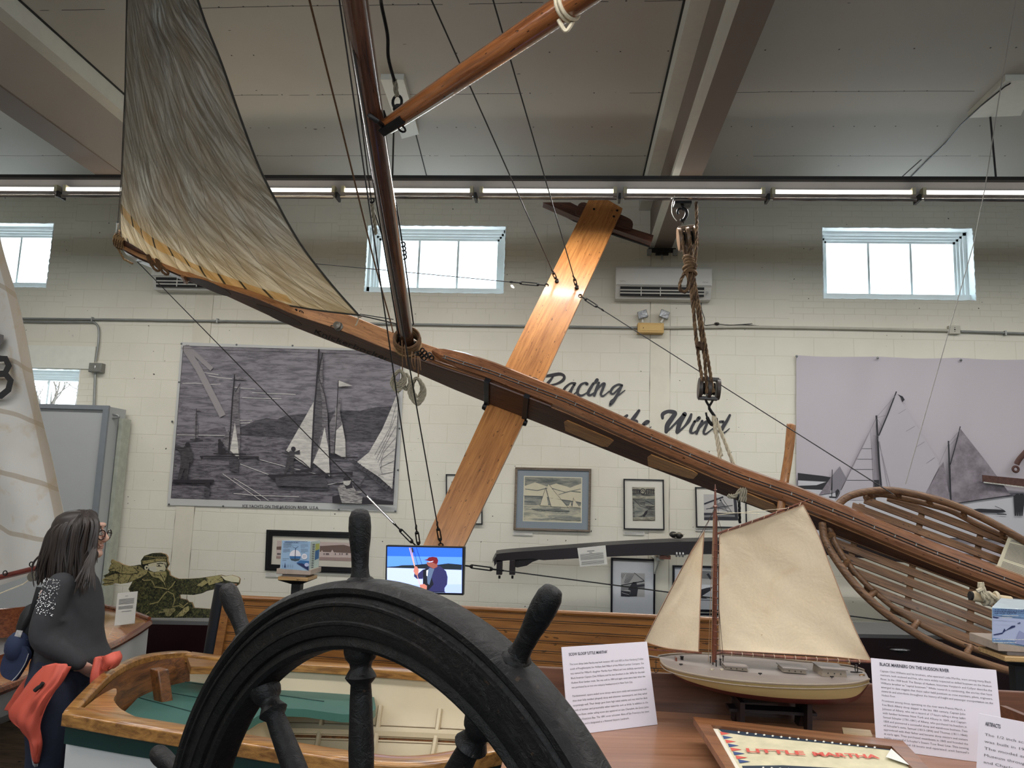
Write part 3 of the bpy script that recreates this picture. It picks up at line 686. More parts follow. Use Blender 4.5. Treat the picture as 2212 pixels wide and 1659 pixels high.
base = mixc(N, L, ramp(N, L, st1, [(.40, (0, 0, 0, 1)), (.60, (1, 1, 1, 1))]), lin((176, 166, 148)), lin((240, 238, 230)))
base = mixc(N, L, ramp(N, L, st3, [(.35, (0, 0, 0, 1)), (.7, (.7, .7, .7, 1))]), base, lin((206, 190, 164)))
# lower part warmer, with a yellow reef band and dark dashes
vv2 = mm('ADD', VV, mm('MULTIPLY', mm('MULTIPLY', U, mm('SUBTRACT', 1.0, U)), -.10))
low = ramp(N, L, VV, [(.02, (1, 1, 1, 1)), (.24, (0, 0, 0, 1))])
base = mixc(N, L, mm('MULTIPLY', low, .4), base, lin((216, 198, 156)))
hb = mm('MULTIPLY', mm('SUBTRACT', 1.0, U), .15)
band = mm('MULTIPLY', mm('GREATER_THAN', VV, mm('SUBTRACT', hb, .014)), mm('LESS_THAN', VV, mm('ADD', hb, .016)))
band = mm('MULTIPLY', band, mm('LESS_THAN', U, .80))
base = mixc(N, L, mm('MULTIPLY', band, .5), base, lin((208, 170, 92)))
cu = mm('ADD', U, mm('MULTIPLY', VV, .35)); pp = mm('PINGPONG', cu, .0375)
hb2 = mm('MULTIPLY', mm('SUBTRACT', .93, U), .06)
bb2 = mm('MULTIPLY', mm('GREATER_THAN', VV, mm('MULTIPLY', hb2, .3)), mm('LESS_THAN', VV, mm('ADD', hb2, .0)))
dash = mm('MULTIPLY', mm('LESS_THAN', pp, .0052), mm('MAXIMUM', band, bb2))
base = mixc(N, L, mm('MULTIPLY', dash, .85), base, lin((84, 80, 68)))
seam = mm('MULTIPLY', mm('LESS_THAN', pp, .0011), 1.0); base = mixc(N, L, mm('MULTIPLY', seam, .6), base, lin((96, 90, 76)))
edge = mm('MAXIMUM', mm('LESS_THAN', U, .012), mm('MAXIMUM', mm('GREATER_THAN', U, .988), mm('LESS_THAN', VV, .006)))
base = mixc(N, L, mm('MULTIPLY', edge, .7), base, lin((70, 66, 58)))
L.new(base, bs.inputs['Base Color']); bs.inputs['Roughness'].default_value = .85
bp = bump(N, L, bs, mm('ADD', st1, mm('MULTIPLY', st2, 2.0)), 1.0, .035)
tl = N.new('ShaderNodeBsdfTranslucent'); L.new(base, tl.inputs[0]); mx = N.new('ShaderNodeMixShader'); mx.inputs[0].default_value = .4
L.new(bs.outputs[0], mx.inputs[1]); L.new(tl.outputs[0], mx.inputs[2]); L.new(mx.outputs[0], N['Material Output'].inputs[0])
mb = MB(); mb.grid(jib, 90, 130, m, thick=-p_ * .003); jb = mb.build('jib', yo, 80)
mb = MB(); mb.tube([jib(i / 60, 0) for i in range(61)], .007, mat('boltrope', (60, 58, 54), .8), 6); mb.tube([jib(1, i / 60) for i in range(61)], .006, mat('boltrope', (60, 58, 54)), 6); mb.build('bolt_rope', jb, 50)

# ---- wires, turnbuckles, shackles
def turnbuckle(a, b, par=yo, r=.011, m=MIRON, nm='turnbuckle'):
    d = (b - a); mb = MB(); side = d.cross(V((0, 1, 0))).normalized()
    mb.ring(a + d * .06, side.cross(d), .016, .005, m, 10, 5); mb.tube([a + d * .12, a + d * .3], .006, m, 6)
    for k in (-1, 1): mb.tube([a + d * .28 + side * r * k, a + d * .72 + side * r * k], .005, m, 6)
    mb.ball(a + d * .28, .014, m, 8); mb.ball(a + d * .72, .014, m, 8); mb.tube([a + d * .7, a + d * .9], .006, m, 6); mb.ring(a + d * .95, side, .016, .005, m, 10, 5)
    return mb.build(nm, par)
def wire(pts, r=.0045, m=MWIRE, nm='shroud_wire', par=yo):
    mb = MB(); mb.tube(pts, r, m, 6); return mb.build(nm, par)
dP = NP
def through(a, pxb, pyb, Yb, ext_=1.0):
    b = P(pxb, pyb, Yb); return a + (b - a) * ext_
LOP0, LOP1 = plank_pt(906, 1188), plank_pt(953, 1180)
for base_, top_, tb0, tb1 in ((LOP0, (733, 0), (902, 1125), None), (LOP1, (745, 0), (947, 1150), None)):
    t_ = P(top_[0], top_[1], mtop.y + .05); f = t_ + (t_ - base_) * .22
    d = (t_ - base_).normalized(); wire([base_ + d * .22, f]); turnbuckle(base_, base_ + d * .24)
for bp_, tp_ in (((1203, 607), (932, 0)), ((1246, 621), (1065, 0))):
    b_ = QN(*bp_, NP + .01); 
    # aim at the mast head region
    t_ = P(tp_[0], tp_[1], b_.y - (b_.y - mh.y) * .72); d = (t_ - b_); f = b_ + d * 1.25
    if f.z > CZ - .02: f = b_ + d * ((CZ - .03 - b_.z) / d.z)
    dn_ = d.normalized(); wire([b_ + dn_ * .2, f]); turnbuckle(b_, b_ + dn_ * .22)
    mb = MB(); mb.lathe(b_, m_, [(.0, -.01), (.02, -.008), (.016, .008), (.0, .012)], MIRON, 10); mb.build('eye_bolt', yo)
# stays to the hull ends
bow = QT(262, 530, 0)
a = QN(1186, 617, NP); b = bow; d = (b - a).normalized(); wire([a + d * .36, b], .004); turnbuckle(a, a + d * .36)
mb = MB(); q = P(1107, 619, a.y - .05); mb.lathe(q, (0, 1, 0), [(.0, -.001), (.012, -.001), (.012, .001), (.0, .001)], mat('tag_white', (230, 226, 214)), 14, sq=1.8); mb.build('paper_tag', yo, 0)
a = QN(1250, 637, NP); stn = QT(1930, 1068, -.1); d = (stn - a).normalized(); wire([a + d * .28, stn], .004); turnbuckle(a, a + d * .3)
a = QN(905, 1186, NP); d = (bow - a).normalized(); wire([a + d * .5, bow], .004); turnbuckle(a, a + d * .28)
mb = MB(); mb.tube([a + d * .27, a + d * .58], .009, MSTEEL, 8); mb.build('stay_rod', yo)
a = QN(990, 1220, NP); stn2 = P(2000, 1352, 6.05); d = (stn2 - a).normalized(); wire([a + d * .3, stn2], .0045); turnbuckle(a, a + d * .34)
# bobstay under the hull
ss = [lerp(LOC(QT(780, 758, T0))[0], LOC(QT(1560, 1066, T0))[0], k / 30) for k in range(31)]
wire([WLD(s, T0 * .5, itp(BB, s) - .02 - .02 * math.sin(math.pi * k / 30)) for k, s in enumerate(ss)], .0045, MWIRE, 'bobstay')
for x in (814, 1372, 1130, 1252):
    s = LOC(QT(x, 775 + (x - 814) * .41, T0))[0]; mb = MB(); mb.tube([WLD(s, T0 * .5, itp(BB, s)), WLD(s, T0 * .5, itp(BB, s) - .045)], .006, MIRON, 6); mb.build('bobstay_strut', yo)
# luff wire, halyards
wire([QT(252, 517, 0), QT(254, 480, 0)], .012, MSTEEL, 'jib_shackle'); wire([QT(254, 490, 0), QT(262, 380, 0), QT(270, 190, 0), QT(274, -10, 0), QT(278, -160, 0)], .004, MWIRE, 'luff_wire')
foot = mf + m_ * .08 - h_ * .12
wire([mh, P(662, -25, mtop.y + .1), P(740, 285, mtop.y + 1.15), P(807, 560, 5.55), P(845, 700, 5.98), foot + m_ * .06], .006, MROPED, 'halyard')
wire([mf + m_ * .2 - h_ * .06 + p_ * .02, P(868, 640, 5.7), P(803, 440, 4.95), P(760, 100, mtop.y + .4), P(748, -20, mtop.y)], .0045, MWIRE, 'halyard')
wire([mf + m_ * .2 - h_ * .03 + p_ * .05, P(893, 700, 5.9), P(872, 545, 5.4), P(856, 440, 5.1)], .006, MWIRE, 'halyard'); 
wire([P(856, 440, 5.1), P(830, 330, 4.65), P(800, 150, mtop.y + .45), P(786, 0, mtop.y)], .0035, MWIRE, 'halyard')
mb = MB(); 
for k in range(4): mb.ring(P(870 + k, 528 + k * 9, 5.36), (0, 1, 0), .018, .006, MIRON, 10, 5)
mb.build('shackle', yo)
mb = MB(); rope(mb, [P(803, 440, 4.9), P(812, 505, 5.1)], .012, MROPEG, MROPEG); mb.ring(P(803, 433, 4.88), (0, 1, 0), .016, .006, MIRON, 10, 5); mb.build('halyard_splice', yo)
# topping lift on the boom jaws
tlp = [PZ(815, -80, CZ), P(822, -20, 3.9), P(824, 10, 3.95), P(837, 75, 4.1), P(839, 125, 4.2), P(852, 175, 4.3)]
wire(spline(tlp, 6), .010, MIRON, 'topping_lift')
mb = MB(); rope(mb, [P(852, 170, 4.3), P(857, 208, 4.38)], .015, MROPEG, MROPEG); mb.ring(P(858, 220, 4.4), (0, 1, 0), .028, .009, MIRON, 14, 6, side=(0, 0, 1), sx=1.5)
for k in range(4): mb.ring(P(859 + (k % 2) * 3, 234 + k * 6, 4.42), V((0, 1, .3 * (k % 2))), .024, .008, MIRON, 12, 5)
mb.build('lift_shackle', yo)
# sheet lines from the jib clew to the mast
clew = jib(1, 0)
wire([clew, P(855, 699, 5.95), mf + m_ * .12 - h_ * .08], .005, MWIRE, 'jib_sheet'); wire([clew + V((0, 0, .01)), P(850, 690, 5.95)], .004, MWIRE, 'jib_sheet')
mb = MB(); mb.ball(P(777, 682, 6.0), (.022, .022, .018), mat('bone_block', (214, 206, 190), .4), 12); mb.tube(spline([P(775, 684, 6.0), P(770, 700, 6.0), P(767, 703, 6.0)], 4), .006, MROPEW, 5); mb.build('jib_clew_block', yo)
# lashings and coils of line at the mast foot
def coil(cx, top, bot, wdt, Y, nturn, m, nm='rope_coil', lean=0.0):
    mb = MB(); rnd = random.Random(int(cx)); 
    for k in range(nturn):
        w_ = wdt * (1 - .12 * k) * rnd.uniform(.85, 1.05); b_ = bot - k * 6 + rnd.uniform(-4, 4); y_ = Y + .015 * k
        pts = [P(cx + math.sin(a * math.pi * 2) * w_ * (0.55 + .45 * math.sin(math.pi * .5 * (1 - math.cos(a * math.pi * 2)) / 2 * 1.9)) + lean * (.5 - .5 * math.cos(a * 6.283)), lerp(top, b_, (1 - math.cos(a * math.pi * 2)) / 2), y_) for a in [i / 30 for i in range(31)]]
        rope(mb, pts, .0115, m, m)
    mb.build(nm, yo, 60)
Yk = mf.y - .28
coil(864, 800, 846, 17, Yk, 4, MROPEG, lean=-6); coil(900, 816, 876, 17, Yk - .03, 4, MROPEG, lean=2); coil(878, 808, 842, 8, Yk + .02, 2, MROPEG)
mb = MB()
for x, y0, y1 in ((868, 735, 806), (874, 745, 790), (890, 760, 800), (896, 765, 798), (902, 770, 815), (906, 772, 800)): mb.tube(spline([P(x, y0, Yk + .05), P(x - 3 + random.random() * 6, (y0 + y1) / 2, Yk), P(x + random.random() * 5, y1, Yk)], 5), .005, MROPED, 5)
mb.build('loose_line', yo)
mb = MB()
for k in range(9): mb.ring(WLD(LOC(mf)[0] + .12 + .03 * (k % 5), .03 + .02 * (k % 3), itp(TT, sM) + .03 + .01 * k), V((random.uniform(-1, 1), 1, random.uniform(-1, 1))), .018, .006, MIRON, 10, 5)
mb.build('shackle_cluster', yo)
# rope lashing round the bow and two short becket loops
mb = MB()
for k in range(5): rope(mb, [WLD(s0 - .08 + .022 * k, .075 * math.cos(a), itp(TT, s0) - .01 + .08 * math.sin(a)) for a in [i * .45 for i in range(15)]], .010, MROPE, MROPED)
rope(mb, [bow + V((0, -.08, -.02)), P(268, 560, bow.y - .02), P(287, 570, bow.y - .02)], .009, MROPE, MROPE); mb.build('bow_lashing', yo)
for x, y in ((333, 566), (352, 574)):
    mb = MB(); y_ = bow.y - .12; rope(mb, spline([P(x - 12, y - 16, y_), P(x - 5, y - 2, y_), P(x + 12, y + 16, y_), P(x + 3, y + 17, y_), P(x - 12, y - 4, y_), P(x - 14, y - 16, y_)], 6), .011, MROPED, MROPED); mb.build('rope_becket', yo)
# ================================================================ THINGS ON THE BACK WALL
class Art:
    """flat printed shapes laid one over another on an upright sheet; coordinates are read in a local drawing grid"""
    def __init__(s, mb, Y, conv, step=.0006): s.mb, s.Y, s.conv, s.step, s.k = mb, Y, conv, step, 1
    def pt(s, x, y):
        a, b = s.conv(x, y); return P(a, b, s.Y - s.step * s.k)
    def poly(s, pts, m):
        s.mb.poly([s.pt(*p) for p in pts], m); s.k += 1
    def line(s, pts, w, m):
        s.k += 1; n = len(pts); L_, R_ = [], []
        for i in range(n):
            a, b = pts[max(i - 1, 0)], pts[min(i + 1, n - 1)]; dx, dy = b[0] - a[0], b[1] - a[1]; q = math.hypot(dx, dy) or 1
            ww = (pts[i][2] if len(pts[i]) > 2 else w) / 2
            L_.append(s.pt(pts[i][0] - dy / q * ww, pts[i][1] + dx / q * ww)); R_.append(s.pt(pts[i][0] + dy / q * ww, pts[i][1] - dx / q * ww))
        s.mb.add(L_ + R_, [(i, i + 1, n + i + 1, n + i) for i in range(n - 1)], m)
    def disc(s, x, y, r, m, n=12, ry=None): s.poly([(x + r * math.cos(6.2832 * i / n), y + (ry or r) * math.sin(6.2832 * i / n)) for i in range(n)], m)
def zc(ox, oy, sc): return lambda x, y: (ox + x / sc, oy + y / sc)
def vdir(q0, q1): return (q1 - q0).normalized()
# ---- left banner: engraving of ice yachts
BQ_ = [(391.5, 739), (875, 757), (857, 1105.5), (361, 1091.5)]
BY = WY - .012
E1 = engrave('ink_sky', (138, 133, 140), (98, 94, 102), 26); E2 = engrave('ink_hill', (84, 80, 86), (44, 42, 48), 60); E3 = engrave('ink_ice', (122, 117, 124), (66, 62, 70), 34)
E4 = engrave('ink_sail_dark', (128, 122, 126), (72, 68, 74), 60); E5 = engrave('ink_sail_light', (212, 208, 200), (176, 172, 168), 40); E6 = flat('ink_black', (40, 36, 42)); E7 = flat('ink_white', (205, 202, 198)); E8 = engrave('ink_coat', (80, 76, 80), (34, 32, 36), 90)
mb = MB(); mb.prism([P(x, y, BY) for x, y in BQ_], (0, .004, 0), mat('vinyl_border', (192, 192, 190), .35, var=.03, scale=2))
A = Art(mb, BY, zc(340, 720, 4.253))
PTL, PTR, PBR, PBL = (238, 115), (2238, 172), (2165, 1575), (125, 1515)      # printed field in this grid
def off(pts, dx): return [(x + dx,) + tuple(r_) if False else (x + dx, *r_) for x, *r_ in pts]
ZB = 935.7                                                                # second close-up is shifted by this much
A.poly([PTL, PTR, PBR, PBL], E1)
A.poly([(176, 925), (1340, 968), (2200, 1010), PBR, PBL], E3)
hills = [(600, 925), (700, 890), (800, 850), (900, 800), (1010, 778), (1100, 790), (1180, 755), (1276, 745), (1276 + 60, 742), (1500, 742), (1640, 715), (1760, 708), (1860, 712), (2000, 680), (2140, 668), (2215, 672), (2198, 1010), (1340, 968), (930, 950)]
A.poly(hills, E2)
A.poly([(176, 905), (420, 905), (520, 870), (620, 860), (640, 925), (176, 925)], engrave('ink_far', (112, 106, 112), (84, 80, 88), 40))
for a in ([(230, 460), (350, 458), (470, 470), (580, 465)], [(400, 355), (480, 368), (560, 380)], [(470, 390), (580, 408), (690, 418)], [(700, 495), (800, 505), (900, 512)], [(780, 590), (950, 598), (1140, 602)], [(870, 545), (1050, 552), (1270, 562)], [(680, 800), (870, 798)], [(720, 830), (850, 822)], [(180, 932), (620, 940)], [(940, 1160), (1200, 1230), (1500, 1300)], [(760, 1200), (1000, 1290), (1300, 1400)], [(600, 1290), (800, 1430), (950, 1535)], [(700, 1330), (880, 1440), (1020, 1535)], [(700, 1470), (900, 1490), (1300, 1500)], [(1500, 1400), (1800, 1350)]): A.line(a, 5, E7)
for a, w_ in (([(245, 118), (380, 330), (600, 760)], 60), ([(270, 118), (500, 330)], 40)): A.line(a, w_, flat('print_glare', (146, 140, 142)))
# yachts in the print
def ctri(pts, m): A.poly(pts, m)
ctri([(350, 735), (365, 735), (375, 960), (340, 965)], E4); A.line([(360, 690), (352, 970)], 5, E6); A.line([(300, 975), (420, 982)], 8, E6); ctri([(362, 690), (408, 718), (362, 712)], E4)
ctri([(690, 590), (755, 465), (745, 700), (758, 820), (762, 950), (752, 1150), (655, 1095)], E4); ctri([(712, 820), (738, 1000), (750, 1155), (668, 1075)], E5); ctri([(660, 880), (655, 1095), (590, 985)], E4)
A.line([(711, 375), (690, 600), (672, 900), (655, 1100)], 12, E6); ctri([(712, 378), (790, 412), (825, 432), (716, 425)], E4); A.line([(715, 540), (762, 460)], 6, E6)
A.line([(390, 1132), (930, 1136)], 13, E6); A.line([(515, 1105), (815, 1112)], 11, E6); ctri([(880, 1136), (935, 1136), (925, 1165)], E6); ctri([(388, 1128), (420, 1136), (408, 1160)], E6)
ctri([(560, 1100), (556, 1010), (575, 978), (600, 1010), (590, 1100)], E6); A.disc(570, 985, 14, E6); ctri([(590, 1100), (600, 1050), (625, 1060), (628, 1100)], E6)
ctri([(655, 1160), (752, 1160), (740, 1280), (670, 1260)], E2)
# the man pointing at the left
ctri([(165, 1028), (235, 1045), (262, 1030), (300, 1042), (322, 1090), (326, 1180), (312, 1210), (300, 1185), (216, 1180), (212, 1090), (165, 1050)], E8); A.disc(278, 1025, 24, E6); ctri([(216, 1175), (296, 1180), (272, 1345), (244, 1345), (250, 1240), (208, 1345), (185, 1345), (206, 1240)], E8)
ctri([(145, 1342), (520, 1344), (522, 1368), (484, 1372), (482, 1425), (440, 1400), (438, 1380), (145, 1372)], E6); ctri([(430, 1420), (484, 1425), (478, 1500), (430, 1500)], E2)
# big yacht in the middle (second close-up, shifted)
def o2(pts): return [(x + ZB, y) for x, y in pts]
ctri(o2([(500, 630), (470, 1245), (330, 1150), (245, 1080)]), E5)
ctri(o2([(535, 330), (585, 185), (582, 480), (625, 700), (648, 1290), (640, 1320), (495, 1195), (510, 700)]), E4)
ctri(o2([(600, 860), (635, 1060), (650, 1320), (490, 1195), (560, 1030)]), E5)
ctri(o2([(525, 350), (548, 400), (580, 640), (575, 900), (495, 1190), (480, 1240)]), engrave('ink_mast_shade', (96, 92, 96), (58, 54, 60), 70))
A.line(o2([(549, 145), (535, 380), (505, 700), (478, 1240)]), 15, E6); A.line(o2([(582, 180), (540, 380)]), 10, E6)
A.line(o2([(240, 1078), (400, 1180), (470, 1245)]), 8, E6); A.line(o2([(495, 1195), (655, 1325)]), 9, E6); A.line(o2([(552, 150), (548, 410), (600, 560), (648, 830), (652, 1310)]), 5, E6)
ctri(o2([(75, 1298), (480, 1290), (860, 1272), (856, 1310), (820, 1290), (300, 1312), (148, 1325), (146, 1350), (80, 1315)]), E6); ctri(o2([(320, 1265), (500, 1235), (480, 1270), (340, 1280)]), E6)
ctri(o2([(205, 1085), (255, 1098), (290, 1078), (330, 1088), (372, 1070), (374, 1112), (325, 1110), (315, 1180), (318, 1290), (292, 1290), (282, 1215), (244, 1295), (225, 1295), (250, 1180), (262, 1115), (210, 1100)]), E8); A.disc(ZB + 313, 1062, 22, E6)
ctri(o2([(645, 830), (705, 690), (690, 1110), (655, 1100)]), E4); ctri(o2([(705, 680), (760, 820), (790, 980), (795, 1155), (690, 1100)]), E5); ctri(o2([(712, 640), (752, 575), (742, 720), (760, 840), (700, 900)]), E4); A.line(o2([(728, 430), (714, 680), (690, 1110)]), 8, E6); ctri(o2([(728, 432), (858, 482), (728, 490)]), E5); A.line(o2([(650, 1140), (905, 1140)]), 12, E6); A.line(o2([(650, 1100), (795, 1155)]), 6, E6)
ctri(o2([(145, 1325), (600, 1310), (640, 1420), (160, 1400)]), E2)
# sail and boom of the near yacht
ctri(o2([(1270, 545), (1285, 560), (1272, 800), (1240, 1180), (1222, 1430), (1100, 1320), (895, 1185), (1010, 1090), (1130, 880), (1200, 720)]), E5)
for k in range(7): A.line(o2([(1262 - k * 2, 640 + k * 105), (1200 - k * 18, 870 + k * 72), (1060 + k * 14, 1120 + k * 34)]), 4, E4)
A.line(o2([(850, 1170), (1000, 1280), (1228, 1465)]), 38, E2); 
for k in range(11): A.line(o2([(880 + k * 33, 1205 + k * 25), (900 + k * 33, 1175 + k * 25)]), 6, E6)
A.line(o2([(905, 1430), (985, 1310)]), 14, E2)
ctri(o2([(672, 1500), (740, 1480), (960, 1510), (1228, 1545), (1228, 1573), (672, 1558)]), E6)
ctri(o2([(720, 1420), (760, 1370), (850, 1385), (890, 1450), (940, 1440), (945, 1460), (880, 1480), (950, 1500), (940, 1565), (760, 1560), (735, 1480)]), engrave('ink_jacket', (176, 172, 168), (92, 88, 92), 80)); ctri(o2([(770, 1370), (850, 1370), (860, 1420), (800, 1430)]), E6); A.disc(ZB + 805, 1365, 34, E5); ctri(o2([(772, 1330), (800, 1315), (838, 1330), (835, 1352), (774, 1355)]), E6); ctri(o2([(770, 1370), (720, 1372), (660, 1388), (700, 1392), (770, 1388)]), E6)
for q in ([PTL, PTR], [PTR, PBR], [PBR, PBL], [PBL, PTL]): A.line(q, 4, E6)
a = P(523, 1096, BY - .004 - A.k * 0); b = P(688, 1100, BY - .004); mb.text('ICE YACHTS ON THE HUDSON RIVER, U.S.A.', a, vdir(a, b), (0, 0, 1), .045, E6, width=(b - a).length, bold=.01)
for x, y in [(391, 742), (510, 744), (631, 746), (371, 910), (386, 825), (378, 1005), (364, 1089), (481, 1093), (605, 1097), (731, 1100), (853, 1104), (862, 925), (859, 1015)]: mb.lathe(P(x + 1, y + .5, BY - .002), (0, -1, 0), [(.012, 0), (.011, .004), (.0, .006)], mat('grommet', (110, 112, 112), .4, .6), 8)
tag(mb.build('banner', smooth=0), 'grey engraving banner of ice yachts sailing, hung left of the mast foot', 'banner')

# ---- right banner: photograph of ice yachts
BY2 = WY - .03
def warp(u, v):                       # hanging cloth, pinned along the top
    x = lerp(1720, 2420, u); y = lerp(767, 779, u) + v * lerp(395, 470, u) + (3 * abs(math.sin(u * 4.0 * math.pi)) * (1 - v))
    q = P(x, y, BY2); pin = abs(math.sin(u * 4.0 * math.pi)); 
    q.y += -.012 * pin * math.exp(-v * 4) + .022 * noise.noise(V((u * 9, v * 2.0, 0))) * (1 - .7 * v); return q
mb = MB(); MSK = mat('photo_sky', (184, 177, 184), .5, var=.02, scale=1); mb.grid(warp, 90, 30, MSK)
mb2 = mb; A = Art(mb, BY2 - .045, zc(1720, 760, 4.148), .0004)
S1 = flat('photo_snow', (188, 187, 192)); S2 = flat('photo_black', (38, 38, 44)); S3 = mat('photo_sail_light', (176, 171, 178), .6, var=.02, scale=4); S4 = mat('photo_sail_dark', (144, 136, 144), .6, var=.25, scale=9, c2=(100, 92, 100)); S5 = flat('photo_grey', (126, 122, 130))
A.poly([(14, 1230), (2900, 1290), (2900, 1700), (14, 1640)], S1)
A.poly([(14, 1085), (120, 1098), (240, 1112), (320, 1125), (318, 1240), (14, 1228)], S2); A.poly([(16, 1152), (270, 1165), (180, 1195), (16, 1200)], S1)
A.poly([(2040 - 150, 1262), (2900, 1270), (2900, 1300), (1800, 1300)], S5)
A.poly([(320, 1110), (308, 1270), (200, 1285)], S4); A.poly([(325, 1105), (390, 1025), (450, 1135), (400, 1235), (325, 1270)], S5); A.line([(322, 1055), (318, 1300)], 7, S2); A.line([(200, 1285), (330, 1265)], 4, S2); A.line([(295, 1300), (370, 1305)], 12, S2); A.poly([(355, 1305), (350, 1250), (372, 1228), (392, 1250), (385, 1300)], S2)
A.poly([(665, 715), (690, 1250), (690, 1330), (360, 1330)], S3); A.line([(718, 590), (655, 720), (350, 1330)], 4, S5); A.line([(665, 700), (690, 1180)], 3, S5)
for y, x0 in ((867, 586), (962, 540), (1053, 500), (1150, 447)): A.line([(x0, y), (680 + (y - 867) * .06, y)], 3.5, S2)
A.poly([(900, 375), (1290, 1010), (1150, 1290), (760, 1260), (735, 760)], S3)
for q in (((915, 555), (980, 516)), ((985, 712), (1065, 665)), ((1070, 856), (1150, 806)), ((1165, 1000), (1240, 948))): A.line(list(q), 3.5, S5)
A.line([(898, 355), (820, 560), (740, 750)], 11, S2); A.line([(718, 570), (728, 760), (742, 1000), (765, 1250)], 17, S2); A.poly([(695, 1148), (742, 1148), (745, 1232), (702, 1232)], S2); A.poly([(905, 378), (955, 400), (972, 430), (950, 452), (935, 410)], S2)
for q in (((725, 580), (895, 385)), ((725, 590), (800, 570)), ((725, 600), (765, 665)), ((690, 752), (735, 756)), ((730, 770), (850, 1240)), ((715, 600), (700, 1150)), ((745, 800), (825, 1240))): A.line(list(q), 3, S5)
A.poly([(1318, 985), (1378, 1320), (1385, 1370), (1150, 1285)], S4); A.poly([(1472, 690), (1700, 980), (1925, 1288), (1390, 1360), (1384, 1010)], S4); A.line([(1470, 668), (1425, 850), (1380, 1010)], 9, S2); A.line([(1364, 798), (1374, 1100), (1388, 1370)], 14, S2); A.line([(1390, 1365), (1650, 1325), (1940, 1284)], 8, S2)
for q in (((1364, 820), (1468, 700)), ((1360, 830), (1280, 1010)), ((1372, 842), (1440, 768))): A.line(list(q), 3, S5)
A.poly([(1560, 1415), (1635, 1405), (1860, 1415), (1880, 1435), (1800, 1442), (1600, 1435)], S2); A.line([(1800, 1452), (1885, 1458)], 7, S2); A.line([(1780, 1382), (1850, 1412)], 4, S2)
for x in (1978, 2018): A.poly([(x - 30, 1300), (x - 8, 1272), (x + 14, 1272), (x + 28, 1300), (x + 24, 1370), (x + 10, 1470), (x, 1470), (x - 4, 1390), (x - 8, 1470), (x - 20, 1470), (x - 26, 1370)], S2)
A.line([(1945, 1290), (1975, 1300)], 8, S2)
for x, y in ((700, 1300), (1075, 1250), (907, 1245), (1135, 1270)): A.poly([(x - 12, y + 60), (x - 12, y), (x + 12, y), (x + 14, y + 60)], S2)
for x, y in ((1720, 767.5), (1895, 771.5), (2075, 776)): mb.lathe(P(x + 1, y + 2, BY2 - .035), (0, -1, 0), [(.014, 0), (.011, .006), (.0, .008)], mat('grommet', (110, 112, 112)), 8)
tag(mb.build('photo_banner', smooth=50), 'large pale photo banner of ice yachts on snow, right of the tiller', 'banner')

# ---- brush lettering
SCR = {'Racing': [[(140, 178, 8), (165, 155, 14), (240, 140, 22), (320, 128, 20), (362, 150, 18), (350, 190, 20), (290, 225, 14), (220, 240, 12), (150, 252, 12)], [(252, 155, 10), (225, 190, 16), (190, 235, 22), (152, 300, 22)], [(165, 250, 22), (230, 275, 28), (290, 305, 32), (328, 338, 26)],
    [(472, 222, 16), (430, 220, 12), (375, 262, 16), (352, 308, 16), (372, 332, 14), (410, 308, 12), (462, 240, 12)], [(465, 232, 16), (432, 290, 18), (428, 335, 16), (460, 330, 10), (500, 290, 8)], [(590, 228, 22), (575, 215, 12), (530, 235, 16), (498, 290, 20), (502, 330, 18), (540, 342, 14), (600, 305, 8), (640, 265, 8)],
    [(655, 222, 18), (612, 290, 20), (602, 325, 20), (625, 338, 14), (690, 295, 8)], [(690, 188, 24), (676, 208, 22)], [(708, 215, 16), (685, 275, 20), (662, 342, 18)], [(672, 310, 8), (735, 234, 14), (765, 226, 16), (745, 280, 18), (728, 330, 16), (752, 347, 12), (810, 300, 8)],
    [(935, 240, 16), (900, 232, 12), (850, 262, 16), (825, 308, 16), (850, 325, 12), (900, 280, 12), (938, 240, 10)], [(938, 240, 16), (900, 320, 18), (850, 400, 22), (820, 438, 16)], [(820, 432, 14), (830, 395, 10), (880, 360, 8), (930, 320, 8), (968, 290, 6)]],
 'the': [[(988, 542, 18), (955, 572, 24), (920, 620, 20)], [(898, 592, 12), (950, 570, 18), (985, 572, 10)], [(1108, 492, 18), (1060, 560, 26), (1000, 640, 24), (980, 670, 22)], [(1010, 620, 10), (1072, 592, 14), (1088, 610, 16), (1065, 655, 16), (1085, 680, 12)], [(1095, 662, 8), (1175, 628, 12), (1208, 602, 12), (1180, 598, 14), (1142, 640, 18), (1135, 680, 18), (1165, 698, 12), (1228, 655, 6)]],
 'Wind': [[(1342, 570, 18), (1345, 528, 26), (1400, 502, 24), (1465, 515, 28), (1442, 560, 30), (1392, 635, 34), (1378, 705, 24)], [(1380, 708, 14), (1450, 640, 14), (1555, 530, 18)], [(1562, 528, 30), (1515, 610, 32), (1488, 705, 26)], [(1492, 712, 16), (1560, 650, 14), (1605, 590, 24), (1628, 530, 16)],
    [(1665, 598, 18), (1632, 660, 20), (1622, 702, 20), (1650, 714, 12), (1712, 668, 8)], [(1706, 565, 24), (1690, 585, 22)], [(1738, 595, 16), (1705, 660, 20), (1680, 720, 18)], [(1692, 690, 8), (1758, 612, 14), (1788, 606, 16), (1768, 660, 18), (1752, 708, 16), (1775, 724, 12), (1840, 672, 8)],
    [(1945, 602, 18), (1905, 608, 14), (1862, 668, 18), (1872, 710, 16), (1915, 680, 12), (1950, 625, 12)], [(2012, 538, 16), (1980, 600, 20), (1938, 668, 22), (1930, 716, 16), (1958, 712, 10), (2008, 672, 6)]]}
MVIN = mat('brown_black_vinyl', (30, 20, 27), .38, var=.2, scale=30)
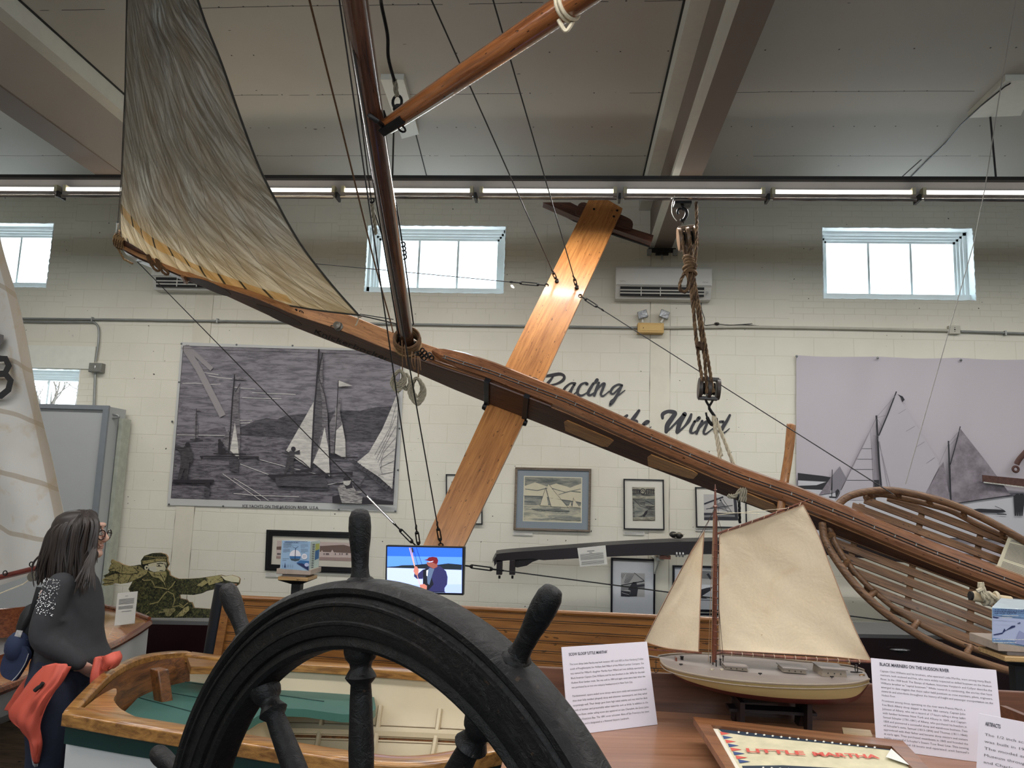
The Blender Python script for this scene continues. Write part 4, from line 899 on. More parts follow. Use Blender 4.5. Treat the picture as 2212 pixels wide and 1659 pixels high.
for word, lab in (('Racing', 'dark brush script word Racing on the wall beside the plank'), ('the', 'dark script word the on the wall, half hidden by the long hull'), ('Wind', 'dark brush script word Wind on the wall behind the rope sling')):
    mb = MB(); A = Art(mb, WY - .006, zc(1140, 780, 4.608), .0002)
    for stp in SCR[word]:
        pts = spline([(a, b, c) for a, b, c in stp], 7); A.line([(p.x, p.y, max(6, p.z * 1.5)) for p in pts], 8, MVIN)
        for e in (pts[0], pts[-1]): A.disc(e.x, e.y, max(3, e.z * .75), MVIN, 10)
    tag(mb.build('wall_lettering', smooth=0), lab, 'lettering')

# ---- framed pictures
def quad_inset(q, w_):
    (x0, y0), (x1, y1), (x2, y2), (x3, y3) = q; return [(x0 + w_, y0 + w_), (x1 - w_, y1 + w_), (x2 - w_, y2 - w_), (x3 + w_, y3 - w_)]
def framed(label, q, fw, fm, mm_, pic, group=None, Y=WY - .028, name='framed_picture'):
    c = P((q[0][0] + q[2][0]) / 2, q[2][1], Y); t = thing(name, label, 'picture', (c.x, WY - .02, c.z), group)
    o = [P(x, y, Y) for x, y in q]; i_ = [P(x, y, Y) for x, y in quad_inset(q, fw)]
    mb = MB(); dp = V((0, .026, 0))
    for k in range(4):
        j = (k + 1) % 4; mb.prism([o[k], o[j], i_[j], i_[k]], dp, fm)
        r_ = [lerp(0, 1, .5)]; mb.tube([o[k].lerp(i_[k], .35) + V((0, -.002, 0)), o[j].lerp(i_[j], .35) + V((0, -.002, 0))], .004, fm, 6)
    mb.build('frame', t, 30)
    mb = MB(); mb.prism([p + V((0, .012, 0)) for p in i_], (0, .006, 0), mm_); mb.build('mat_board', t, 0)
    mb = MB(); A_ = Art(mb, Y + .011, pic[0], .0003); pic[1](A_); mb.build('print', t, 0)
    return t
MBF = mat('black_frame', (26, 26, 34), .3, var=.1); MSF = wood('grey_bronze_frame', (140, 124, 106), (86, 78, 70), 20, .4, .3, (1, 0, 0)); MMW = mat('white_mat', (214, 211, 200), .6, var=.02, scale=2); MMB = mat('blue_mat', (132, 142, 150), .6, var=.03, scale=2); MCR = flat('cream_mat', (206, 202, 180))
K1 = mat('print_paper', (206, 198, 172), .6, var=.05); K2 = engrave('wash_grey', (150, 150, 138), (96, 102, 100), 22); K3 = flat('wash_dark', (74, 80, 80)); K4 = engrave('wash_water', (196, 190, 166), (132, 136, 128), 30)
def wc(A):          # grid: close-up at 1080,990 x3.95
    A.poly([(205, 150), (702, 163), (698, 552), (194, 537)], MCR); A.poly([(212, 158), (694, 170), (690, 543), (201, 530)], K1)
    A.poly([(212, 158), (694, 170), (694, 215), (600, 250), (480, 215), (400, 240), (300, 205), (212, 235)], K2); A.line([(215, 262), (320, 275), (420, 250), (560, 290), (690, 262)], 8, K2); A.line([(500, 310), (600, 280), (690, 290)], 8, K2)
    A.poly([(208, 318), (360, 322), (480, 345), (600, 360), (692, 375), (690, 405), (206, 400)], K2); A.poly([(205, 405), (690, 425), (690, 540), (202, 528)], K4); A.line([(204, 320), (360, 330), (500, 350), (690, 378)], 5, K3)
    A.poly([(415, 218), (470, 290), (580, 418), (437, 415), (400, 270)], K1); A.poly([(388, 255), (412, 400), (340, 405)], K1); A.line([(390, 250), (437, 415)], 5, K3); A.line([(415, 218), (470, 290), (580, 418)], 3, K3); A.line([(388, 255), (340, 405)], 3, K3); A.line([(340, 405), (437, 412), (590, 420)], 3, K3)
    A.poly([(625, 340), (680, 418), (616, 415)], K1); A.line([(628, 335), (616, 415)], 3, K3); A.line([(625, 340), (680, 418)], 2, K3); A.poly([(605, 370), (608, 412), (582, 412)], K1); A.line([(590, 415), (690, 425)], 3, K3)
    A.poly([(270, 430), (440, 425), (590, 445), (600, 452), (470, 452), (310, 445)], K2); A.line([(270, 430), (440, 448), (590, 452)], 4, K3); A.line([(350, 450), (520, 425)], 4, K3); A.poly([(480, 500), (690, 505), (690, 530), (430, 520)], K2)
framed('blue matted watercolour of sailing ice yachts in a bronze grey frame', [(1113, 1009), (1277.5, 1012.5), (1275, 1149.5), (1109, 1145)], 5, MSF, MMB, (zc(1080, 990, 3.95), wc))
K5 = engrave('newsprint', (176, 172, 152), (120, 116, 104), 60); K6 = engrave('newsprint_dark', (120, 120, 114), (60, 60, 58), 60)
def mag(A):
    A.poly([(1127, 245), (1322, 248), (1325, 537), (1134, 535)], K5); A.poly([(1130, 300), (1320, 303), (1320, 322), (1131, 320)], K6)
    for x0, x1 in ((1135, 1195), (1250, 1318)):
        for k in range(5): x = lerp(x0, x1, k / 4.6); A.line([(x, 262), (x + 2, 306)], 8, E6)
        A.line([(x0 - 2, 266), (x1, 272)], 6, E6)
    A.disc(1218, 282, 26, E6); A.disc(1218, 282, 19, K5); A.line([(1206, 290), (1218, 270), (1230, 292)], 5, E6)
    A.poly([(1133, 343), (1320, 345), (1322, 527), (1136, 526)], K6); A.poly([(1145, 370), (1268, 428), (1240, 470), (1150, 515)], K2); A.line([(1140, 350), (1200, 410), (1275, 430), (1305, 435)], 4, E6); A.poly([(1240, 452), (1262, 440), (1255, 470), (1232, 500), (1215, 495)], E6); A.line([(1180, 515), (1240, 478)], 4, E6)
    A.poly([(1237, 350), (1318, 352), (1315, 404), (1238, 402)], K2); A.line([(1238, 402), (1315, 404)], 4, K5); A.line([(1240, 360), (1310, 395)], 5, E6); A.poly([(1140, 505), (1320, 500), (1320, 525), (1138, 524)], K5)
framed('thin black frame with a small old magazine page under white mat', [(1347, 1034), (1434, 1036), (1435.5, 1145), (1347.5, 1143.5)], 2.6, MBF, MMW, (zc(1080, 990, 3.95), mag))
K7 = flat('photo_pale', (178, 176, 174)); K8 = flat('photo_ink', (44, 44, 52))
def rig(A):
    A.poly([(1738, 306), (2035, 312), (2032, 530), (1742, 528)], K7); A.poly([(1740, 465), (2030, 468), (2030, 530), (1742, 528)], K8); A.line([(1742, 495), (1900, 488), (2030, 492)], 18, flat('photo_mid', (120, 120, 122)))
    A.line([(1742, 390), (1905, 330)], 14, K8); A.line([(2005, 340), (2020, 525)], 26, K8); A.poly([(1780, 430), (1885, 370), (1950, 425), (1860, 435)], flat('photo_mid', (120, 120, 122))); A.line([(1760, 432), (1985, 402)], 6, K8)
    for q in (((1850, 335), (1870, 500)), ((1900, 345), (1985, 470)), ((1880, 350), (1950, 470)), ((1860, 420), (2010, 470))): A.line(list(q), 3, K8)
    A.disc(1882, 357, 8, K8)
framed('black framed photograph of masts and rigging hung under the long hull', [(1502, 1052), (1612, 1052), (1614, 1141), (1504, 1139)], 2.6, MBF, MMW, (zc(1080, 990, 3.95), rig))
def man(A):        # grid: close-up at 1300,1140 x4.424
    A.poly([(184, 428), (411, 436), (409, 662), (182, 658)], K7); A.poly([(300, 545), (340, 540), (409, 530), (409, 585), (182, 600), (184, 560)], flat('photo_mid', (120, 120, 122)))
    for k in range(9): A.line([(192 + k * 16, 436), (186 + k * 3, 470 + k * 10)] if k < 3 else [(200 + k * 14, 436), (190 + k * 8, 530)], 3, K8)
    A.line([(310, 430), (405, 505)], 4, K8); A.line([(184, 550), (300, 528), (405, 508)], 8, K8)
    A.poly([(295, 520), (330, 518), (345, 590), (335, 655), (265, 658), (275, 600), (250, 590)], K8); A.line([(320, 560), (409, 548)], 18, K8); A.poly([(182, 600), (270, 610), (265, 660), (182, 655)], K8); A.line([(190, 620), (260, 640)], 4, K7)
framed('black framed portrait photograph of a man working under a boom, below the dark plank', [(1320, 1204), (1416, 1208), (1414.5, 1395), (1318.5, 1393)], 4, MBF, mat('cool_mat', (208, 210, 214), .6, var=.02), (zc(1300, 1140, 4.424), man))
def man2(A):
    A.poly([(945, 405), (1085, 400), (1085, 545), (948, 540)], K7); A.poly([(945, 410), (1060, 420), (1070, 490), (950, 485)], flat('photo_mid', (120, 120, 122)))
    A.line([(1010, 440), (1045, 490)], 22, K8); A.poly([(945, 590), (1000, 575), (1060, 565), (1040, 600), (960, 650), (1015, 680), (945, 675)], K8); A.line([(945, 690), (1085, 695)], 6, K8)
framed('black framed photograph half hidden behind the small jib of the sloop model', [(1453, 1221), (1556, 1223), (1556, 1322), (1453, 1320)], 4.5, MBF, mat('cool_mat', (208, 210, 214)), (zc(1300, 1140, 4.424), man2))
framed('black frame low on the wall showing just under the photograph behind the sloop model', [(1508, 1325), (1600, 1326), (1600, 1400), (1508, 1400)], 4, MBF, MMW, (zc(1300, 1140, 4.424), lambda A: A.poly([(1000, 840), (1200, 845), (1200, 1000), (1000, 1000)], K7)))
framed('narrow black frame mostly covered by the lower end of the runner plank', [(963, 1024), (1042, 1025), (1042, 1133), (963, 1131)], 2.4, MBF, MMW, (zc(0, 0, 1), lambda A: A.poly([(975, 1040), (1022, 1041), (1022, 1110), (975, 1110)], K5)))
H1, H2, H3 = flat('sepia_hill', (104, 84, 76)), flat('sepia_sky', (184, 166, 160)), flat('sepia_snow', (190, 172, 166))
def pano(A):       # grid: close-up at 560,1130 x9.217
    A.poly([(358, 350), (1870, 395), (1860, 760), (336, 705)], H2); A.poly([(345, 470), (700, 440), (1250, 455), (1500, 440), (1680, 432), (1860, 480), (1862, 600), (345, 530)], H1); A.poly([(342, 530), (1862, 600), (1860, 700), (338, 660)], H3); A.poly([(338, 655), (1860, 690), (1860, 760), (336, 705)], flat('sepia_dark', (150, 128, 122)))
    A.poly([(1248, 535), (1275, 582), (1225, 580)], H3); A.poly([(1455, 528), (1490, 590), (1420, 588)], H3)
    for x in (365, 380, 400, 418, 1290, 1335, 1358, 1382, 1515, 1605, 1650, 1735, 1755): A.poly([(x - 7, 595 + (x % 7)), (x + 7, 597), (x + 5, 635), (x - 5, 635)], E6)
framed('wide black framed sepia panorama of a frozen river, behind the info cube', [(575.5, 1144.3), (795, 1151), (792, 1240), (572, 1232)], 13, mat('deep_black_frame', (14, 14, 18), .35, var=.05), mat('ivory_mat', (198, 192, 178), .6, var=.02), (zc(560, 1130, 9.217), pano), name='panorama_picture')
# small caption cards
MCARD = mat('card_white', (212, 210, 202), .6, var=.02, scale=3); MTXT = flat('print_grey', (96, 94, 96)); MTX2 = flat('print_dark', (44, 44, 58))
def lines_of_text(A, x0, x1, y0, y1, n, m, h=.5, last=.6):
    rr = random.Random(int(x0 + y0))
    for k in range(n):
        y = lerp(y0, y1, k / max(1, n - 1)); x = x0; xe = x1 if k < n - 1 else lerp(x0, x1, last)
        while x < xe:
            w_ = min(rr.uniform(.03, .09) * (x1 - x0), xe - x); A.line([(x, y), (x + w_, y)], h, m); x += w_ + (x1 - x0) * .014
for q, lab in ((((1108, 1147), (1150, 1148), (1150, 1157), (1108, 1156)), 'tiny caption card under the blue matted watercolour'), (((1347, 1148), (1392, 1149), (1392, 1156), (1347, 1155)), 'tiny caption card under the framed magazine page'), (((1502, 1141), (1550, 1142), (1550, 1148), (1502, 1147)), 'tiny caption card under the framed rigging photograph'), (((573, 1237), (612, 1238), (612, 1247), (573, 1246)), 'tiny caption card under the sepia panorama')):
    mb = MB(); mb.prism([P(x, y, WY - .012) for x, y in q], (0, .010, 0), MCARD); A = Art(mb, WY - .0125, zc(0, 0, 1)); lines_of_text(A, q[0][0] + 2, q[1][0] - 2, q[0][1] + 2.5, q[3][1] - 2, 3, MTXT, .5)
    tag(mb.build('caption_card', smooth=0), lab, 'card')

# ---- split air conditioners
def ac(label, x0, x1, y0, y1, full=True):
    Y = WY - .22; a, b, c, d = P(x0, y0, Y), P(x1, y0 + 2, Y), P(x1, y1, Y), P(x0, y1, Y)
    t = thing('air_conditioner', label, 'air conditioner', ((a.x + b.x) / 2, WY, d.z)); MA = mat('ac_plastic', (208, 206, 198), .4, var=.01, scale=2)
    xa, xb, zt, zb = a.x, b.x, a.z, d.z; hh = zt - zb
    mb = MB(); prof = [(WY, zt), (Y + .03, zt), (Y, zt - .03), (Y - .0, zb + .38 * hh), (Y + .02, zb + .36 * hh), (Y + .045, zb + .08), (Y + .09, zb), (WY, zb)]
    mb.prism([(xa, y_, z_) for y_, z_ in prof], (xb - xa, 0, 0), MA); mb.build('casing', t, 30, bevel=.008)
    mb = MB(); s_ = V((0, .025, -.28 * hh)); o = V((xa + .05, Y + .016, zb + .34 * hh)); wdt = xb - xa - .13
    mb.prism([o, o + V((wdt, 0, 0)), o + V((wdt, 0, 0)) + s_, o + s_], (0, -.004, 0), MBLK); mb.build('air_outlet', t, 0)
    mb = MB()
    for k in (.36, .68): mb.box(o + s_ * k + V((wdt / 2, -.008, 0)), (wdt / 2, 0, 0), (0, .008, .006), (0, -.003, .004), MA)
    for k in (.25, .48): mb.box(o + s_ * .5 + V((wdt * k, -.01, 0)), (.004, 0, 0), (0, .005, 0), (0, 0, .05), MA)
    mb.build('louvre', t, 0)
    mb = MB(); mb.bx(xa + .01, xb - .01, Y - .002, Y + .004, zb + .385 * hh, zb + .395 * hh, mat('ac_seam', (150, 148, 142), .5)); mb.box((xb - .05, Y + .01, zb + .18 * hh), (.012, 0, 0), (0, .003, 0), (0, 0, .012), mat('ac_seam', (150, 148, 142)))
    mb.text('FUJITSU', V((xa + .04, Y - .002, zb + .48 * hh)), (1, 0, 0), (0, 0, 1), .018, mat('ac_seam', (150, 148, 142))); mb.text('Halcyon', V((xb - .1, Y - .002, zb + .48 * hh)), (1, 0, 0), (0, 0, 1), .018, mat('ac_seam', (150, 148, 142))); mb.build('front_marks', t, 0)
ac('white wall air conditioner above the emergency light', 1331, 1538, 573, 641)
ac('white wall air conditioner half hidden by the bow and grey jib', 331, 540, 552, 622)
# ---- emergency light
Y = WY - .12; t = thing('emergency_light', 'beige emergency light box with two square lamp heads on the wall pipe', 'light', (P(1405, 719, Y).x, WY, P(1405, 719, Y).z))
a, b = P(1378, 697, Y), P(1434, 719, Y); mb = MB(); mb.bx(a.x, b.x, Y, WY - .01, b.z, a.z, mat('beige_plastic', (196, 158, 88), .5, var=.03)); mb.bx(a.x + .02, b.x - .02, Y - .004, Y, b.z + .02, a.z - .02, mat('beige_panel', (204, 168, 98), .5, var=.03)); mb.lathe(P(1390, 708, Y - .005), (0, -1, 0), [(.006, 0), (.004, .003)], MBLK, 8); mb.build('case', t, 30, bevel=.006)
for x, tl_ in ((1388, -.25), (1435, .3)):
    c = P(x, 680, Y + .02); mb = MB(); mb.tube([P(x if x < 1400 else 1427, 697, Y + .04), c + V((0, .02, -.03))], .012, MTRIM, 8)
    ux, uz = V((math.cos(tl_), .25 * (1 if tl_ > 0 else -1), math.sin(tl_) * -1)).normalized(), V((math.sin(tl_), 0, math.cos(tl_)))
    mb.box(c, ux * .052, V((0, .028, 0)), uz * .042, mat('clear_lens', (150, 152, 154), .12, .7, var=.3, scale=40, bmp=.5)); mb.box(c + V((0, .03, 0)), ux * .045, V((0, .012, 0)), uz * .038, MTRIM); mb.build('lamp_head', t, 30, bevel=.01)
# ---- conduits
def conduit(name, lab, pts, r, Y=WY - .03, m=None, clips=()):
    mb = MB(); mb.tube([P(x, y, Y) for x, y in pts], r, m or MGAL, 8)
    for x, y in clips: mb.box(P(x, y, Y), (.008, 0, 0), (0, .02, 0), (0, 0, r + .012), m or MGAL)
    tag(mb.build(name, smooth=50), lab, 'pipe'); return
conduit('wall_conduit', 'long galvanised pipe crossing the whole back wall under the windows', [(40, 688), (300, 691), (700, 697), (1000, 702.5), (1378, 708)], .013, clips=((200, 690), (470, 693), (1141, 704), (870, 700)))
conduit('wall_conduit', 'white painted pipe on the wall right of the emergency light', [(1434, 708), (1600, 706), (1750, 708), (1900, 711), (2050, 714)], .016, m=mat('painted_pipe', (188, 184, 170), .5, var=.06))
conduit('wall_conduit', 'short galvanised pipe on the wall right of the outlet box', [(2075, 716), (2260, 722)], .013, clips=((2171, 720),))
mb = MB(); mb.tube([P(x, y, WY - .03) for x, y in sp2([(-20, 693), (100, 695.5), (190, 695.5), (205, 698), (213, 710), (212.5, 740), (206.5, 781)], 6)], .012, MGAL, 8); mb.tube([P(x, y, WY - .03) for x, y in ((206, 806), (205, 830), (203, 880))], .014, MGAL, 8)
tag(mb.build('bent_conduit', smooth=50), 'bent galvanised pipe dropping into the grey switch box by the small window', 'pipe')
a, b = P(192.5, 783.5, WY - .08), P(217.5, 804, WY - .08); mb = MB(); mb.bx(a.x, b.x, WY - .08, WY - .0, b.z, a.z, mat('grey_box', (126, 126, 120), .5, .2, var=.05)); mb.bx(a.x + .005, b.x - .005, WY - .088, WY - .08, b.z + .005, a.z - .005, mat('grey_box', (126, 126, 120))); mb.box(P(205, 793, WY - .09), (.006, 0, 0), (0, .006, 0), (0, 0, .02), MSTEEL)
tag(mb.build('switch_box', bevel=.006), 'grey square switch box on the pipe beside the small lower window', 'switch box')
a, b = P(2050, 703, WY - .05), P(2075, 721, WY - .05); mb = MB(); mb.bx(a.x, b.x, WY - .05, WY, b.z, a.z, mat('painted_pipe', (188, 184, 170)))
for dx in (-.028, .028):
    for dz in (-.02, .0, .02): mb.box(((a.x + b.x) / 2 + dx * .0 , WY - .052, (a.z + b.z) / 2 + dz + (.0)), (.003 if dz else .008, 0, 0), (0, .002, 0), (0, 0, .005), MBLK)
tag(mb.build('outlet_box', bevel=.005), 'white outlet box on the wall pipe left of the short galvanised pipe', 'outlet')
mb = MB(); mb.tube([P(x, y, WY - .012) for x, y in sp2([(1516, 640), (1515, 665), (1522, 688), (1524, 703), (1560, 704), (1600, 701), (1640, 704)], 5)], .004, MWIRE, 5); mb.tube([P(x, y, WY - .012) for x, y in sp2([(1524, 703), (1550, 700), (1580, 702), (1625, 699)], 5)], .003, MWIRE, 5)
for k in range(5): mb.ring(P(1546 + k * 1.2, 699 + (k % 2), WY - .02), (0, 1, 0), .012, .003, MBLK, 8, 4)
tag(mb.build('wall_wire'), 'thin loose dark wire running along the wall pipe below the air conditioner', 'wire')
# ice tools hanging on the right banner
MRUST = mat('rusty_iron', (92, 62, 56), .7, .2, var=.2, scale=30, bmp=.3)
mb = MB(); Yt = WY - .15; pts = [P(x, y, Yt) for x, y in ((2122, 1026), (2240, 1037), (2420, 1052), (2420, 1078), (2240, 1056), (2123, 1040))]; mb.prism(pts, (0, .006, 0), MRUST)
for k in range(40): q = P(2126 + k * 3.2, 1042 + k * 3.2 * .12, Yt - .001); mb.box(q, (.004, 0, 0), (0, .003, 0), (0, 0, .006), MTRIM)
tag(mb.build('ice_saw', smooth=0), 'long rusty ice saw mounted over the right photo banner', 'saw')
mb = MB(); mb.tube([P(x, y, Yt) for x, y in sp2([(2196, 1003), (2200, 995), (2208, 985), (2225, 970), (2260, 960)], 5)], .028, MRUST, 8, flatn=(0, 1, 0), ratio=.3); mb.ring(P(2194, 1013.5, Yt), (0, 1, 0), .028, .012, MRUST, 18, 8)
tag(mb.build('ice_hook', smooth=50), 'rusty curved iron tool with a ring end above the ice saw', 'tool')
# ---- black runner plank on the wall shelf brackets, with its sign and block
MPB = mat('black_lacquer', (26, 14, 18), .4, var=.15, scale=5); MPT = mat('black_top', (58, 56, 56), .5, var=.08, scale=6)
Yp = 7.75
t = thing('black_runner_plank', 'long black iceboat runner plank carried on wall brackets behind the sloop model', 'plank', (P(1450, 1190, Yp).x, Yp, P(1450, 1195, Yp).z))
topc = sp2([(1064, 1207), (1072, 1193), (1085, 1187), (1200, 1178), (1340, 1168), (1450, 1163), (1540, 1161), (1700, 1160), (1800, 1164), (1960, 1180), (2120, 1200)], 5); n_ = len(topc)
th = lambda x: 3 if x < 1068 else (19 if x < 1160 else 24 + 6 * min(1, (x - 1160) / 300))
mb = MB(); vs = []
for x, y in topc:
    vs += [P(x, y, Yp + .3) + V((0, 0, .0)), P(x, y + 8, Yp), P(x, y + th(x) + 6, Yp), P(x, y + th(x), Yp + .3)]
mb.add(vs, [(4 * i + 1, 4 * i + 5, 4 * i + 6, 4 * i + 2) for i in range(n_ - 1)] + [(4 * i + 2, 4 * i + 6, 4 * i + 7, 4 * i + 3) for i in range(n_ - 1)] + [(3, 2, 1, 0)[::-1], tuple(4 * (n_ - 1) + k for k in range(4))], MPB)
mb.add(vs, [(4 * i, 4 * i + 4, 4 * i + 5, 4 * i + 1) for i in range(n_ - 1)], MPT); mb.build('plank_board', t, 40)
mb = MB(); mb.prism([P(x, y, Yp + .04) for x, y in ((1110, 1208), (1175, 1205), (1150, 1214), (1138, 1222), (1118, 1226), (1108, 1224))], (0, .04, 0), MPB); mb.build('knee', t, 30)
for x in (1079, 1107):
    mb = MB(); a = P(x, 1210, Yp); mb.bx(a.x - .028, a.x + .028, Yp, Yp + .08, P(x, 1242, Yp).z, a.z, MPB); mb.lathe(P(x, 1243, Yp + .04), (0, 0, -1), [(.012, 0), (.012, .03), (.0, .032)], MIRON, 8); mb.build('runner_cheek', t, 30, bevel=.004)
mb = MB(); c = P(1468, 1197, Yp + .02); mb.tube([c + V((-.06, 0, 0)), c + V((.06, 0, 0))], .012, MSTEEL, 8)
for dx in (-.03, .0, .03): mb.lathe(c + V((dx, 0, 0)), (1, 0, 0), [(.0, -.008), (.028, -.008), (.028, .008), (.0, .008)], MSTEEL, 8)
mb.build('bolt', t, 30)
mb = MB(); a = P(1413, 1199, Yp + .05); mb.bx(P(1426, 1200, Yp).x, P(1450, 1200, Yp).x, Yp + .04, WY, a.z - .035, a.z, wood('bracket_pad', (150, 84, 52), (90, 46, 28), 14, .4, .2, (1, 0, 0)))
mb2 = MB(); mb2.bx(P(1422, 1200, Yp).x, P(1438, 1200, Yp).x, Yp + .15, WY, P(1420, 1207, Yp).z - .03, P(1420, 1207, Yp).z, MTRIM); mb2.prism([(P(1428, 1200, Yp).x, Yp + .2, a.z - .06), (P(1428, 1200, Yp).x, WY, a.z - .06), (P(1428, 1200, Yp).x, WY, a.z - .25)], (.015, 0, 0), MTRIM)
sb = tag(mb2.build('shelf_bracket'), 'white shelf bracket under the black runner plank, right of the framed portrait', 'bracket'); o = mb.build('wood_pad', sb, 30)
mb = MB(); c = P(1460, 1157, Yp - .02 + .12); c.z += 0; mb.ball(c + V((-.025, 0, .01)), (.04, .05, .03), mat('dark_block', (44, 42, 38), .5, var=.2, scale=20), 14, ax=(0, 0, 1), side=(1, 0, 0)); mb.ball(c + V((.03, 0, .002)), (.035, .05, .032), mat('dark_block', (44, 42, 38)), 14, side=(1, 0, 0)); mb.ring(c + V((.01, -.01, 0)), (0, .5, 1), .058, .005, MROPEG, 20, 5); mb.ring(c + V((.03, -.01, 0)), (0, .5, 1), .030, .005, MROPEG, 20, 5)
tag(mb.build('rope_stropped_block', smooth=60), 'small dark round block with rope strop on top of the black runner plank', 'block')
mb = MB(); q = ((1247, 1184), (1308, 1178), (1312, 1219), (1253, 1225)); mb.prism([P(x, y, Yp - .012) for x, y in q], (0, .004, 0), MCARD)
A = Art(mb, Yp - .0125, zc(0, 0, 1)); A.line([(1268, 1190.8), (1284, 1189.5)], 1.2, MTXT); A.line([(1273, 1194), (1279, 1193.6)], 1, MTXT)
for k in range(7): A.line([(1253 + k * .25, 1198 + k * 1.9), (1303 + k * .2, 1193.5 + k * 1.9)], .7, MTXT)
for k in range(4): A.line([(1256, 1214 + k * 1.9), (1305, 1210 + k * 1.9)], .7, MTXT)
tag(mb.build('plank_sign', smooth=0), 'small white text card tilted against the black runner plank', 'sign')
# ================================================================ THINGS STANDING BETWEEN THE WALL AND THE FRONT
# ---- rope tackle from the rail to the hull
t = thing('block_and_tackle', 'tarred rope tackle with two wooden blocks hanging from the rail trolley', 'tackle', P(1530, 1000, 6.2))
WBLK = wood('block_wood', (162, 134, 108), (108, 84, 62), 14, .5, .1, (0, 0, 1)); WBLD = wood('block_dark', (72, 60, 54), (38, 32, 30), 14, .5, .1, (0, 0, 1))
MROPET = mat('tarred_rope', (132, 104, 74), .85, var=.25, scale=50); MROPETD = mat('tarred_rope_dark', (86, 62, 42), .85, var=.25, scale=50)
Yb = 6.24
mb = MB(); mb.box(P(1474, 441, Yb), (.07, 0, 0), (0, .05, 0), (0, 0, .012), MIRON); mb.tube([P(1474, 440, Yb), P(1474, 453, Yb)], .014, MIRON, 8)
mb.tube([P(x, y, Yb) for x, y in sp2([(1474, 450), (1482, 455), (1483, 464), (1478, 474), (1473, 478), (1473, 474)], 5)], [.010] + [.016] * 25, MIRON, 8); mb.tube([P(x, y, Yb) for x, y in sp2([(1474, 450), (1466, 452), (1463, 458), (1465, 463)], 5)], .010, MIRON, 8)
mb.tube([P(1477, 474, Yb), P(1477, 483, Yb)], .007, MIRON, 6); mb.build('top_hook', t)
def block(cx, cy, w_, h_px, Y, wd_, tilt, nm):
    u = (P(cx + math.cos(tilt) * 10, cy + math.sin(tilt) * 10, Y) - P(cx, cy, Y)).normalized(); v = (P(cx - math.sin(tilt) * 10, cy + math.cos(tilt) * 10, Y) - P(cx, cy, Y)).normalized(); c = P(cx, cy, Y); s_ = 1661 / Y
    W2, H2 = w_ / s_ / 2, h_px / s_ / 2; f = u.cross(v)
    mb = MB()
    for k in (-1, -.05, .9):
        o = c + u * (W2 * k - .006)
        mb.prism([o + v * (H2 * math.sin(a)) + f * (H2 * .8 * math.cos(a)) for a in [i * math.pi / 10 for i in range(20)]], u * .026, wd_)
    mb.box(c + v * H2 * .9, u * W2, v * .014, f * .03, wd_); mb.box(c - v * H2 * .9, u * W2, v * .014, f * .03, wd_); b_ = mb.build(nm, t, 40, bevel=.004)
    mb = MB()
    for k in (-.5, .45): mb.lathe(c + u * (W2 * k - .008), u, [(.0, 0), (H2 * .62, 0), (H2 * .52, .01), (H2 * .62, .02), (.0, .02)], MIRON, 16)
    mb.build('sheave', b_)
    return c, u, v
block(1484, 515, 36, 52, Yb, WBLK, -.12, 'upper_block'); block(1530.5, 840, 40, 46, 6.15, WBLD, .06, 'lower_block')
def rp(pts, Y0_, Y1_, r=.013, nm='rope'):
    mb = MB(); n = len(pts); rope(mb, [P(x, y, lerp(Y0_, Y1_, k / (n - 1))) for k, (x, y) in enumerate(sp2(pts, 1))], r, MROPET, MROPETD); return mb.build(nm, t, 60)
for q in ([(1472, 500), (1476, 530), (1490, 570), (1497, 620), (1500, 700), (1505, 735), (1510, 780), (1518, 825)], [(1488, 498), (1492, 530), (1484, 560), (1496, 600), (1504, 650), (1514, 720), (1523, 780), (1527, 850)], [(1489, 500), (1494, 545), (1499, 600), (1508, 650), (1518, 710), (1530, 780), (1541, 848)], [(1504, 436), (1505, 480), (1504, 540), (1501, 580)], [(1478, 540), (1488, 590), (1494, 640), (1500, 690), (1504, 740), (1508, 750)]):
    rp(q, 6.18, 6.1)
rp([(1490, 552), (1484, 575), (1478, 590), (1469, 610), (1468, 625), (1478, 632), (1486, 625), (1488, 605), (1484, 590), (1486, 575)], 6.14, 6.12, nm='hanging_bight')
mb = MB(); sz = MB()
for k in range(6): mb.ring(P(1488 + (k % 3) * 2, 560 + k * 6, 6.14), V((random.uniform(-.4, .4), .3, 1)), .042, .014, MROPET, 14, 6)
for k in range(4): sz.ring(P(1510, 742 + k * 3, 6.08), V((.2 * k, .3, 1)), .022, .009, MROPETD, 12, 5)
mb.build('rope_knot', t); sz.build('seizing', t)
mb = MB(); Y = 6.13
for k in (-1, 1): mb.tube([P(1532 + k * 8, 862, Y), P(1532 + k * 6, 868, Y), P(1532 + k, 876, Y)], .010, MIRON, 6)
mb.ring(P(1532, 879, Y), (1, 0, 0), .018, .008, MIRON, 12, 6); mb.tube([P(x, y, Y) for x, y in sp2([(1532, 882), (1537, 890), (1544, 900), (1546, 910), (1541, 917), (1533, 912), (1527, 900), (1525, 891)], 5)], [.012] * 12 + [.017] * 12 + [.014] * 6 + [.008] * 6, MIRON, 8); mb.build('lower_hook', t)
sl = MB()
for q in ([(1541, 898), (1545, 930), (1550, 955), (1556, 1000)], [(1543, 898), (1556, 930), (1570, 965), (1588, 1012)], [(1541, 905), (1548, 940), (1556, 975), (1558, 985)]): rope(sl, [P(x, y, lerp(6.13, 6.08, k / 3)) for k, (x, y) in enumerate(q)], .014, MROPEW, MROPEW)
for k in range(3): rope(sl, [P(x + k * 5, y, 5.9 + .02 * k) for x, y in sp2([(1572, 1070), (1582, 1074), (1594, 1066), (1600, 1056), (1598, 1084)], 4)], .014, MROPEG, MROPEG)
rope(sl, [P(1594, 1066, 5.9), P(1597, 1090, 5.9), P(1598, 1130, 5.92)], .010, MIRON, MIRON)
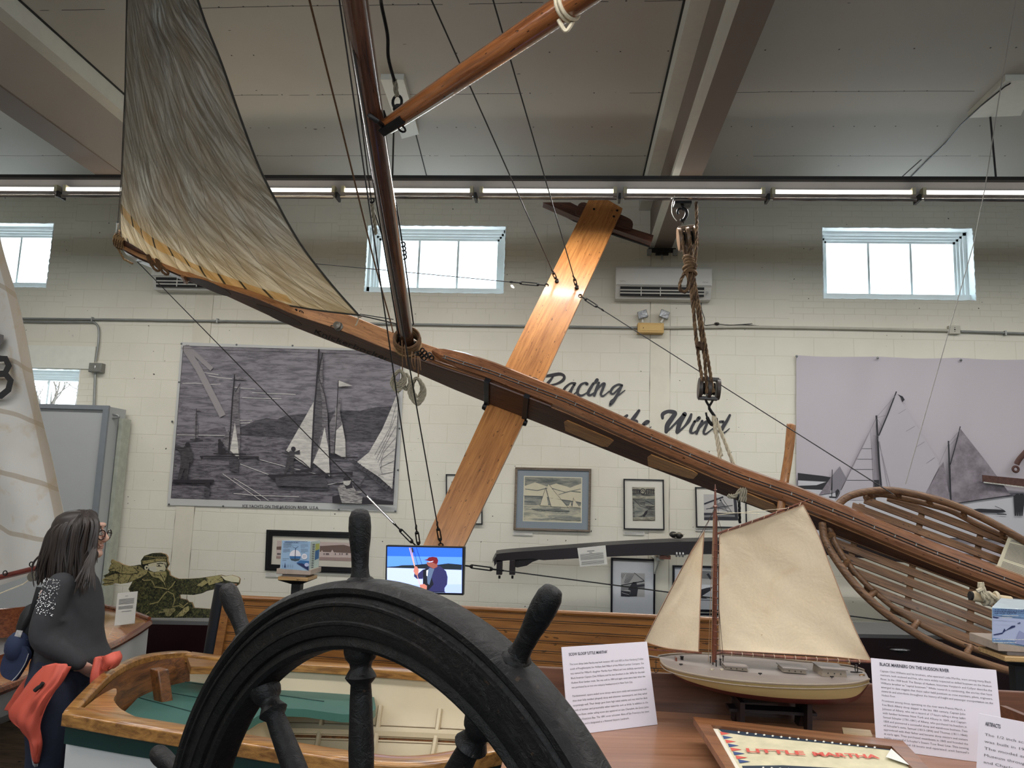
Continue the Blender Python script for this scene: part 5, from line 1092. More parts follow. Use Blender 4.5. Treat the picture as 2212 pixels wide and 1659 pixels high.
tag(sl.build('rope_sling', smooth=60), 'pale rope sling looped from the tackle hook round the yacht hull', 'rope')
# trolley under the roof beam end
c = P(1430, 541, 8.3); mb = MB(); mb.box(c, (.15, 0, 0), (0, .03, 0), (0, 0, .02), MIRON); mb.box(c + V((0, 0, -.035)), (.07, 0, 0), (0, .02, 0), (0, 0, .02), MIRON); mb.tube([c + V((0, 0, -.04)), c + V((0, 0, -.11))], .012, MGAL, 8)
for k in (-1, 1): mb.box(c + V((.14 * k, -.02, -.03)), (.025, 0, 0), (0, .02, 0), (0, 0, .035), MGAL)
tag(mb.build('beam_trolley', bevel=.004), 'black trolley clamp fixed under the white beam end above the air conditioner', 'trolley')
# long thin lines at the right
mb = MB(); mb.tube([P(1956, 1046, 6.6), P(2105, 520, 6.0), P(2128, 405, 5.6), P(2160, 200, 5.1), P(2205, -60, 4.4)], .0035, mat('pale_line', (188, 184, 178), .6), 5)
tag(mb.build('stay_line', smooth=50), 'thin pale line rising from the basket past the right window', 'wire')
mb = MB(); mb.tube([P(x, y, 5.9) for x, y in ((2218, 140), (2180, 182))] + [PZ(x, y, CZ - .06) for x, y in ((2172, 186), (2120, 228), (2075, 270))] + [PZ(x, y, CZ - .01) for x, y in ((2042, 310), (2000, 350), (1958, 392))], .006, MDK, 5)
tag(mb.build('ceiling_cord', smooth=50), 'dark cord sagging across the ceiling at upper right', 'cord')
mb = MB(); mb.tube([P(x, y, RY - .12) for x, y in sp2([(1457, 423), (1452, 440), (1451, 458), (1456, 470), (1462, 477)], 5)], .003, MTRIM, 5); tag(mb.build('loose_cord'), 'short white cord dangling from the light rail beside the hook', 'cord')

# ---- monitor on its stand
Yt = 5.0; t = thing('monitor', 'black flat monitor showing a man in a red cap on ice', 'screen', (P(917, 1230, Yt).x, Yt + .15, 0))
q = [(834, 1177.5), (1004, 1181.5), (1001, 1286), (831.5, 1281)]
mb = MB(); mb.prism([P(x, y, Yt) for x, y in q], (0, .05, 0), mat('monitor_black', (18, 18, 22), .35)); mb.build('housing', t, 30, bevel=.004)
G = zc(780, 1060, 6.38)
def em(nm, c, s=1.15): return emis(nm, c, s)
mb = MB(); A = Art(mb, Yt - .002, G, .0004)
A.poly([(362, 772), (1395, 793), (1388, 1412), (355, 1390)], em('scr_sky', (40, 96, 225)))
A.poly([(362, 900), (1392, 915), (1390, 1090), (358, 1060)], em('scr_sky_low', (84, 138, 240)))
A.poly([(358, 1058), (1388, 1090), (1388, 1412), (355, 1390)], em('scr_ice', (176, 190, 245)))
A.poly([(358, 1300), (1388, 1290), (1388, 1412), (355, 1390)], em('scr_ice2', (160, 178, 240)))
A.poly([(358, 1050), (500, 1040), (560, 1028), (720, 1025), (900, 1008), (1060, 1020), (1200, 1002), (1390, 1020), (1388, 1092), (800, 1072), (358, 1060)], em('scr_hill', (22, 34, 44), .7))
cj, ck = em('scr_jacket', (44, 44, 92), .8), em('scr_dark', (18, 20, 34), .8)
A.poly([(1045, 1020), (1100, 1045), (1170, 1110), (1192, 1190), (1185, 1290), (1150, 1340), (1150, 1400), (870, 1390), (855, 1290), (850, 1130), (880, 1080), (950, 1040)], cj)
A.poly([(860, 1080), (790, 1140), (735, 1140), (728, 1180), (770, 1215), (850, 1215)], cj); A.poly([(855, 1090), (930, 1060), (1000, 1290), (900, 1400), (850, 1395)], ck); A.poly([(905, 1100), (950, 1060), (1010, 1080), (990, 1130), (940, 1300), (915, 1280)], em('scr_vest', (92, 110, 140), .8)); A.poly([(900, 1100), (925, 1090), (915, 1180), (900, 1170)], em('scr_white', (220, 224, 235)))
A.poly([(905, 985), (960, 985), (1050, 990), (1052, 1050), (1000, 1075), (930, 1040), (905, 1010)], em('scr_face', (150, 82, 72), .8)); A.poly([(865, 950), (910, 945), (935, 918), (990, 910), (1045, 920), (1062, 960), (1055, 1000), (1030, 1012), (985, 985), (930, 968)], em('scr_cap', (112, 14, 28), .8)); A.line([(930, 985), (995, 970)], 8, em('scr_white', (220, 224, 235)))
A.poly([(738, 1040), (770, 1045), (795, 1090), (785, 1160), (750, 1160), (722, 1110)], em('scr_hand', (196, 120, 104), .9)); A.poly([(808, 1295), (870, 1285), (908, 1310), (905, 1360), (850, 1370), (815, 1335)], em('scr_hand', (196, 120, 104)))
for x0, x1 in ((665, 735), (690, 740)): A.line([(x0, 785), (x1, 1040)], 10, em('scr_rope', (214, 160, 140)))
A.line([(760, 785), (840, 1020)], 5, ck); A.line([(720, 790), (780, 1030)], 5, ck); A.line([(770, 1160), (810, 1290)], 8, em('scr_rope', (214, 160, 140))); A.line([(700, 785), (715, 850)], 20, ck); A.line([(840, 1392), (900, 1395), (1160, 1398)], 12, ck)
mb.build('screen', t, 0)
a = P(930, 1285, Yt + .06); mb = MB(); mb.box((a.x, Yt + .09, a.z / 2 + .03), (.035, 0, 0), (0, .02, 0), (0, 0, a.z / 2 + .1), MBLK); mb.bx(a.x - .25, a.x + .25, Yt - .1, Yt + .3, 0, .03, MBLK); mb.build('stand', t, 30)

# ---- info cube on a pedestal
SK = [None]
def cube(label, fq, sq, Y, sY, decor, px0, pole):
    c = P(px0, fq[3][1], Y + .1); t = thing('pedestal', 'black post pedestal with a pale wooden top, carrying ' + label[1], 'pedestal', (c.x, c.y, 0))
    zt = c.z - .045; hw = label[2]
    mb = MB(); mb.bx(c.x - hw, c.x + hw, c.y - hw, c.y + hw, zt - .025, zt, wood('pedestal_top', (206, 172, 120), (160, 120, 76), 14, .4, .2, (1, 0, 0))); mb.build('top', t, 30, bevel=.004)
    mb = MB(); mb.add([(c.x + a * s_, c.y + b * s_, z_) for z_, s_ in ((zt - .025, hw), (zt - .055, hw * .35)) for a, b in ((-1, -1), (1, -1), (1, 1), (-1, 1))], [(0, 1, 5, 4), (1, 2, 6, 5), (2, 3, 7, 6), (3, 0, 4, 7), (4, 5, 6, 7), (3, 2, 1, 0)], MBLK); mb.bx(c.x - pole, c.x + pole, c.y - pole, c.y + pole, .03, zt - .05, mat('post_black', (20, 20, 22), .5)); mb.bx(c.x - .2, c.x + .2, c.y - .2, c.y + .2, 0, .03, MBLK); mb.build('post', t, 30)
    k = thing('info_cube', label[0], 'display cube', (c.x, c.y, zt))
    F = [P(x, y, Y) for x, y in fq]; dx = P(sq[1][0], sq[1][1], sY) - F[1]; bt = V((0, 0, 0))
    mb = MB(); top = [F[0], F[1], F[1] + dx, F[0] + dx]; bot = [F[3], F[2], F[2] + dx, F[3] + dx]
    mb.add(top + bot, [(0, 1, 2, 3), (7, 6, 5, 4), (0, 4, 5, 1), (1, 5, 6, 2), (2, 6, 7, 3), (3, 7, 4, 0)], mat('acrylic_edge', (190, 204, 210), .08, .1, var=.05)); mb.build('cube_body', k, 30, bevel=.002)
    SK[0] = k; mb = MB(); decor(mb, F, dx); mb.build('printed_faces', k, 0)
    mb = MB(); mid = (F[3] + F[2] + dx) / 2 
    mb.bx(c.x - hw * .8, c.x + hw * .8, c.y - hw * .8, c.y + hw * .8, zt, zt + .018, mat('grey_plate', (120, 112, 108), .4, .2)); mb.bx(c.x - hw * 1.15, c.x + hw * 1.15, Y + .001, Y + .001 + hw * 2.2, zt + .018, F[3].z + .002, mat('beige_plate', (176, 158, 144), .4)); mb.build('turntable', k, 30, bevel=.002)
BL1 = mat('panel_blue', (150, 178, 206), .35, var=.02); BL2 = flat('panel_sea', (52, 104, 156)); BL3 = flat('panel_deep', (58, 74, 84)); NAV = flat('panel_navy', (28, 40, 84))
def dec1(mb, F, dx):
    A = Art(mb, 5.3, zc(560, 1130, 9.217), .0006)
    A.poly([(462, 345), (1018, 365), (985, 940), (422, 905)], BL1); A.disc(715, 645, 112, flat('panel_white', (226, 222, 228)), 24)
    A.poly([(605, 655), (826, 660), (815, 710), (612, 705)], BL2); A.poly([(612, 705), (815, 712), (790, 745), (715, 760), (640, 742)], BL3); A.line([(722, 500), (718, 600), (712, 715)], 10, NAV)
    for q in ((660, 465), (780, 465), (726, 505)): A.line([(724, 500), q], 6, NAV)
    A.disc(898, 665, 56, flat('panel_white', (226, 222, 228)), 20); A.poly([(740, 790), (820, 738), (990, 755), (980, 930)], BL2); A.poly([(740, 800), (985, 945), (975, 860), (850, 800)], NAV); A.disc(945, 830, 45, flat('panel_sky', (180, 186, 216)), 14, ry=38); A.poly([(495, 885), (512, 780), (525, 885)], NAV)
    for x in (465, 560, 585, 625, 665): A.line([(x, 885), (x, 825)], 4, NAV)
    lines_of_text(A, 505, 960, 372, 386, 2, NAV, 9); lines_of_text(A, 480, 640, 408, 490, 6, MTX2, 6); lines_of_text(A, 825, 975, 425, 490, 4, MTX2, 6); lines_of_text(A, 475, 610, 522, 580, 5, MTX2, 6); lines_of_text(A, 830, 970, 520, 585, 5, MTX2, 6); lines_of_text(A, 462, 590, 710, 742, 2, MTX2, 8); lines_of_text(A, 865, 935, 640, 690, 5, MTX2, 4)
    n = V((.0, 0, 0)); a, b = F[1], F[2]; nn_ = dx.cross(b - a).normalized(); nn_ = nn_ if nn_.x > 0 else -nn_
    def sp_(u, v): return a.lerp(b, v) + dx * u + nn_ * .0012
    mb = MB(); mb.poly([sp_(.1, .03), sp_(.95, .03), sp_(.95, .97), sp_(.1, .97)], flat('panel_mint', (196, 214, 206)))
    def sp_2(u, v): return sp_(u, v) + nn_ * .001
    mb.poly([sp_2(.5, .1), sp_2(.92, .1), sp_2(.92, .3), sp_2(.5, .34)], flat('panel_yellow', (178, 182, 96))); mb.poly([sp_2(.5, .34), sp_2(.92, .3), sp_2(.92, .62), sp_2(.5, .66)], BL2)
    for k in range(14): mb.poly([sp_2(.18, .1 + k * .06), sp_2(.42, .1 + k * .06), sp_2(.42, .125 + k * .06), sp_2(.18, .125 + k * .06)], MTX2)
    mb.build('side_print', SK[0], 0)
cube(('clear info cube with wind turbine posters on the left pedestal', 'the wind turbine info cube', .105), [(608.5, 1167.5), (671, 1169.5), (667, 1234), (604.5, 1229)], [(671, 1169), (692, 1167.5)], 5.3, 5.3 + .22, dec1, 645, .032)
def dec2(mb, F, dx):
    A = Art(mb, 3.9, zc(1800, 1280, 5.369), .0006)
    A.poly([(1845, 180), (2400, 215), (2400, 650), (1845, 565)], flat('panel_snow', (168, 176, 204))); A.poly([(1845, 180), (2400, 215), (2400, 330), (1845, 270)], mat('panel_stripe', (120, 150, 190), .4, var=.2, scale=60)); A.poly([(1845, 525), (2400, 600), (2400, 650), (1845, 565)], mat('panel_stripe', (120, 150, 190)))
    A.poly([(1850, 275), (1930, 290), (1900, 300), (1850, 290)], NAV); A.poly([(1855, 485), (1960, 465), (1985, 415), (2000, 440), (2070, 385), (2110, 382), (2110, 400), (2040, 425), (1990, 450), (1960, 480), (1870, 495)], NAV); A.poly([(2135, 355), (2170, 345), (2170, 358), (2140, 362)], NAV)
    A.poly([(2100, 590), (2160, 440), (2300, 520), (2260, 620)], flat('panel_grey', (140, 146, 180))); lines_of_text(A, 1870, 2300, 200, 240, 3, NAV, 8); lines_of_text(A, 1960, 2150, 268, 290, 2, MCARD, 6); lines_of_text(A, 1860, 2300, 545, 580, 2, MCARD, 7)
cube(('clear info cube with an ice harvest picture beneath the basket at right', 'the ice harvest info cube', .12), [(2142.5, 1311), (2262, 1320), (2258, 1404), (2142.5, 1388)], [(2262, 1320), (2275, 1300)], 3.9, 4.1, dec2, 2196, .028)

# ---- plywood cutout of a bearded sailor, on the deck of the long dark hull
YD = 6.3
m1 = engrave('cutout_green', (120, 118, 72), (30, 34, 24), 34); 
m_, N, L, bs = _new('cutout_coat'); v = coords(N, L, (1, 1, 1)); n = noise_n(N, L, v, 55, 5, .75, 1.0); L.new(ramp(N, L, n, [(.45, lin((26, 30, 22))), (.62, lin((112, 110, 66)))]), bs.inputs['Base Color']); MCOAT = m_
m_, N, L, bs = _new('cutout_scarf'); v = coords(N, L, (1, 1, 1)); n = noise_n(N, L, v, 48, 5, .75, 1.0); L.new(ramp(N, L, n, [(.36, lin((44, 44, 28))), (.5, lin((178, 166, 112)))]), bs.inputs['Base Color']); MSC = m_
m_ = h_.cross(p_); m_ = -m_ if m_.y > 0 else m_
MINK = flat('cutout_ink', (22, 24, 20)); MSK_ = mat('cutout_skin', (226, 218, 184), .6, var=.06, scale=20); MSKW = flat('cutout_light', (214, 210, 190)); MTAN = flat('cutout_line', (170, 158, 104))
G = zc(210, 1180, 6.382)
out = [(590, 940), (520, 900), (505, 720), (430, 590), (490, 480), (420, 505), (320, 520), (240, 505), (190, 535), (100, 545), (65, 525), (100, 500), (70, 465), (110, 430), (85, 405), (150, 375), (170, 355), (155, 330), (175, 270), (195, 240), (185, 215), (200, 180), (240, 205), (280, 215), (320, 235), (345, 250), (430, 275), (500, 270), (570, 255), (610, 260), (600, 200), (650, 130), (760, 95), (870, 90), (940, 110), (968, 150), (965, 200), (985, 250), (950, 310), (990, 350), (1000, 400), (1060, 430), (1120, 450), (1250, 450), (1400, 440), (1540, 420), (1700, 395), (1760, 410), (1850, 398), (1940, 425), (1965, 450), (1955, 520), (1900, 560), (1640, 560), (1590, 600), (1500, 620), (1440, 650), (1330, 672), (1180, 665), (1130, 670), (1140, 720), (1230, 740), (1255, 770), (1300, 775), (1330, 850), (1600, 870), (1900, 880), (1900, 990), (600, 985)]
mb = MB(); mb.prism([P(*G(x, y), YD) for x, y in out], (0, .02, 0), MCOAT, wood('ply_edge', (170, 140, 96), (120, 90, 60), 14, .7, 0, (1, 0, 0)))
A = Art(mb, YD, G, .0006)
A.poly([(240, 505), (320, 520), (420, 505), (500, 470), (600, 430), (680, 380), (700, 330), (640, 320), (580, 275), (430, 275), (345, 250), (280, 215), (200, 180), (185, 215), (195, 240), (155, 330), (240, 345), (330, 380), (240, 375), (110, 430), (70, 465), (100, 500), (65, 525), (100, 545), (190, 535)], MSC)
for q in ([(240, 340), (330, 378), (450, 385), (560, 375)], [(240, 365), (300, 380), (290, 505)], [(160, 330), (240, 300)], [(90, 460), (230, 470)], [(75, 520), (220, 500)], [(350, 260), (340, 350)], [(500, 290), (560, 340)], [(110, 405), (240, 380)], [(480, 390), (420, 500)]): A.line(q, 7, MINK)
A.poly([(600, 240), (700, 235), (720, 330), (640, 320)], MINK)
A.poly([(700, 250), (760, 225), (900, 210), (955, 225), (950, 290), (935, 340), (860, 350), (780, 355), (720, 330)], MSK_); A.poly([(710, 290), (800, 270), (830, 345), (780, 355), (720, 330)], MSKW); A.disc(680, 295, 30, MSK_, 12, ry=34); A.disc(682, 296, 12, MINK, 10)
A.line([(820, 245), (870, 232), (915, 240)], 12, MINK); A.disc(852, 262, 15, MINK, 10, ry=9); A.line([(815, 270), (850, 280), (890, 275)], 6, MINK); A.line([(930, 235), (950, 300)], 10, MINK); A.poly([(880, 290), (915, 270), (935, 310), (905, 330), (870, 325)], MSK_); A.line([(860, 335), (905, 332)], 8, MINK)
A.poly([(600, 205), (650, 130), (760, 95), (870, 90), (940, 110), (968, 150), (955, 215), (850, 210), (730, 235), (630, 255)], MCOAT); A.poly([(615, 200), (730, 190), (850, 165), (940, 175), (950, 210), (850, 205), (730, 228), (630, 250)], MSC); A.line([(650, 135), (780, 150), (960, 150)], 8, MTAN)
A.poly([(700, 340), (780, 360), (900, 350), (950, 345), (960, 400), (930, 480), (945, 570), (915, 500), (850, 440), (760, 420)], MSC); A.line([(860, 370), (900, 430), (930, 500)], 8, MINK); A.line([(770, 380), (860, 410)], 6, MINK)
A.poly([(1700, 400), (1760, 415), (1850, 400), (1940, 425), (1965, 450), (1950, 500), (1850, 490), (1760, 465)], MSK_); A.poly([(1500, 430), (1700, 398), (1740, 480), (1600, 520), (1540, 540)], MSC); A.poly([(1370, 540), (1480, 460), (1530, 500), (1440, 560)], MSC)
for q in ([(970, 620), (1050, 660), (1070, 740), (1040, 830), (1130, 820), (1190, 850)], [(960, 625), (900, 690), (840, 770), (720, 800)], [(975, 600), (1030, 550), (1075, 480)], [(960, 590), (880, 570), (780, 560)], [(750, 470), (790, 545)], [(620, 450), (640, 470), (740, 465)], [(1130, 790), (1190, 830), (1250, 780)], [(650, 960), (720, 900)], [(850, 910), (920, 905)]): A.line(q, 13, MTAN)
A.poly([(905, 870), (1070, 850), (1080, 880), (1000, 970), (950, 960)], MSC)
for k in range(7): A.line([(920 + k * 24, 868 - k * 2), (945 + k * 14, 962 - k * 6)], 5, MINK)
A.poly([(1080, 970), (1200, 850), (1260, 820), (1270, 880), (1180, 965)], MSC); A.line([(1240, 680), (1235, 720), (1255, 770)], 5, MINK)
cu_ = mb.build('sailor_cutout', smooth=0); cu_['label'] = 'flat plywood cutout of a bearded sailor in scarf and cap, arm stretched out'; cu_['category'] = 'cutout'
# long dark hull standing behind everything
MHD = mat('maroon_hull', (44, 20, 24), .3, var=.2, scale=4, coat=.3); t = thing('dark_hull', 'long low dark maroon iceboat hull lying along the foot of the back wall', 'boat', (0, 6.9, 0))
a0, a1 = P(180, 1333, 6.32), P(2300, 1378, 6.95); a0.y = 6.22; a1.y = 6.95
tp = [a0, a1]; nrm = V((-(a1.y - a0.y), a1.x - a0.x, 0)).normalized()
mb = MB(); mb.prism([a0, a1, a1 + nrm * .62, a0 + nrm * .62], (0, 0, -.03), mat('hull_deck_grey', (104, 104, 104), .5, var=.05)); mb.build('deck', t, 0)
mb = MB(); z2 = V((0, 0, -.46)); mb.add([a0 + V((0, 0, -.03)), a1 + V((0, 0, -.03)), a1 + z2 + nrm * .06, a0 + z2 + nrm * .06, a0 + nrm * .62 + V((0, 0, -.03)), a1 + nrm * .62 + V((0, 0, -.03)), a1 + z2 + nrm * .5, a0 + z2 + nrm * .5], [(0, 3, 2, 1), (4, 5, 6, 7), (3, 7, 6, 2), (0, 4, 7, 3), (1, 2, 6, 5)], MHD); mb.build('hull_side', t, 30)
for k in (.06, .3, .62, .9):
    mb = MB(); c = a0.lerp(a1, k) + nrm * .3; mb.bx(c.x - .05, c.x + .05, c.y - .3, c.y + .25, 0, .12, MBLK); mb.build('support', t, 0)
for px, py in ((1940, 1402), (2010, 1386)):
    mb = MB(); q = PP(px, py, a0, nrm) - nrm * .03; mb.ball(q, (.085, .03, .012), mat('cleat_metal', (110, 110, 112), .3, .7), 12, side=(1, 0, 0)); mb.box(q + nrm * .015 - V((0, 0, .008)), (.02, 0, 0), nrm * .03, (0, 0, .012), MIRON); mb.build('cleat', t)
# grey work panel behind it at right, standing against the wall
mb = MB(); q0 = P(1620, 1290, 8.2); q1 = P(2300, 1400, 8.2); mb.bx(q0.x, q1.x, 8.16, 8.30, P(1850, 1345, 8.2).z - .03, P(1850, 1345, 8.2).z, MTRIM); mb.bx(q0.x, q1.x, 8.2, 8.22, 0, P(1850, 1345, 8.2).z - .03, mat('panel_paint', (120, 120, 122), .6, var=.03))
tag(mb.build('wall_bench', smooth=0), 'low pale ledge along the foot of the wall behind the basket', 'ledge')

# ---- grey framed cabinet at left
MCAB = mat('cabinet_panel', (172, 175, 176), .55, var=.03, scale=2); MCBF = mat('cabinet_frame', (124, 130, 136), .5, var=.04)
Yc = 8.0; t = thing('tall_cabinet', 'tall pale grey cabinet with blue grey edging between the left sail and cutout', 'cabinet', (P(150, 1200, Yc).x, Yc + .15, 0))
xr = P(234, 880, Yc).x; xl = P(-60, 870, Yc).x; zt = P(230, 876, Yc).z
mb = MB(); mb.bx(xl, xr, Yc + .02, Yc + .34, 0, zt - .01, MCAB); mb.build('body', t, 0)
for nm, q in (('top_rail', (xl, xr + .01, Yc - .01, Yc + .02, zt - .05, zt)), ('stile', (xr - .055, xr + .01, Yc - .01, Yc + .02, 0, zt - .05)), ('side_edge', (xr + .012, xr + .06, Yc + .2, Yc + .36, 0, zt - .12))):
    mb = MB(); mb.bx(*q, MCBF if nm != 'side_edge' else mat('edge_paint', (176, 180, 166), .5)); mb.build(nm, t, 0, bevel=.003)
mb = MB(); mb.tube([P(x, y, 8.1) for x, y in sp2([(228, 894), (245, 895), (256, 898), (255, 902), (245, 903), (228, 903)], 4)], .013, MGAL, 8); mb.box(P(241, 892, 8.35), (.02, 0, 0), (0, .05, 0), (0, 0, .06), MGAL)
tag(mb.build('wall_hook'), 'bent galvanised hook on the wall beside the tall cabinet top', 'hook')

# ---- white sail with black figures at the left edge
YS = 4.7
t = thing('white_sail', 'tall white sail with a partly seen black figure at the left edge', 'sail', P(20, 1258, YS))
redge = [(-12, 430), (4, 520), (33, 635), (62, 760), (80, 850), (98, 945), (118, 1040), (140, 1130), (158, 1205)]
fr_ = curve(redge); 
def sailf(u, v):
    x1, y1 = fr_(1 - v); x0, y0 = -330, lerp(1310, 430, v); x = lerp(x0, x1, u); y = lerp(y0, y1, u) + 25 * math.sin(math.pi * u) * (1 - v) ** 6
    q = P(x, y, YS); q.y += .12 * math.sin(math.pi * u) + .03 * noise.noise(V((u * 7, v * 5, 2))) + .025 * math.sin(u * 14 + v * 3) * (1 - v) ; return q
m_, N, L, bs = _new('white_sailcloth'); vv = coords(N, L, (1, 1, 1)); uvn = N.new('ShaderNodeTexCoord'); us = N.new('ShaderNodeSeparateXYZ'); L.new(uvn.outputs['UV'], us.inputs[0])
base = mixc(N, L, noise_n(N, L, vv, 1.6, 3), lin((196, 192, 184)), lin((224, 222, 218)))
base = mixc(N, L, ramp(N, L, noise_n(N, L, vv, 3.5, 4, .6, .6), [(.52, (0, 0, 0, 1)), (.72, (1, 1, 1, 1))]), base, lin((196, 176, 148)))
wob2 = mm('MULTIPLY', noise_n(N, L, vv, 1.5, 2), .06)
sb_ = mm('LESS_THAN', mm('PINGPONG', mm('ADD', mm('ADD', us.outputs[1], mm('MULTIPLY', us.outputs[0], .25)), wob2), .085), .0075)
base = mixc(N, L, mm('MULTIPLY', sb_, .55), base, lin((160, 140, 112)))
ed = mm('GREATER_THAN', us.outputs[0], .935); base = mixc(N, L, mm('MULTIPLY', ed, .6), base, lin((176, 156, 128)))
L.new(base, bs.inputs['Base Color']); bs.inputs['Roughness'].default_value = .7
tl = N.new('ShaderNodeBsdfTranslucent'); L.new(base, tl.inputs[0]); mx = N.new('ShaderNodeMixShader'); mx.inputs[0].default_value = .3; L.new(bs.outputs[0], mx.inputs[1]); L.new(tl.outputs[0], mx.inputs[2]); L.new(mx.outputs[0], N['Material Output'].inputs[0])
MSAILW = m_; m_ = h_.cross(p_); m_ = -m_ if m_.y > 0 else m_
mb = MB(); mb.grid(sailf, 40, 50, MSAILW, thick=(0, .004, 0)); so = mb.build('sail_cloth', t, 80)
mb = MB(); A = Art(mb, YS + .02, zc(0, 0, 1), .0005)
A.line([(-4, 775), (12, 775), (19, 790), (11, 806), (-6, 808), (-24, 806), (-28, 790), (-22, 775), (-4, 775)], 14, MBLK); A.line([(-6, 808), (12, 808), (23, 822), (18, 842), (2, 855), (-16, 855), (-32, 840), (-30, 820), (-6, 808)], 14, MBLK)
A.poly([(-40, 700), (-14, 700), (-14, 718), (8, 724), (8, 737), (-4, 752), (-40, 752)], flat('sail_figure_grey', (84, 80, 78)))
mb.build('sail_figure', t, 0)
WRD = wood('red_boom', (110, 44, 34), (66, 26, 22), 12, .3, .5, (1, 0, -.1))
mb = MB(); mb.tube([P(-300, 1312, YS - .02), P(0, 1247, YS), P(60, 1232, YS), P(160, 1208, YS)], .018, WRD, 10); sbm = mb.build('sail_boom', t)
mb = MB()
for x, y in ((11, 1238), (68, 1219)): mb.ring(P(x, y, YS - .02), (0, 1, 0), .014, .004, MIRON, 10, 5)
mb.build('sail_hook', sbm)
mb = MB(); mb.tube([P(-40, 1300, YS - .05), P(0, 1282, YS - .05), P(50, 1262, YS - .05), P(66, 1250, YS - .05)], .004, MROPEW, 5); mb.lathe(P(70, 1246, YS - .05), (0, 1, 0), [(.0, -.01), (.028, -.01), (.022, 0), (.028, .01), (.0, .01)], mat('pewter', (120, 114, 104)), 14); mb.build('mainsheet', t)

# ---- white decked boat at left
ZB_ = .75
MDECK = wood('strip_deck', (186, 128, 70), (150, 92, 46), 10, .16, .9, (1, .35, 0), speck=False); WRB = wood('red_rub_rail', (146, 82, 48), (92, 46, 28), 12, .22, .7, (1, .3, 0), speck=False); MHW = mat('white_hull_paint', (206, 206, 204), .35, var=.03, scale=3); MTEAL = mat('teal_paint', (26, 74, 70), .4, var=.08, scale=6)
t = thing('decked_boat', 'white hulled boat with varnished strip deck behind the woman', 'boat', (PZ(150, 1400, ZB_).x, PZ(150, 1400, ZB_).y, 0))
near = [PZ(x, y, ZB_) for x, y in sp2([(322, 1344), (285, 1368), (232, 1396), (160, 1424), (60, 1462), (0, 1486), (-90, 1520), (-260, 1570)], 5)]
farr = [PZ(x, y, ZB_) for x, y in sp2([(322, 1342), (290, 1330), (250, 1320), (205, 1312), (120, 1310), (40, 1322), (-40, 1326), (-160, 1330)], 5)]
n = len(near); mb = MB(); deck = []
for i in range(n):
    for k in range(7): p0 = near[i].lerp(farr[i], k / 6); deck.append(p0 + V((0, 0, .05 * math.sin(math.pi * k / 6) * min(1, i / 8))))
keep = lambda i, k: not (i > 14 and 1 <= k <= 4)
mb.add(deck, [(i * 7 + k, i * 7 + k + 1, (i + 1) * 7 + k + 1, (i + 1) * 7 + k) for i in range(n - 1) for k in range(6) if keep(i, k)], MDECK); mb.build('deck', t, 40)
mb = MB(); S = [near, [p.lerp(f, .10) + V((0, 0, -.20)) for p, f in zip(near, farr)], [p.lerp(f, .28) + V((0, 0, -.34)) for p, f in zip(near, farr)], [p.lerp(f, .5) + V((0, 0, -.42)) for p, f in zip(near, farr)], [p.lerp(f, .72) + V((0, 0, -.34)) for p, f in zip(near, farr)], [p.lerp(f, .9) + V((0, 0, -.2)) for p, f in zip(near, farr)], farr]
vs = [S[j][i] for i in range(n) for j in range(7)]
f1 = [(i * 7 + j, i * 7 + j + 1, (i + 1) * 7 + j + 1, (i + 1) * 7 + j) for i in range(n - 1) for j in (0, 5)]; f2 = [(i * 7 + j, i * 7 + j + 1, (i + 1) * 7 + j + 1, (i + 1) * 7 + j) for i in range(n - 1) for j in (1, 2, 3, 4)]
mb.add(vs, f1, MHW); o = len(mb.v); mb.add(vs, f2, MHW); mb.build('hull', t, 60)
mb = MB(); mb.tube([p + V((0, 0, -.012)) for p in near], .024, WRB, 8); mb.tube([p + V((0, 0, -.012)) for p in farr], .024, WRB, 8); mb.tube([p + V((.0, 0, .02)) for p in farr], .014, WRB, 6); mb.build('rub_rail', t)
mb = MB(); cm = [near[i].lerp(farr[i], .15) for i in range(14, n)]; cf = [near[i].lerp(farr[i], .82) for i in range(14, n)]
for cv in (cm, cf): mb.add([p + V((0, 0, -.1)) for p in cv] + [p + V((0, 0, .09)) for p in cv], [(i, i + 1, len(cv) + i + 1, len(cv) + i) for i in range(len(cv) - 1)], WRB)
mb.build('coaming', t, 40)
mb = MB(); mb.bx(t.location.x - .9, t.location.x + .2, t.location.y - .2, t.location.y + .1, 0, .38, wood('cradle_wood', (110, 88, 66), (70, 54, 40), 10, .7, 0, (1, 0, 0))); mb.build('cradle', t, 0)
# sign standing on it
o_ = PZ(247, 1352, ZB_ + .045); o2_ = P(291, 1340, o_.y + .07); o2_.z = o_.z + .008; upv = V((0, .02, 1)).normalized()
hgt = .22; t = thing('boat_sign', 'clear acrylic holder with white text sheet standing on the varnished boat deck', 'sign', o_)
hv_ = V((0, 0, P(244, 1281, o_.y).z - o_.z)); tl_, tr_ = o_ + hv_, o2_ + hv_
mb = MB(); mb.prism([tl_, tr_, o2_, o_], (0, .003, 0), MCARD); A = None
def sheet_pt(u, v): return (tl_.lerp(tr_, u)).lerp(o_.lerp(o2_, u), v) + V((0, -.0025, 0))
for k, (v, u0, u1) in enumerate([(.11, .4, .55)] + [(.2 + .035 * j, .12, .88) for j in range(5)] + [(.42 + .035 * j, .12, .85) for j in range(3)] + [(.58, .3, .8)]): mb.add([sheet_pt(u0, v), sheet_pt(u1, v), sheet_pt(u1, v + .014), sheet_pt(u0, v + .014)], [(0, 1, 2, 3)], MTXT)
mb.build('text_sheet', t, 0)
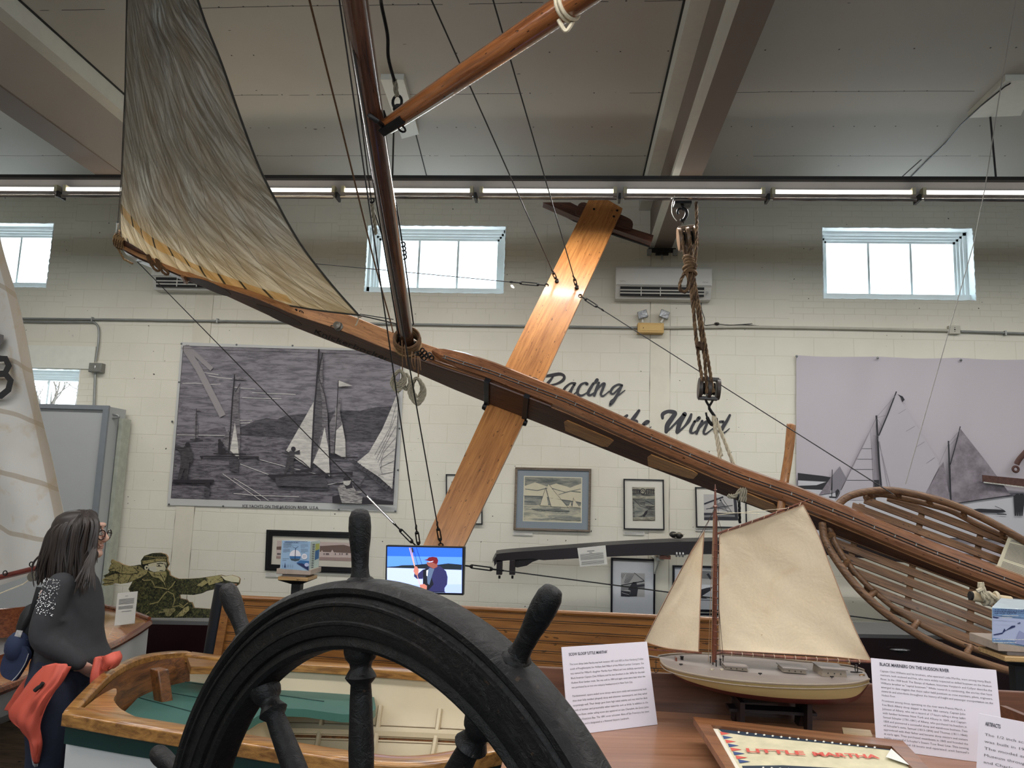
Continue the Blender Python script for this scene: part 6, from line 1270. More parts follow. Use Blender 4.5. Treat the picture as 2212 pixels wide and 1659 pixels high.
mb = MB(); mb.prism([tl_ + V((-.004, -.006, .004)), tr_ + V((.008, -.006, .004)), o2_ + V((.008, -.006, 0)), o_ + V((-.004, -.006, 0))], (0, .0015, 0), glass); mb.prism([o_, o2_, o2_ + V((-.08, -.1, 0)), o_ + V((-.1, -.1, 0))], (0, 0, .002), glass); mb.build('holder', t, 0)
# ---- panelled varnished hull across the middle
WPN = wood('beadboard', (150, 100, 50), (116, 72, 34), 9, .28, .7, (1, -.15, 0), bmp=.1)
Ya, Yb_ = 4.78, 4.15
A0 = P(474, 1290, Ya); A1 = P(1835, 1347, Yb_); A1.z = A0.z + 0; dirn = (A1 - A0); dirn.z = (P(1540, 1332, 4.29).z - A0.z) * 1.0; A1 = A0 + dirn
nr2 = V((dirn.y, -dirn.x, 0)).normalized(); nr2 = nr2 if nr2.y < 0 else -nr2
t = thing('panelled_hull', 'long varnished beadboard boat side with a black end post behind the ship wheel', 'boat', (lerp(A0.x, A1.x, .5), 4.5, 0))
mb = MB(); pt_ = .0545
for k in range(9):
    z0 = -k * pt_; up0, up1 = V((0, 0, z0 - .001)), V((0, 0, z0 - pt_ + .002)); a, b = A0 + V((.05, 0, 0)), A1
    mb.prism([a + up0, b + up0, b + up1, a + up1], -nr2 * .012 * -1 * -1, WPN)
    mb.tube([a + V((0, 0, z0 - pt_ + .012)) + nr2 * .001, b + V((0, 0, z0 - pt_ + .012)) + nr2 * .001], .0022, MBLK, 4)
mb.build('planking', t, 0, bevel=.002)
mb = MB(); mb.prism([A0 - nr2 * .012, A1 - nr2 * .012, A1 - nr2 * .012 + V((0, 0, -.55)), A0 - nr2 * .012 + V((0, 0, -.55))], -nr2 * .02, MBLK); mb.build('backing', t, 0)
mb = MB(); mb.tube([A0 + V((.04, 0, .004)), A1 + V((0, 0, .004))], .014, WPN, 8); mb.build('top_moulding', t)
mb = MB(); u0 = P(488, 1262, Ya - .02); l0 = P(456, 1440, Ya - .02); mb.prism([u0, u0 + V((.05, 0, 0)), l0 + V((.05, 0, 0)), l0], (0, .05, 0), WPN); mb.build('end_board', t, 30, bevel=.004)
mb = MB(); mb.tube([P(482, 1262, Ya + .03), P(470, 1330, Ya + .03), P(452, 1440, Ya + .03)], .048, mat('black_post', (22, 26, 32), .4), 14); mb.build('end_post', t)
mb = MB(); c = A0.lerp(A1, .5) - nr2 * .3; mb.bx(c.x + .4, c.x + 1.2, c.y - .1, c.y + .2, 0, .45, MBLK); mb.bx(c.x - 2.1, c.x - 1.6, c.y - .1, c.y + .2, 0, .45, MBLK); mb.build('support', t, 0)
for fx, k in ((.03, 0), (.04, 2), (.03, 4), (.05, 5), (.60, 0), (.25, 1), (.66, 2), (.52, 1), (.02, 1)):
    mb = MB(); c = A0.lerp(A1, fx) + V((.06, 0, -(k + .5) * pt_)) + nr2 * .001; mb.ball(c, (.012, .004, .002), MBLK, 8, ax=nr2, side=(1, 0, 0)); mb.build('knot', t)
# sheet tied on the basket, and the served tiller end
q = [(2178, 1160), (2235, 1172), (2215, 1268), (2146, 1240)]; nsh = (h_ * 0 + m_)
mb = MB(); pts = [QN(x, y, NB + .05) for x, y in q]; mb.prism(pts, -m_ * .003, mat('aged_card', (206, 198, 172), .6, var=.03))
a, b, c, d = [p + m_ * .003 for p in pts]
for k in range(30):
    if k in (2, 17, 18): continue
    v = .06 + k * .030; mb.add([a.lerp(d, v).lerp(b.lerp(c, v), .12), a.lerp(d, v).lerp(b.lerp(c, v), .88), a.lerp(d, v + .012).lerp(b.lerp(c, v + .012), .88), a.lerp(d, v + .012).lerp(b.lerp(c, v + .012), .12)], [(0, 1, 2, 3)], MTXT)
tag(mb.build('basket_sign', smooth=0), 'cream text sheet resting on the slats of the yacht basket at right', 'sign')
yq = 4.9; mb = MB(); e0, e1 = P(2098, 1287, yq), P(2183, 1300, yq); d = e1 - e0
mb.tube([e0, e0 + d * .03, e0 + d * .05, e1], [.022, .026, .03, .032], mat('served_canvas', (206, 186, 152), .8, var=.05), 12); mb.tube([e0 - d * .04, e0 + d * .02], .026, MBLK, 12); mb.tube([e1, e1 + d * .9], .026, MBLK, 12)
r1 = tag(mb.build('wrapped_spar'), 'short canvas wrapped spar lashed with white rope under the hull at right', 'spar')
mb = MB()
for k, (x0, x1) in enumerate(((2114, 2126), (2118, 2136), (2124, 2152))): rope(mb, [P(2115 + k * 3, 1258, yq - .05), P(x0 + 3, 1278, yq - .05), P(x1, 1292, yq - .05), P(x1 + 2, 1301, yq - .02)], .010, MROPEW, MROPEW)
mb.tube([P(2110, 1277, yq - .06), P(2122, 1272, yq - .06)], .012, MROPEW, 6)
for x in (2127, 2136, 2151): mb.ring(P(x, 1293, yq), d, .035, .010, MROPEW, 14, 6)
mb.build('rope_lashing', r1)
# ================================================================ FOREGROUND
# ---- dinghy with green stern seat
ZD = .84
WGN = wood('oiled_oak', (176, 128, 68), (106, 68, 32), 9, .3, .6, (1, .1, 0), speck=False, bmp=.35); WOK = wood('dark_oak', (124, 78, 40), (60, 34, 18), 9, .42, .3, (0, 1, 0), speck=False, bmp=.5)
MGRN = mat('green_paint', (52, 96, 88), .45, var=.05, scale=5, bmp=.05); MDG = mat('dark_green_paint', (22, 50, 46), .4, var=.08, scale=6); MCRM = mat('cream_paint', (200, 186, 158), .5, var=.05, scale=4, bmp=.08)
t = thing('dinghy', 'open dinghy with oak gunwales, green stern seats and cream inside, behind the ship wheel', 'boat', (-.4, 3.1, 0))
nr_ = [PZ(x, y, ZD) for x, y in sp2([(147, 1553), (280, 1577), (430, 1602), (600, 1630), (760, 1656), (880, 1666), (1000, 1650), (1150, 1615), (1280, 1580), (1370, 1552)], 5)]
fa_ = [PZ(x, y, ZD) for x, y in sp2([(408, 1420), (470, 1428), (560, 1436), (660, 1441), (780, 1449), (900, 1458), (1040, 1470), (1180, 1490), (1300, 1515), (1372, 1548)], 5)]
n = len(nr_)
def sect(i, inset_=0.0, lift=0.0):
    a, b = nr_[i], fa_[i]; w_ = (b - a).length; u = (b - a).normalized(); tt = i / (n - 1); d = .46 * (1 - .35 * tt)
    out = []
    for k in range(13):
        s = k / 12; ang = math.pi * s; x = .5 - .5 * math.copysign(abs(math.cos(ang)) ** .5, math.cos(ang)); z = -d * (abs(math.sin(ang)) ** .6)
        out.append(a + u * (inset_ + x * (w_ - 2 * inset_)) + V((0, 0, z * (1 - inset_ * 1.2) + lift)))
    return out
S0 = [sect(i) for i in range(n)]; S1 = [sect(i, .02, .012) for i in range(n)]
def skin_(mb, S, m, ks=range(12), rev=False):
    vs = [p for s in S for p in s]; f = [(i * 13 + k, i * 13 + k + 1, (i + 1) * 13 + k + 1, (i + 1) * 13 + k) for i in range(len(S) - 1) for k in ks]
    mb.add(vs, [q[::-1] for q in f] if rev else f, m)
mb = MB(); skin_(mb, S0, MHW, range(12)); mb.build('outer_hull', t, 50)
mb = MB(); mb.add([p for s in S0 for p in (s[0] + V((0, -.012, 0)), s[0].lerp(s[1], .42) + V((0, -.014, 0)))], [(2 * i, 2 * i + 2, 2 * i + 3, 2 * i + 1) for i in range(n - 1)], MDG); mb.build('sheer_strake', t, 50)
mb = MB(); skin_(mb, S1, MCRM, range(12), True); mb.build('inner_planking', t, 50)
# plank seams, ribs and stringer on the far inside
mb = MB()
for k in (7, 8, 9, 10): mb.tube([S1[i][k] + V((0, -.003, .002)) for i in range(3, n)], .0018, flat('seam_brown', (120, 100, 74)), 4)
mb.build('plank_seam', t)
for j, px in enumerate((430, 560, 690, 820, 950, 1060)):
    i = min(range(n), key=lambda i: abs((fa_[i].x) - PZ(px, 1450, ZD).x)); mb = MB()
    tilt = .0; mb.tube([S1[i][k] + V((-.03 * (11 - k) * .25, -.006, .006)) for k in range(11, 1, -1)], .016, MCRM, 6, flatn=(1, 0, 0), ratio=.8); mb.build('rib', t, 50)
mb = MB(); st_ = [S1[i][10].lerp(S1[i][9], .35) + V((0, -.012, 0)) for i in range(2, n - 1)]; mb.tube(st_, .022, MCRM, 6); mb.tube([p + V((0, -.01, -.03)) for p in st_], .008, WOK, 6); mb.build('seat_riser', t, 50)  # thin brown strip below the riser stands in for its shadow
# gunwales
def gunw(pts, nm, w_=.04, h2=.022, m=WGN):
    mb = MB(); k = len(pts); vs = []
    for i, p in enumerate(pts):
        d = (pts[min(i + 1, k - 1)] - pts[max(i - 1, 0)]).normalized(); s_ = V((-d.y, d.x, 0)); 
        for a, b in ((-1, -1), (-1, .8), (-.7, 1), (.7, 1), (1, .8), (1, -1)): vs.append(p + s_ * w_ * a + V((0, 0, h2 * b)))
    mb.add(vs, [(i * 6 + q, i * 6 + (q + 1) % 6, (i + 1) * 6 + (q + 1) % 6, (i + 1) * 6 + q) for i in range(k - 1) for q in range(6)] + [tuple(range(6))[::-1], tuple((k - 1) * 6 + q for q in range(6))], m)
    return mb.build(nm, t, 45, bevel=.004)
gunw([p + V((0, .02, .005)) for p in nr_], 'gunwale', .045, .026); gunw([p + V((0, -.01, .005)) for p in fa_], 'gunwale', .035, .022)
# transom
tr = [PZ(x, y, ZD) for x, y in sp2([(150, 1552), (190, 1515), (235, 1478), (290, 1448), (350, 1430), (408, 1420)], 5)]
zz = [.03 * math.sin(math.pi * i / (len(tr) - 1)) for i in range(len(tr))]
gunw([p + V((.0, 0, z + .012)) for p, z in zip(tr, zz)], 'transom_cap', .024, .018)
mb = MB(); k = len(tr); vs = []
for p, z in zip(tr, zz): vs += [p + V((0, 0, z)), p + V((.07, 0, -.30)), p + V((.03, 0, z)), p + V((.10, 0, -.30))]
mb.add(vs, [(4 * i, 4 * i + 4, 4 * i + 5, 4 * i + 1)[::-1] for i in range(k - 1)], MHW); mb.add(vs, [(4 * i + 2, 4 * i + 6, 4 * i + 7, 4 * i + 3) for i in range(k - 1)], WOK); mb.build('transom', t, 50)
mb = MB(); a, b = PZ(322, 1444, ZD + .03), PZ(346, 1440, ZD + .03); lo_ = V((.04, -.0, -.19)); d = V((.05, .035, 0)); w2 = V((.06, -.03, 0))
mb.add([a, b, b + w2, a + w2] + [p + V((.05, 0, -.2)) for p in (a, b, b + w2, a + w2)], [(0, 1, 2, 3), (7, 6, 5, 4), (0, 4, 5, 1), (1, 5, 6, 2), (2, 6, 7, 3), (3, 7, 4, 0)], WOK); mb.build('stern_post', t, 30, bevel=.006)
# quarter knees
def knee(pts, z):
    mb = MB(); mb.prism([PZ(x, y, z) for x, y in pts], (0, 0, -.035), WGN); return mb.build('quarter_knee', t, 30, bevel=.004)
knee(sp2([(158, 1550), (205, 1510), (246, 1487), (252, 1497), (246, 1512), (262, 1532), (296, 1550), (308, 1560), (296, 1566), (220, 1556), (158, 1550)], 3), ZD + .022)
knee([(405, 1420), (412, 1440), (500, 1440), (560, 1446), (560, 1434), (470, 1428)], ZD + .026)
# green seats at the stern, round an open well
zs_ = .73
seat = [(262, 1545), (300, 1505), (345, 1480), (400, 1462), (440, 1460), (520, 1466), (620, 1480), (740, 1492), (808, 1506), (812, 1530), (800, 1543), (740, 1543), (660, 1532), (610, 1530), (560, 1545), (528, 1565), (512, 1590), (520, 1606), (545, 1616), (620, 1632), (620, 1652), (500, 1630), (380, 1602), (300, 1580)]
mb = MB(); mb.prism([PZ(x, y, zs_) for x, y in seat], (0, 0, -.035), MGRN); mb.build('stern_seat', t, 30, bevel=.005)
mb = MB()
for q in (((300, 1507), (470, 1552)), ((330, 1490), (560, 1530)), ((380, 1470), (700, 1515))): mb.tube([PZ(x, y, zs_ + .0015) for x, y in q], .0022, MDG, 4)
mb.build('seat_seam', t)
mb = MB(); ww = [PZ(x, y, zs_ - .035) for x, y in sp2([(600, 1531), (560, 1545), (528, 1565), (512, 1590), (520, 1606), (560, 1620)], 4)]; mb.add(ww + [p + V((0, 0, -.25)) for p in ww], [(i, i + 1, len(ww) + i + 1, len(ww) + i) for i in range(len(ww) - 1)], MCRM); mb.build('seat_front', t, 50)
mb = MB(); mb.bx(-1.9, -1.2, 2.7, 3.7, 0, .34, MBLK); mb.bx(-.4, .2, 2.7, 3.4, 0, .36, MBLK); mb.build('cradle', t, 0)

# ---- display table with back board
ZT = .98
WTB = wood('table_top', (156, 110, 80), (128, 86, 58), 5, .38, .35, (1, .1, 0), speck=False, bmp=.05); WTS = wood('table_side', (128, 70, 44), (92, 48, 30), 7, .45, .3, (0, 0, 1), speck=False)
WTK = wood('table_back', (112, 74, 54), (80, 50, 36), 6, .45, .3, (1, 0, 0), speck=False, bmp=.05)
xl = P(1078, 1600, 2.2).x; t = thing('display_table', 'brown wooden display table with low back board under the sloop model', 'table', (1.2, 2.1, 0))
YB_ = PZ(1440, 1537, ZT).y; 
mb = MB(); mb.bx(xl, 3.1, 1.9, YB_, ZT - .03, ZT, WTB); mb.build('top', t, 0, bevel=.003)
mb = MB(); mb.bx(xl + .02, 3.1, YB_, YB_ + .02, ZT - .03, P(1300, 1448, YB_).z, WTK); mb.build('back_board', t, 0, bevel=.003)
mb = MB(); a = PZ(2158, 1523, 1.10); mb.prism([(a.x, a.y, ZT), (a.x, a.y, 1.10), (a.x + .1, 1.95, 1.10), (a.x + .1, 1.95, ZT)], (.02, 0, 0), WTK); mb.build('side_board', t, 0, bevel=.003)
mb = MB(); mb.bx(xl, xl + .02, 1.9, 2.3, .0, ZT - .03, WTS); mb.bx(3.08, 3.1, 1.9, YB_, 0, ZT - .03, WTS); mb.build('side_panel', t, 0)

# ---- sign cards
def card(label, TL, TR, BR, BL, lean, paras, head, hx, body_u=(.07, .93), bsize=.0068, extra=None):
    bl, br = PZ(*BL, ZT + .001), PZ(*BR, ZT + .001); r_ = (br - bl).normalized(); nrm = V((r_.y, -r_.x, 0)); nrm = nrm if nrm.y < 0 else -nrm
    up = (V((0, 0, 1)) - nrm * lean).normalized(); nn_ = r_.cross(up).normalized(); nn_ = nn_ if nn_.y < 0 else -nn_
    q = [PP(*TL, bl, nn_), PP(*TR, bl, nn_), br, bl]
    mb = MB(); mb.prism(q, -nn_ * .004, mat('sign_foamboard', (226, 220, 230), .55, var=.01, scale=2))
    W_ = (br - bl).length; H_ = (q[0] - bl).length; o = bl + nn_ * .0008; tlq = q[0] + nn_ * .0008; rr_ = (q[1] - q[0]).normalized(); upv_ = (q[0] - bl).normalized()
    Wt = (q[1] - q[0]).length
    mb.text(head, tlq + rr_ * Wt * .07 - upv_ * H_ * hx[0], rr_, upv_, hx[1], MTX2, width=Wt * hx[2], bold=.02)
    y = hx[3]
    for lines, wd in paras:
        for ln, frac in lines:
            mb.text(ln, tlq + rr_ * Wt * .07 - upv_ * H_ * y, rr_, upv_, bsize, MTXT, width=Wt * wd * frac); y += hx[4]
        y += hx[4] * hx[5]
    if extra: extra(mb, tlq, rr_, upv_, Wt, H_, nn_)
    o = tag(mb.build('sign_card', smooth=0), label, 'sign'); return q
p1 = ['The scow sloop Little Martha was built between 1871 and 1875 in New Hamburg (7 miles', 'south of Poughkeepsie) for William Bull Millard of the Millard Lumber Company. She', "was named for Millard's daughter Martha Hyer Millard and was skillfully operated by", 'Black boatman Captain Clint Williams and his two brothers in the 1870s for the mid-', 'Hudson River lumber trade. She was sold in 1884 and again some years later when she', 'was purchased by an iron ore company headquartered in New York City.']
p2 = ['Flat-bottomed, square ended scow sloops were more easily and inexpensively built', 'than their fully molded (shaped) sloop and schooner counterparts, and they sailed', 'surprisingly well. Their design gave them high initial stability and was ideal for deck', 'loads of lumber and presumably other materials such as brick. In addition to the', 'Hudson River, similar sailing scows also appeared on Lake Champlain, the Great Lakes', 'and San Francisco Bay. The 1891 scow schooner Alma of San Francisco has been', 'preserved and is designated as a National Historic Landmark.']
card('white text card headed SCOW SLOOP, leaning on the table beside the ship wheel', (1213.5, 1398), (1397.5, 1386), (1420.5, 1565), (1229, 1589), .16, [([(l, 1 if i < 5 else .82) for i, l in enumerate(p1)], .86), ([(l, 1 if i < 6 else .72) for i, l in enumerate(p2)], .86)], "SCOW SLOOP 'LITTLE MARTHA'", (.105, .0125, .44, .215, .053, .85), bsize=.0085)
q1_ = ['Captain Clint Williams and his brothers, who operated Little Martha, were among many Black', 'mariners, both enslaved and free, who were widely respected as skilled boatmen on the Hudson', 'River. In the 1908 book The Sloops of Hudson, historians Verplanck and Collyer describe the', 'Williams brother as "capital boatmen." While research is continuing, the stories that have', 'emerged to date suggest that these sailor held positions as crew members, pilots, engineers,', 'stewards and attendants throughout the history of freight and passenger transportation on the', 'Hudson River.']
q2_ = ['Prominent among those operating on the river were Francis March, a', 'free Black Albany sloop skipper in the late 18th century, Captain John', 'Johnson of Albany, who set a record of 17 hours sailing a sloop laden', 'with lumber between New York and Albany in 1849, and Captain', 'Samuel Schuyler (1781-1841) of Albany, who purchased his freedom in', '1804 and pioneered a successful sloop and warehouse business. Two', "of Schuyler's sons, Samuel (1813-1894) and Thomas (1811-1866)", 'apprenticed with their father and became sloop masters and owners', 'at early ages. They purchased steamboats in 1845 and founded the', "highly successful Schuyler's Steam Tow Boat Line. This towing", "business involved 18 boats and operated until Samuel's"]
def portrait(mb, tlq, r_, u_, W_, H_, nn_):
    c = tlq + r_ * W_ * .93 - u_ * H_ * .70 + nn_ * .0005; R1 = H_ * .145
    def dsk(R_, m, k, sx=1.0, dx=0, dy=0): mb.poly([c + nn_ * .0004 * k + r_ * (R_ * sx * math.cos(a) + dx) + u_ * (R_ * math.sin(a) + dy) for a in [i * .2618 for i in range(24)]], m)
    dsk(R1, flat('oval_line', (40, 34, 70)), 1, .8); dsk(R1 * .94, flat('oval_tone', (178, 150, 140)), 2, .8); dsk(R1 * .45, flat('coat_ink', (40, 36, 38)), 3, 1.2, 0, -R1 * .5); dsk(R1 * .25, flat('face_tone', (110, 84, 74)), 4, .8, 0, R1 * .25)
card('white text card headed BLACK MARINERS, standing behind the framed pennant', (1881, 1421.5), (2152, 1447.5), (2172, 1654), (1893, 1617), .10, [([(l, 1 if i < 6 else .13) for i, l in enumerate(q1_)], .88), ([(l, 1) for i, l in enumerate(q2_)], .66)], 'BLACK MARINERS ON THE HUDSON RIVER', (.075, .014, .56, .145, .045, .35), bsize=.0085, extra=portrait)
q3_ = ['The 1/2 inch scale, solid model', 'was built in 1940 by Sam W', 'The model and is on loan', 'Museum through the courtesy', 'and Charles Reynolds family.']
card('nearest white text card headed ARTIFACTS at the lower right corner', (2115, 1541), (2330, 1583), (2352, 1772), (2106, 1722), .10, [([(l, 1) for l in q3_], .80), ([('The framed banner', .7), ('rare', .2)], .80)], 'ARTIFACTS', (.13, .014, .16, .33 - .08, .082, .9), bsize=.0095)
# ---- framed pennant lying propped on the table
A_, B_, C_ = PZ(1497, 1548, 1.06), PZ(1950, 1602, 1.065), PZ(1650, 1800, .992)
nf = (B_ - A_).cross(C_ - A_).normalized(); nf = nf if nf.z > 0 else -nf
def FP(x, y, up_=0.0): return PP(x, y, A_ + nf * up_, nf)
t = thing('framed_pennant', 'wood framed LITTLE MARTHA pennant with stars lying on the display table', 'picture', (B_.x - .3, 2.1, ZT))
G = zc(1480, 1400, 3.022)
oT = [(1497, 1548), (1950, 1600), (2190, 1850), (1690, 1850)]; 
inn = [(1536, 1566), (1926, 1612), (2060, 1750), (1640, 1750)]
dn3 = -nf * .022
WFR = wood('pennant_frame', (140, 92, 60), (102, 62, 38), 8, .35, .4, B_ - A_, speck=False)
mb = MB()
for k in range(4):
    j = (k + 1) % 4; mb.prism([FP(*oT[k]), FP(*oT[j]), FP(*inn[j]), FP(*inn[k])], dn3, WFR)
mb.build('frame', t, 30, bevel=.003)
mb = MB(); mb.prism([FP(*p) - nf * .010 for p in inn], -nf * .004, mat('pennant_mat', (222, 216, 200), .6, var=.02)); mb.build('mat_board', t, 0)
kk = [1]
mb = MB()
def fl2(pts, m): kk[0] += 1; mb.poly([FP(*G(x, y), -.0098 + .0002 * kk[0]) for x, y in pts], m)
FAB = mat('pennant_cloth', (206, 198, 166), .7, var=.1, scale=22, bmp=.05); STB = flat('pennant_navy', (28, 44, 60)); RED = flat('pennant_red', (198, 84, 74)); BLU = flat('pennant_blue', (50, 72, 118))
fl2([(205, 520), (1340, 660), (1480, 770), (1440, 790), (360, 790)], FAB)
fl2([(205, 518), (300, 530), (1345, 645), (1345, 668), (1100, 640), (400, 572), (240, 548)], STB)
for k in range(8):
    y = 556 + k * 26; x = 232 + k * 17; fl2([(x - 6, y - 12), (x + 62 + k * 2, y + 2), (x + 4, y + 12)], RED if k % 2 == 0 else BLU)
fl2([(370, 768), (640, 765), (1440, 805), (1440, 830), (400, 830)], STB)
def star(cx, cy, r): return [(cx + r * (1 if i % 2 == 0 else .42) * math.sin(i * .6283), cy - r * .8 * (1 if i % 2 == 0 else .42) * math.cos(i * .6283)) for i in range(10)]
for k in range(17): fl2(star(350 + k * 55.5, 548 + k * 6.2, 11), flat('star_white', (222, 220, 208)))
for k in range(12): fl2(star(510 + k * 55, 779 + k * 2.6, 10), flat('star_white', (222, 220, 208)))
fl2([(1345, 655), (1310, 710), (1482, 770), (1440, 740)], flat('pennant_tail', (212, 212, 206)))
a, b = FP(*G(405, 672), -.004), FP(*G(1265, 715), -.004); a2 = FP(*G(400, 650), -.004); r_ = (b - a).normalized(); u_ = nf.cross(r_).normalized()
def slab(txt, x0, x1, y0, y1):
    a, b = FP(*G(x0, y0), -.0050), FP(*G(x1, y1), -.0050); mb.text(txt, a, (b - a), u_, .034, RED, width=(b - a).length, bold=.035)
slab('LITTLE', 398, 780, 676, 696); slab('MARTHA', 835, 1270, 700, 720)
mb.build('pennant', t, 0)
mb = MB(); q = ((1819, 1571), (1880, 1577), (1885, 1590), (1822, 1585)); mb.prism([PZ(x, y, ZT + .03) for x, y in q], (0, 0, -.03), wood('pale_pine', (220, 196, 160), (190, 160, 120), 10, .5, .1, (1, 0, 0)))
tag(mb.build('wood_block', bevel=.002), 'small pale wooden block on the table behind the framed pennant', 'block')

# ---- sloop model
def my(px): return lerp(2.90, 2.79, (px - 1420) / 450)
def M(px, py, dy=0.0): return P(px, py, my(px) + dy)
t = thing('model_sloop', 'cream model scow sloop with tan sails and dark red keel on the table', 'ship model', M(1660, 1510))
MMH = mat('model_hull_cream', (176, 156, 108), .42, var=.04, scale=6); MMR = mat('model_hull_red', (84, 32, 34), .45, var=.1, scale=10); MMD = mat('model_deck_grey', (128, 118, 112), .5, var=.06, scale=12); MMC = mat('model_cabin', (140, 126, 110), .5, var=.05, scale=10); WMM = wood('model_mast', (122, 66, 44), (74, 36, 26), 10, .35, .5, (0, 0, 1), speck=False)
zd = 1.17
ns = [PZ(x, y, z) for x, y, z in [tuple(p) for p in spline([(1427, 1428, zd + .01), (1440, 1440, zd + .006), (1480, 1453, zd), (1560, 1467, zd - .004), (1640, 1475, zd - .006), (1720, 1479, zd - .006), (1800, 1479, zd - .002), (1850, 1475, zd + .002), (1878, 1467, zd + .006)], 4)]]
fs_ = [PZ(x, y, z) for x, y, z in [tuple(p) for p in spline([(1422, 1417, zd + .012), (1450, 1413, zd + .006), (1500, 1411, zd), (1570, 1414, zd - .004), (1650, 1420, zd - .006), (1730, 1428, zd - .006), (1800, 1434, zd - .002), (1840, 1439, zd + .002), (1866, 1447, zd + .006)], 4)]]
n = len(ns)
kb = [z for z in [tuple(p)[1] for p in spline([(0, .004, 0), (1, .016, 0), (2, .040, 0), (3, .058, 0), (4, .066, 0), (5, .070, 0), (6, .070, 0), (7, .062, 0), (8, .02, 0)], 4)]]
vs = []; NK = 9
for i in range(n):
    a, b = ns[i], fs_[i]
    for k, (x, z) in enumerate(((0, 0), (.03, .45), (.07, .72), (.12, 1.0), (.5, 1.1), (.88, 1.0), (.93, .72), (.97, .45), (1, 0))): vs.append(a.lerp(b, x) + V((0, 0, -kb[i] * z)))
mb = MB(); F_ = lambda ks: [(i * NK + k, i * NK + k + 1, (i + 1) * NK + k + 1, (i + 1) * NK + k) for i in range(n - 1) for k in ks]
mb.add(vs, F_((0, 1, 6, 7)) + [tuple((n - 1) * NK + k for k in range(NK)), tuple(range(NK))[::-1]], MMH); mb.add(vs, F_((2, 3, 4, 5)), MMR); mb.build('hull', t, 50)
mb = MB(); mb.add([p for a, b in zip(ns, fs_) for p in (a + V((0, 0, -.003)), a.lerp(b, .5) + V((0, 0, .002)), b + V((0, 0, -.003)))], [(3 * i + k, 3 * i + k + 1, 3 * i + 4 + k, 3 * i + 3 + k) for i in range(n - 1) for k in (0, 1)], MMD); mb.build('deck', t, 50)
mb = MB(); mb.tube(ns, .0035, MMC, 6); mb.tube(fs_, .0035, MMC, 6); mb.tube([p + V((0, -.002, -.012)) for p in ns], .002, MMC, 6); mb.build('rub_rail', t)
mb = MB(); mb.prism([M(1845, 1490), M(1860, 1488), M(1859, 1506), M(1828, 1508)], (0, .006, 0), MMR); mb.build('rudder', t, 30)
def cab(px0, px1, py, h3, dpt, nm, lid=True):
    a, b = PZ(px0, py, zd - .002), PZ(px1, py + 4, zd - .002); mb = MB(); mb.prism([a, b, b + V((-.004, 0, h3)), a + V((.004, 0, h3))], (0, dpt, 0), MMC); 
    if lid: mb.prism([a + V((-.002, -.003, h3)), b + V((.002, -.003, h3)), b + V((.002, -.003, h3 + .003)), a + V((-.002, -.003, h3 + .003))], (0, dpt + .006, 0), MMD)
    for k in range(3): q = a.lerp(b, .25 + .25 * k) + V((0, -.001, h3 * .5)); mb.lathe(q, (0, -1, 0), [(.002, 0), (.002, .001)], MBLK, 8)
    mb.build(nm, t, 30)
cab(1567, 1616, 1446, .010, .07, 'hatch'); cab(1692, 1743, 1452, .012, .08, 'hatch'); cab(1775, 1830, 1461, .024, .10, 'cabin')
MTFT = mat('model_fitting', (44, 40, 42), .4, .3)
for x, y in ((1471, 1438), (1642, 1458), (1797, 1465)): 
    mb = MB(); c = PZ(x, y, zd); mb.box(c + V((0, 0, .005)), (.006, 0, 0), (0, .002, 0), (0, 0, .002), MTFT); mb.tube([c, c + V((0, 0, .006))], .002, MTFT, 6); mb.build('cleat', t, 30)
mb = MB(); c = PZ(1473, 1427, zd); mb.lathe(c, (0, 0, 1), [(.008, 0), (.005, .004), (.006, .012), (.008, .016), (.0, .018)], MTFT, 10); mb.build('capstan', t); mb = MB(); c = PZ(1460, 1430, zd); mb.box(c + V((0, 0, .008)), (.003, 0, 0), (0, .012, 0), (0, 0, .009), WMM); mb.build('windlass', t, 30)
mb = MB(); mb.tube([PZ(1398, 1416, zd + .014), PZ(1430, 1422, zd + .008), PZ(1460, 1426, zd + .004)], .003, MMD, 8); mb.build('bowsprit', t)
mb = MB(); mb.tube([P(1417, 1424, 2.88), P(1417, 1445, 2.88)], .0012, MBLK, 5); mb.tube([P(x, y, 2.88) for x, y in sp2([(1412, 1442), (1415, 1452), (1419, 1452), (1422, 1446)], 4)], .0014, MBLK, 5); mb.tube([P(1413, 1430, 2.88), P(1421, 1431, 2.88)], .0012, MBLK, 5); mb.build('anchor', t)
# mast and spars
mt, mbm = M(1545, 1046), M(1543, 1430)
mb = MB(); mb.tube([mt, M(1545, 1060), M(1545, 1100), M(1545, 1118), M(1544, 1250), mbm], [.0015, .0035, .005, .0085, .0085, .0085], WMM, 10); mb.ball(M(1545, 1058), (.006, .006, .002), WMM, 8); mb.ball(M(1545, 1094), (.009, .009, .006), WMM, 8)
mb.build('mast', t)
mb = MB()
for k in range(16): mb.ring(M(1546, 1175 + k * 14.5), (.15, 0, 1), .0115, .0012, WMM, 12, 4)
mb.build('mast_ring', t)
mb = MB(); mb.tube([M(1549, 1153), M(1650, 1118), M(1748, 1079)], [.004, .0045, .002], WMM, 8); mb.build('gaff', t)
mb = MB(); mb.tube([M(1545, 1412), M(1560, 1409), M(1700, 1420), M(1896, 1431)], [.004, .0055, .0058, .004], WMM, 8); mb.build('boom', t)
mb = MB(); mb.tube([M(1400, 1403), M(1516, 1411)], .0028, WMM, 6); mb.build('jib_boom', t)
m_3, N, L, bs = _new('tan_sailcloth'); vv = coords(N, L, (1, 1, 1)); base = mixc(N, L, noise_n(N, L, vv, 5, 4, .6, .5), lin((230, 208, 174)), lin((238, 224, 198)))
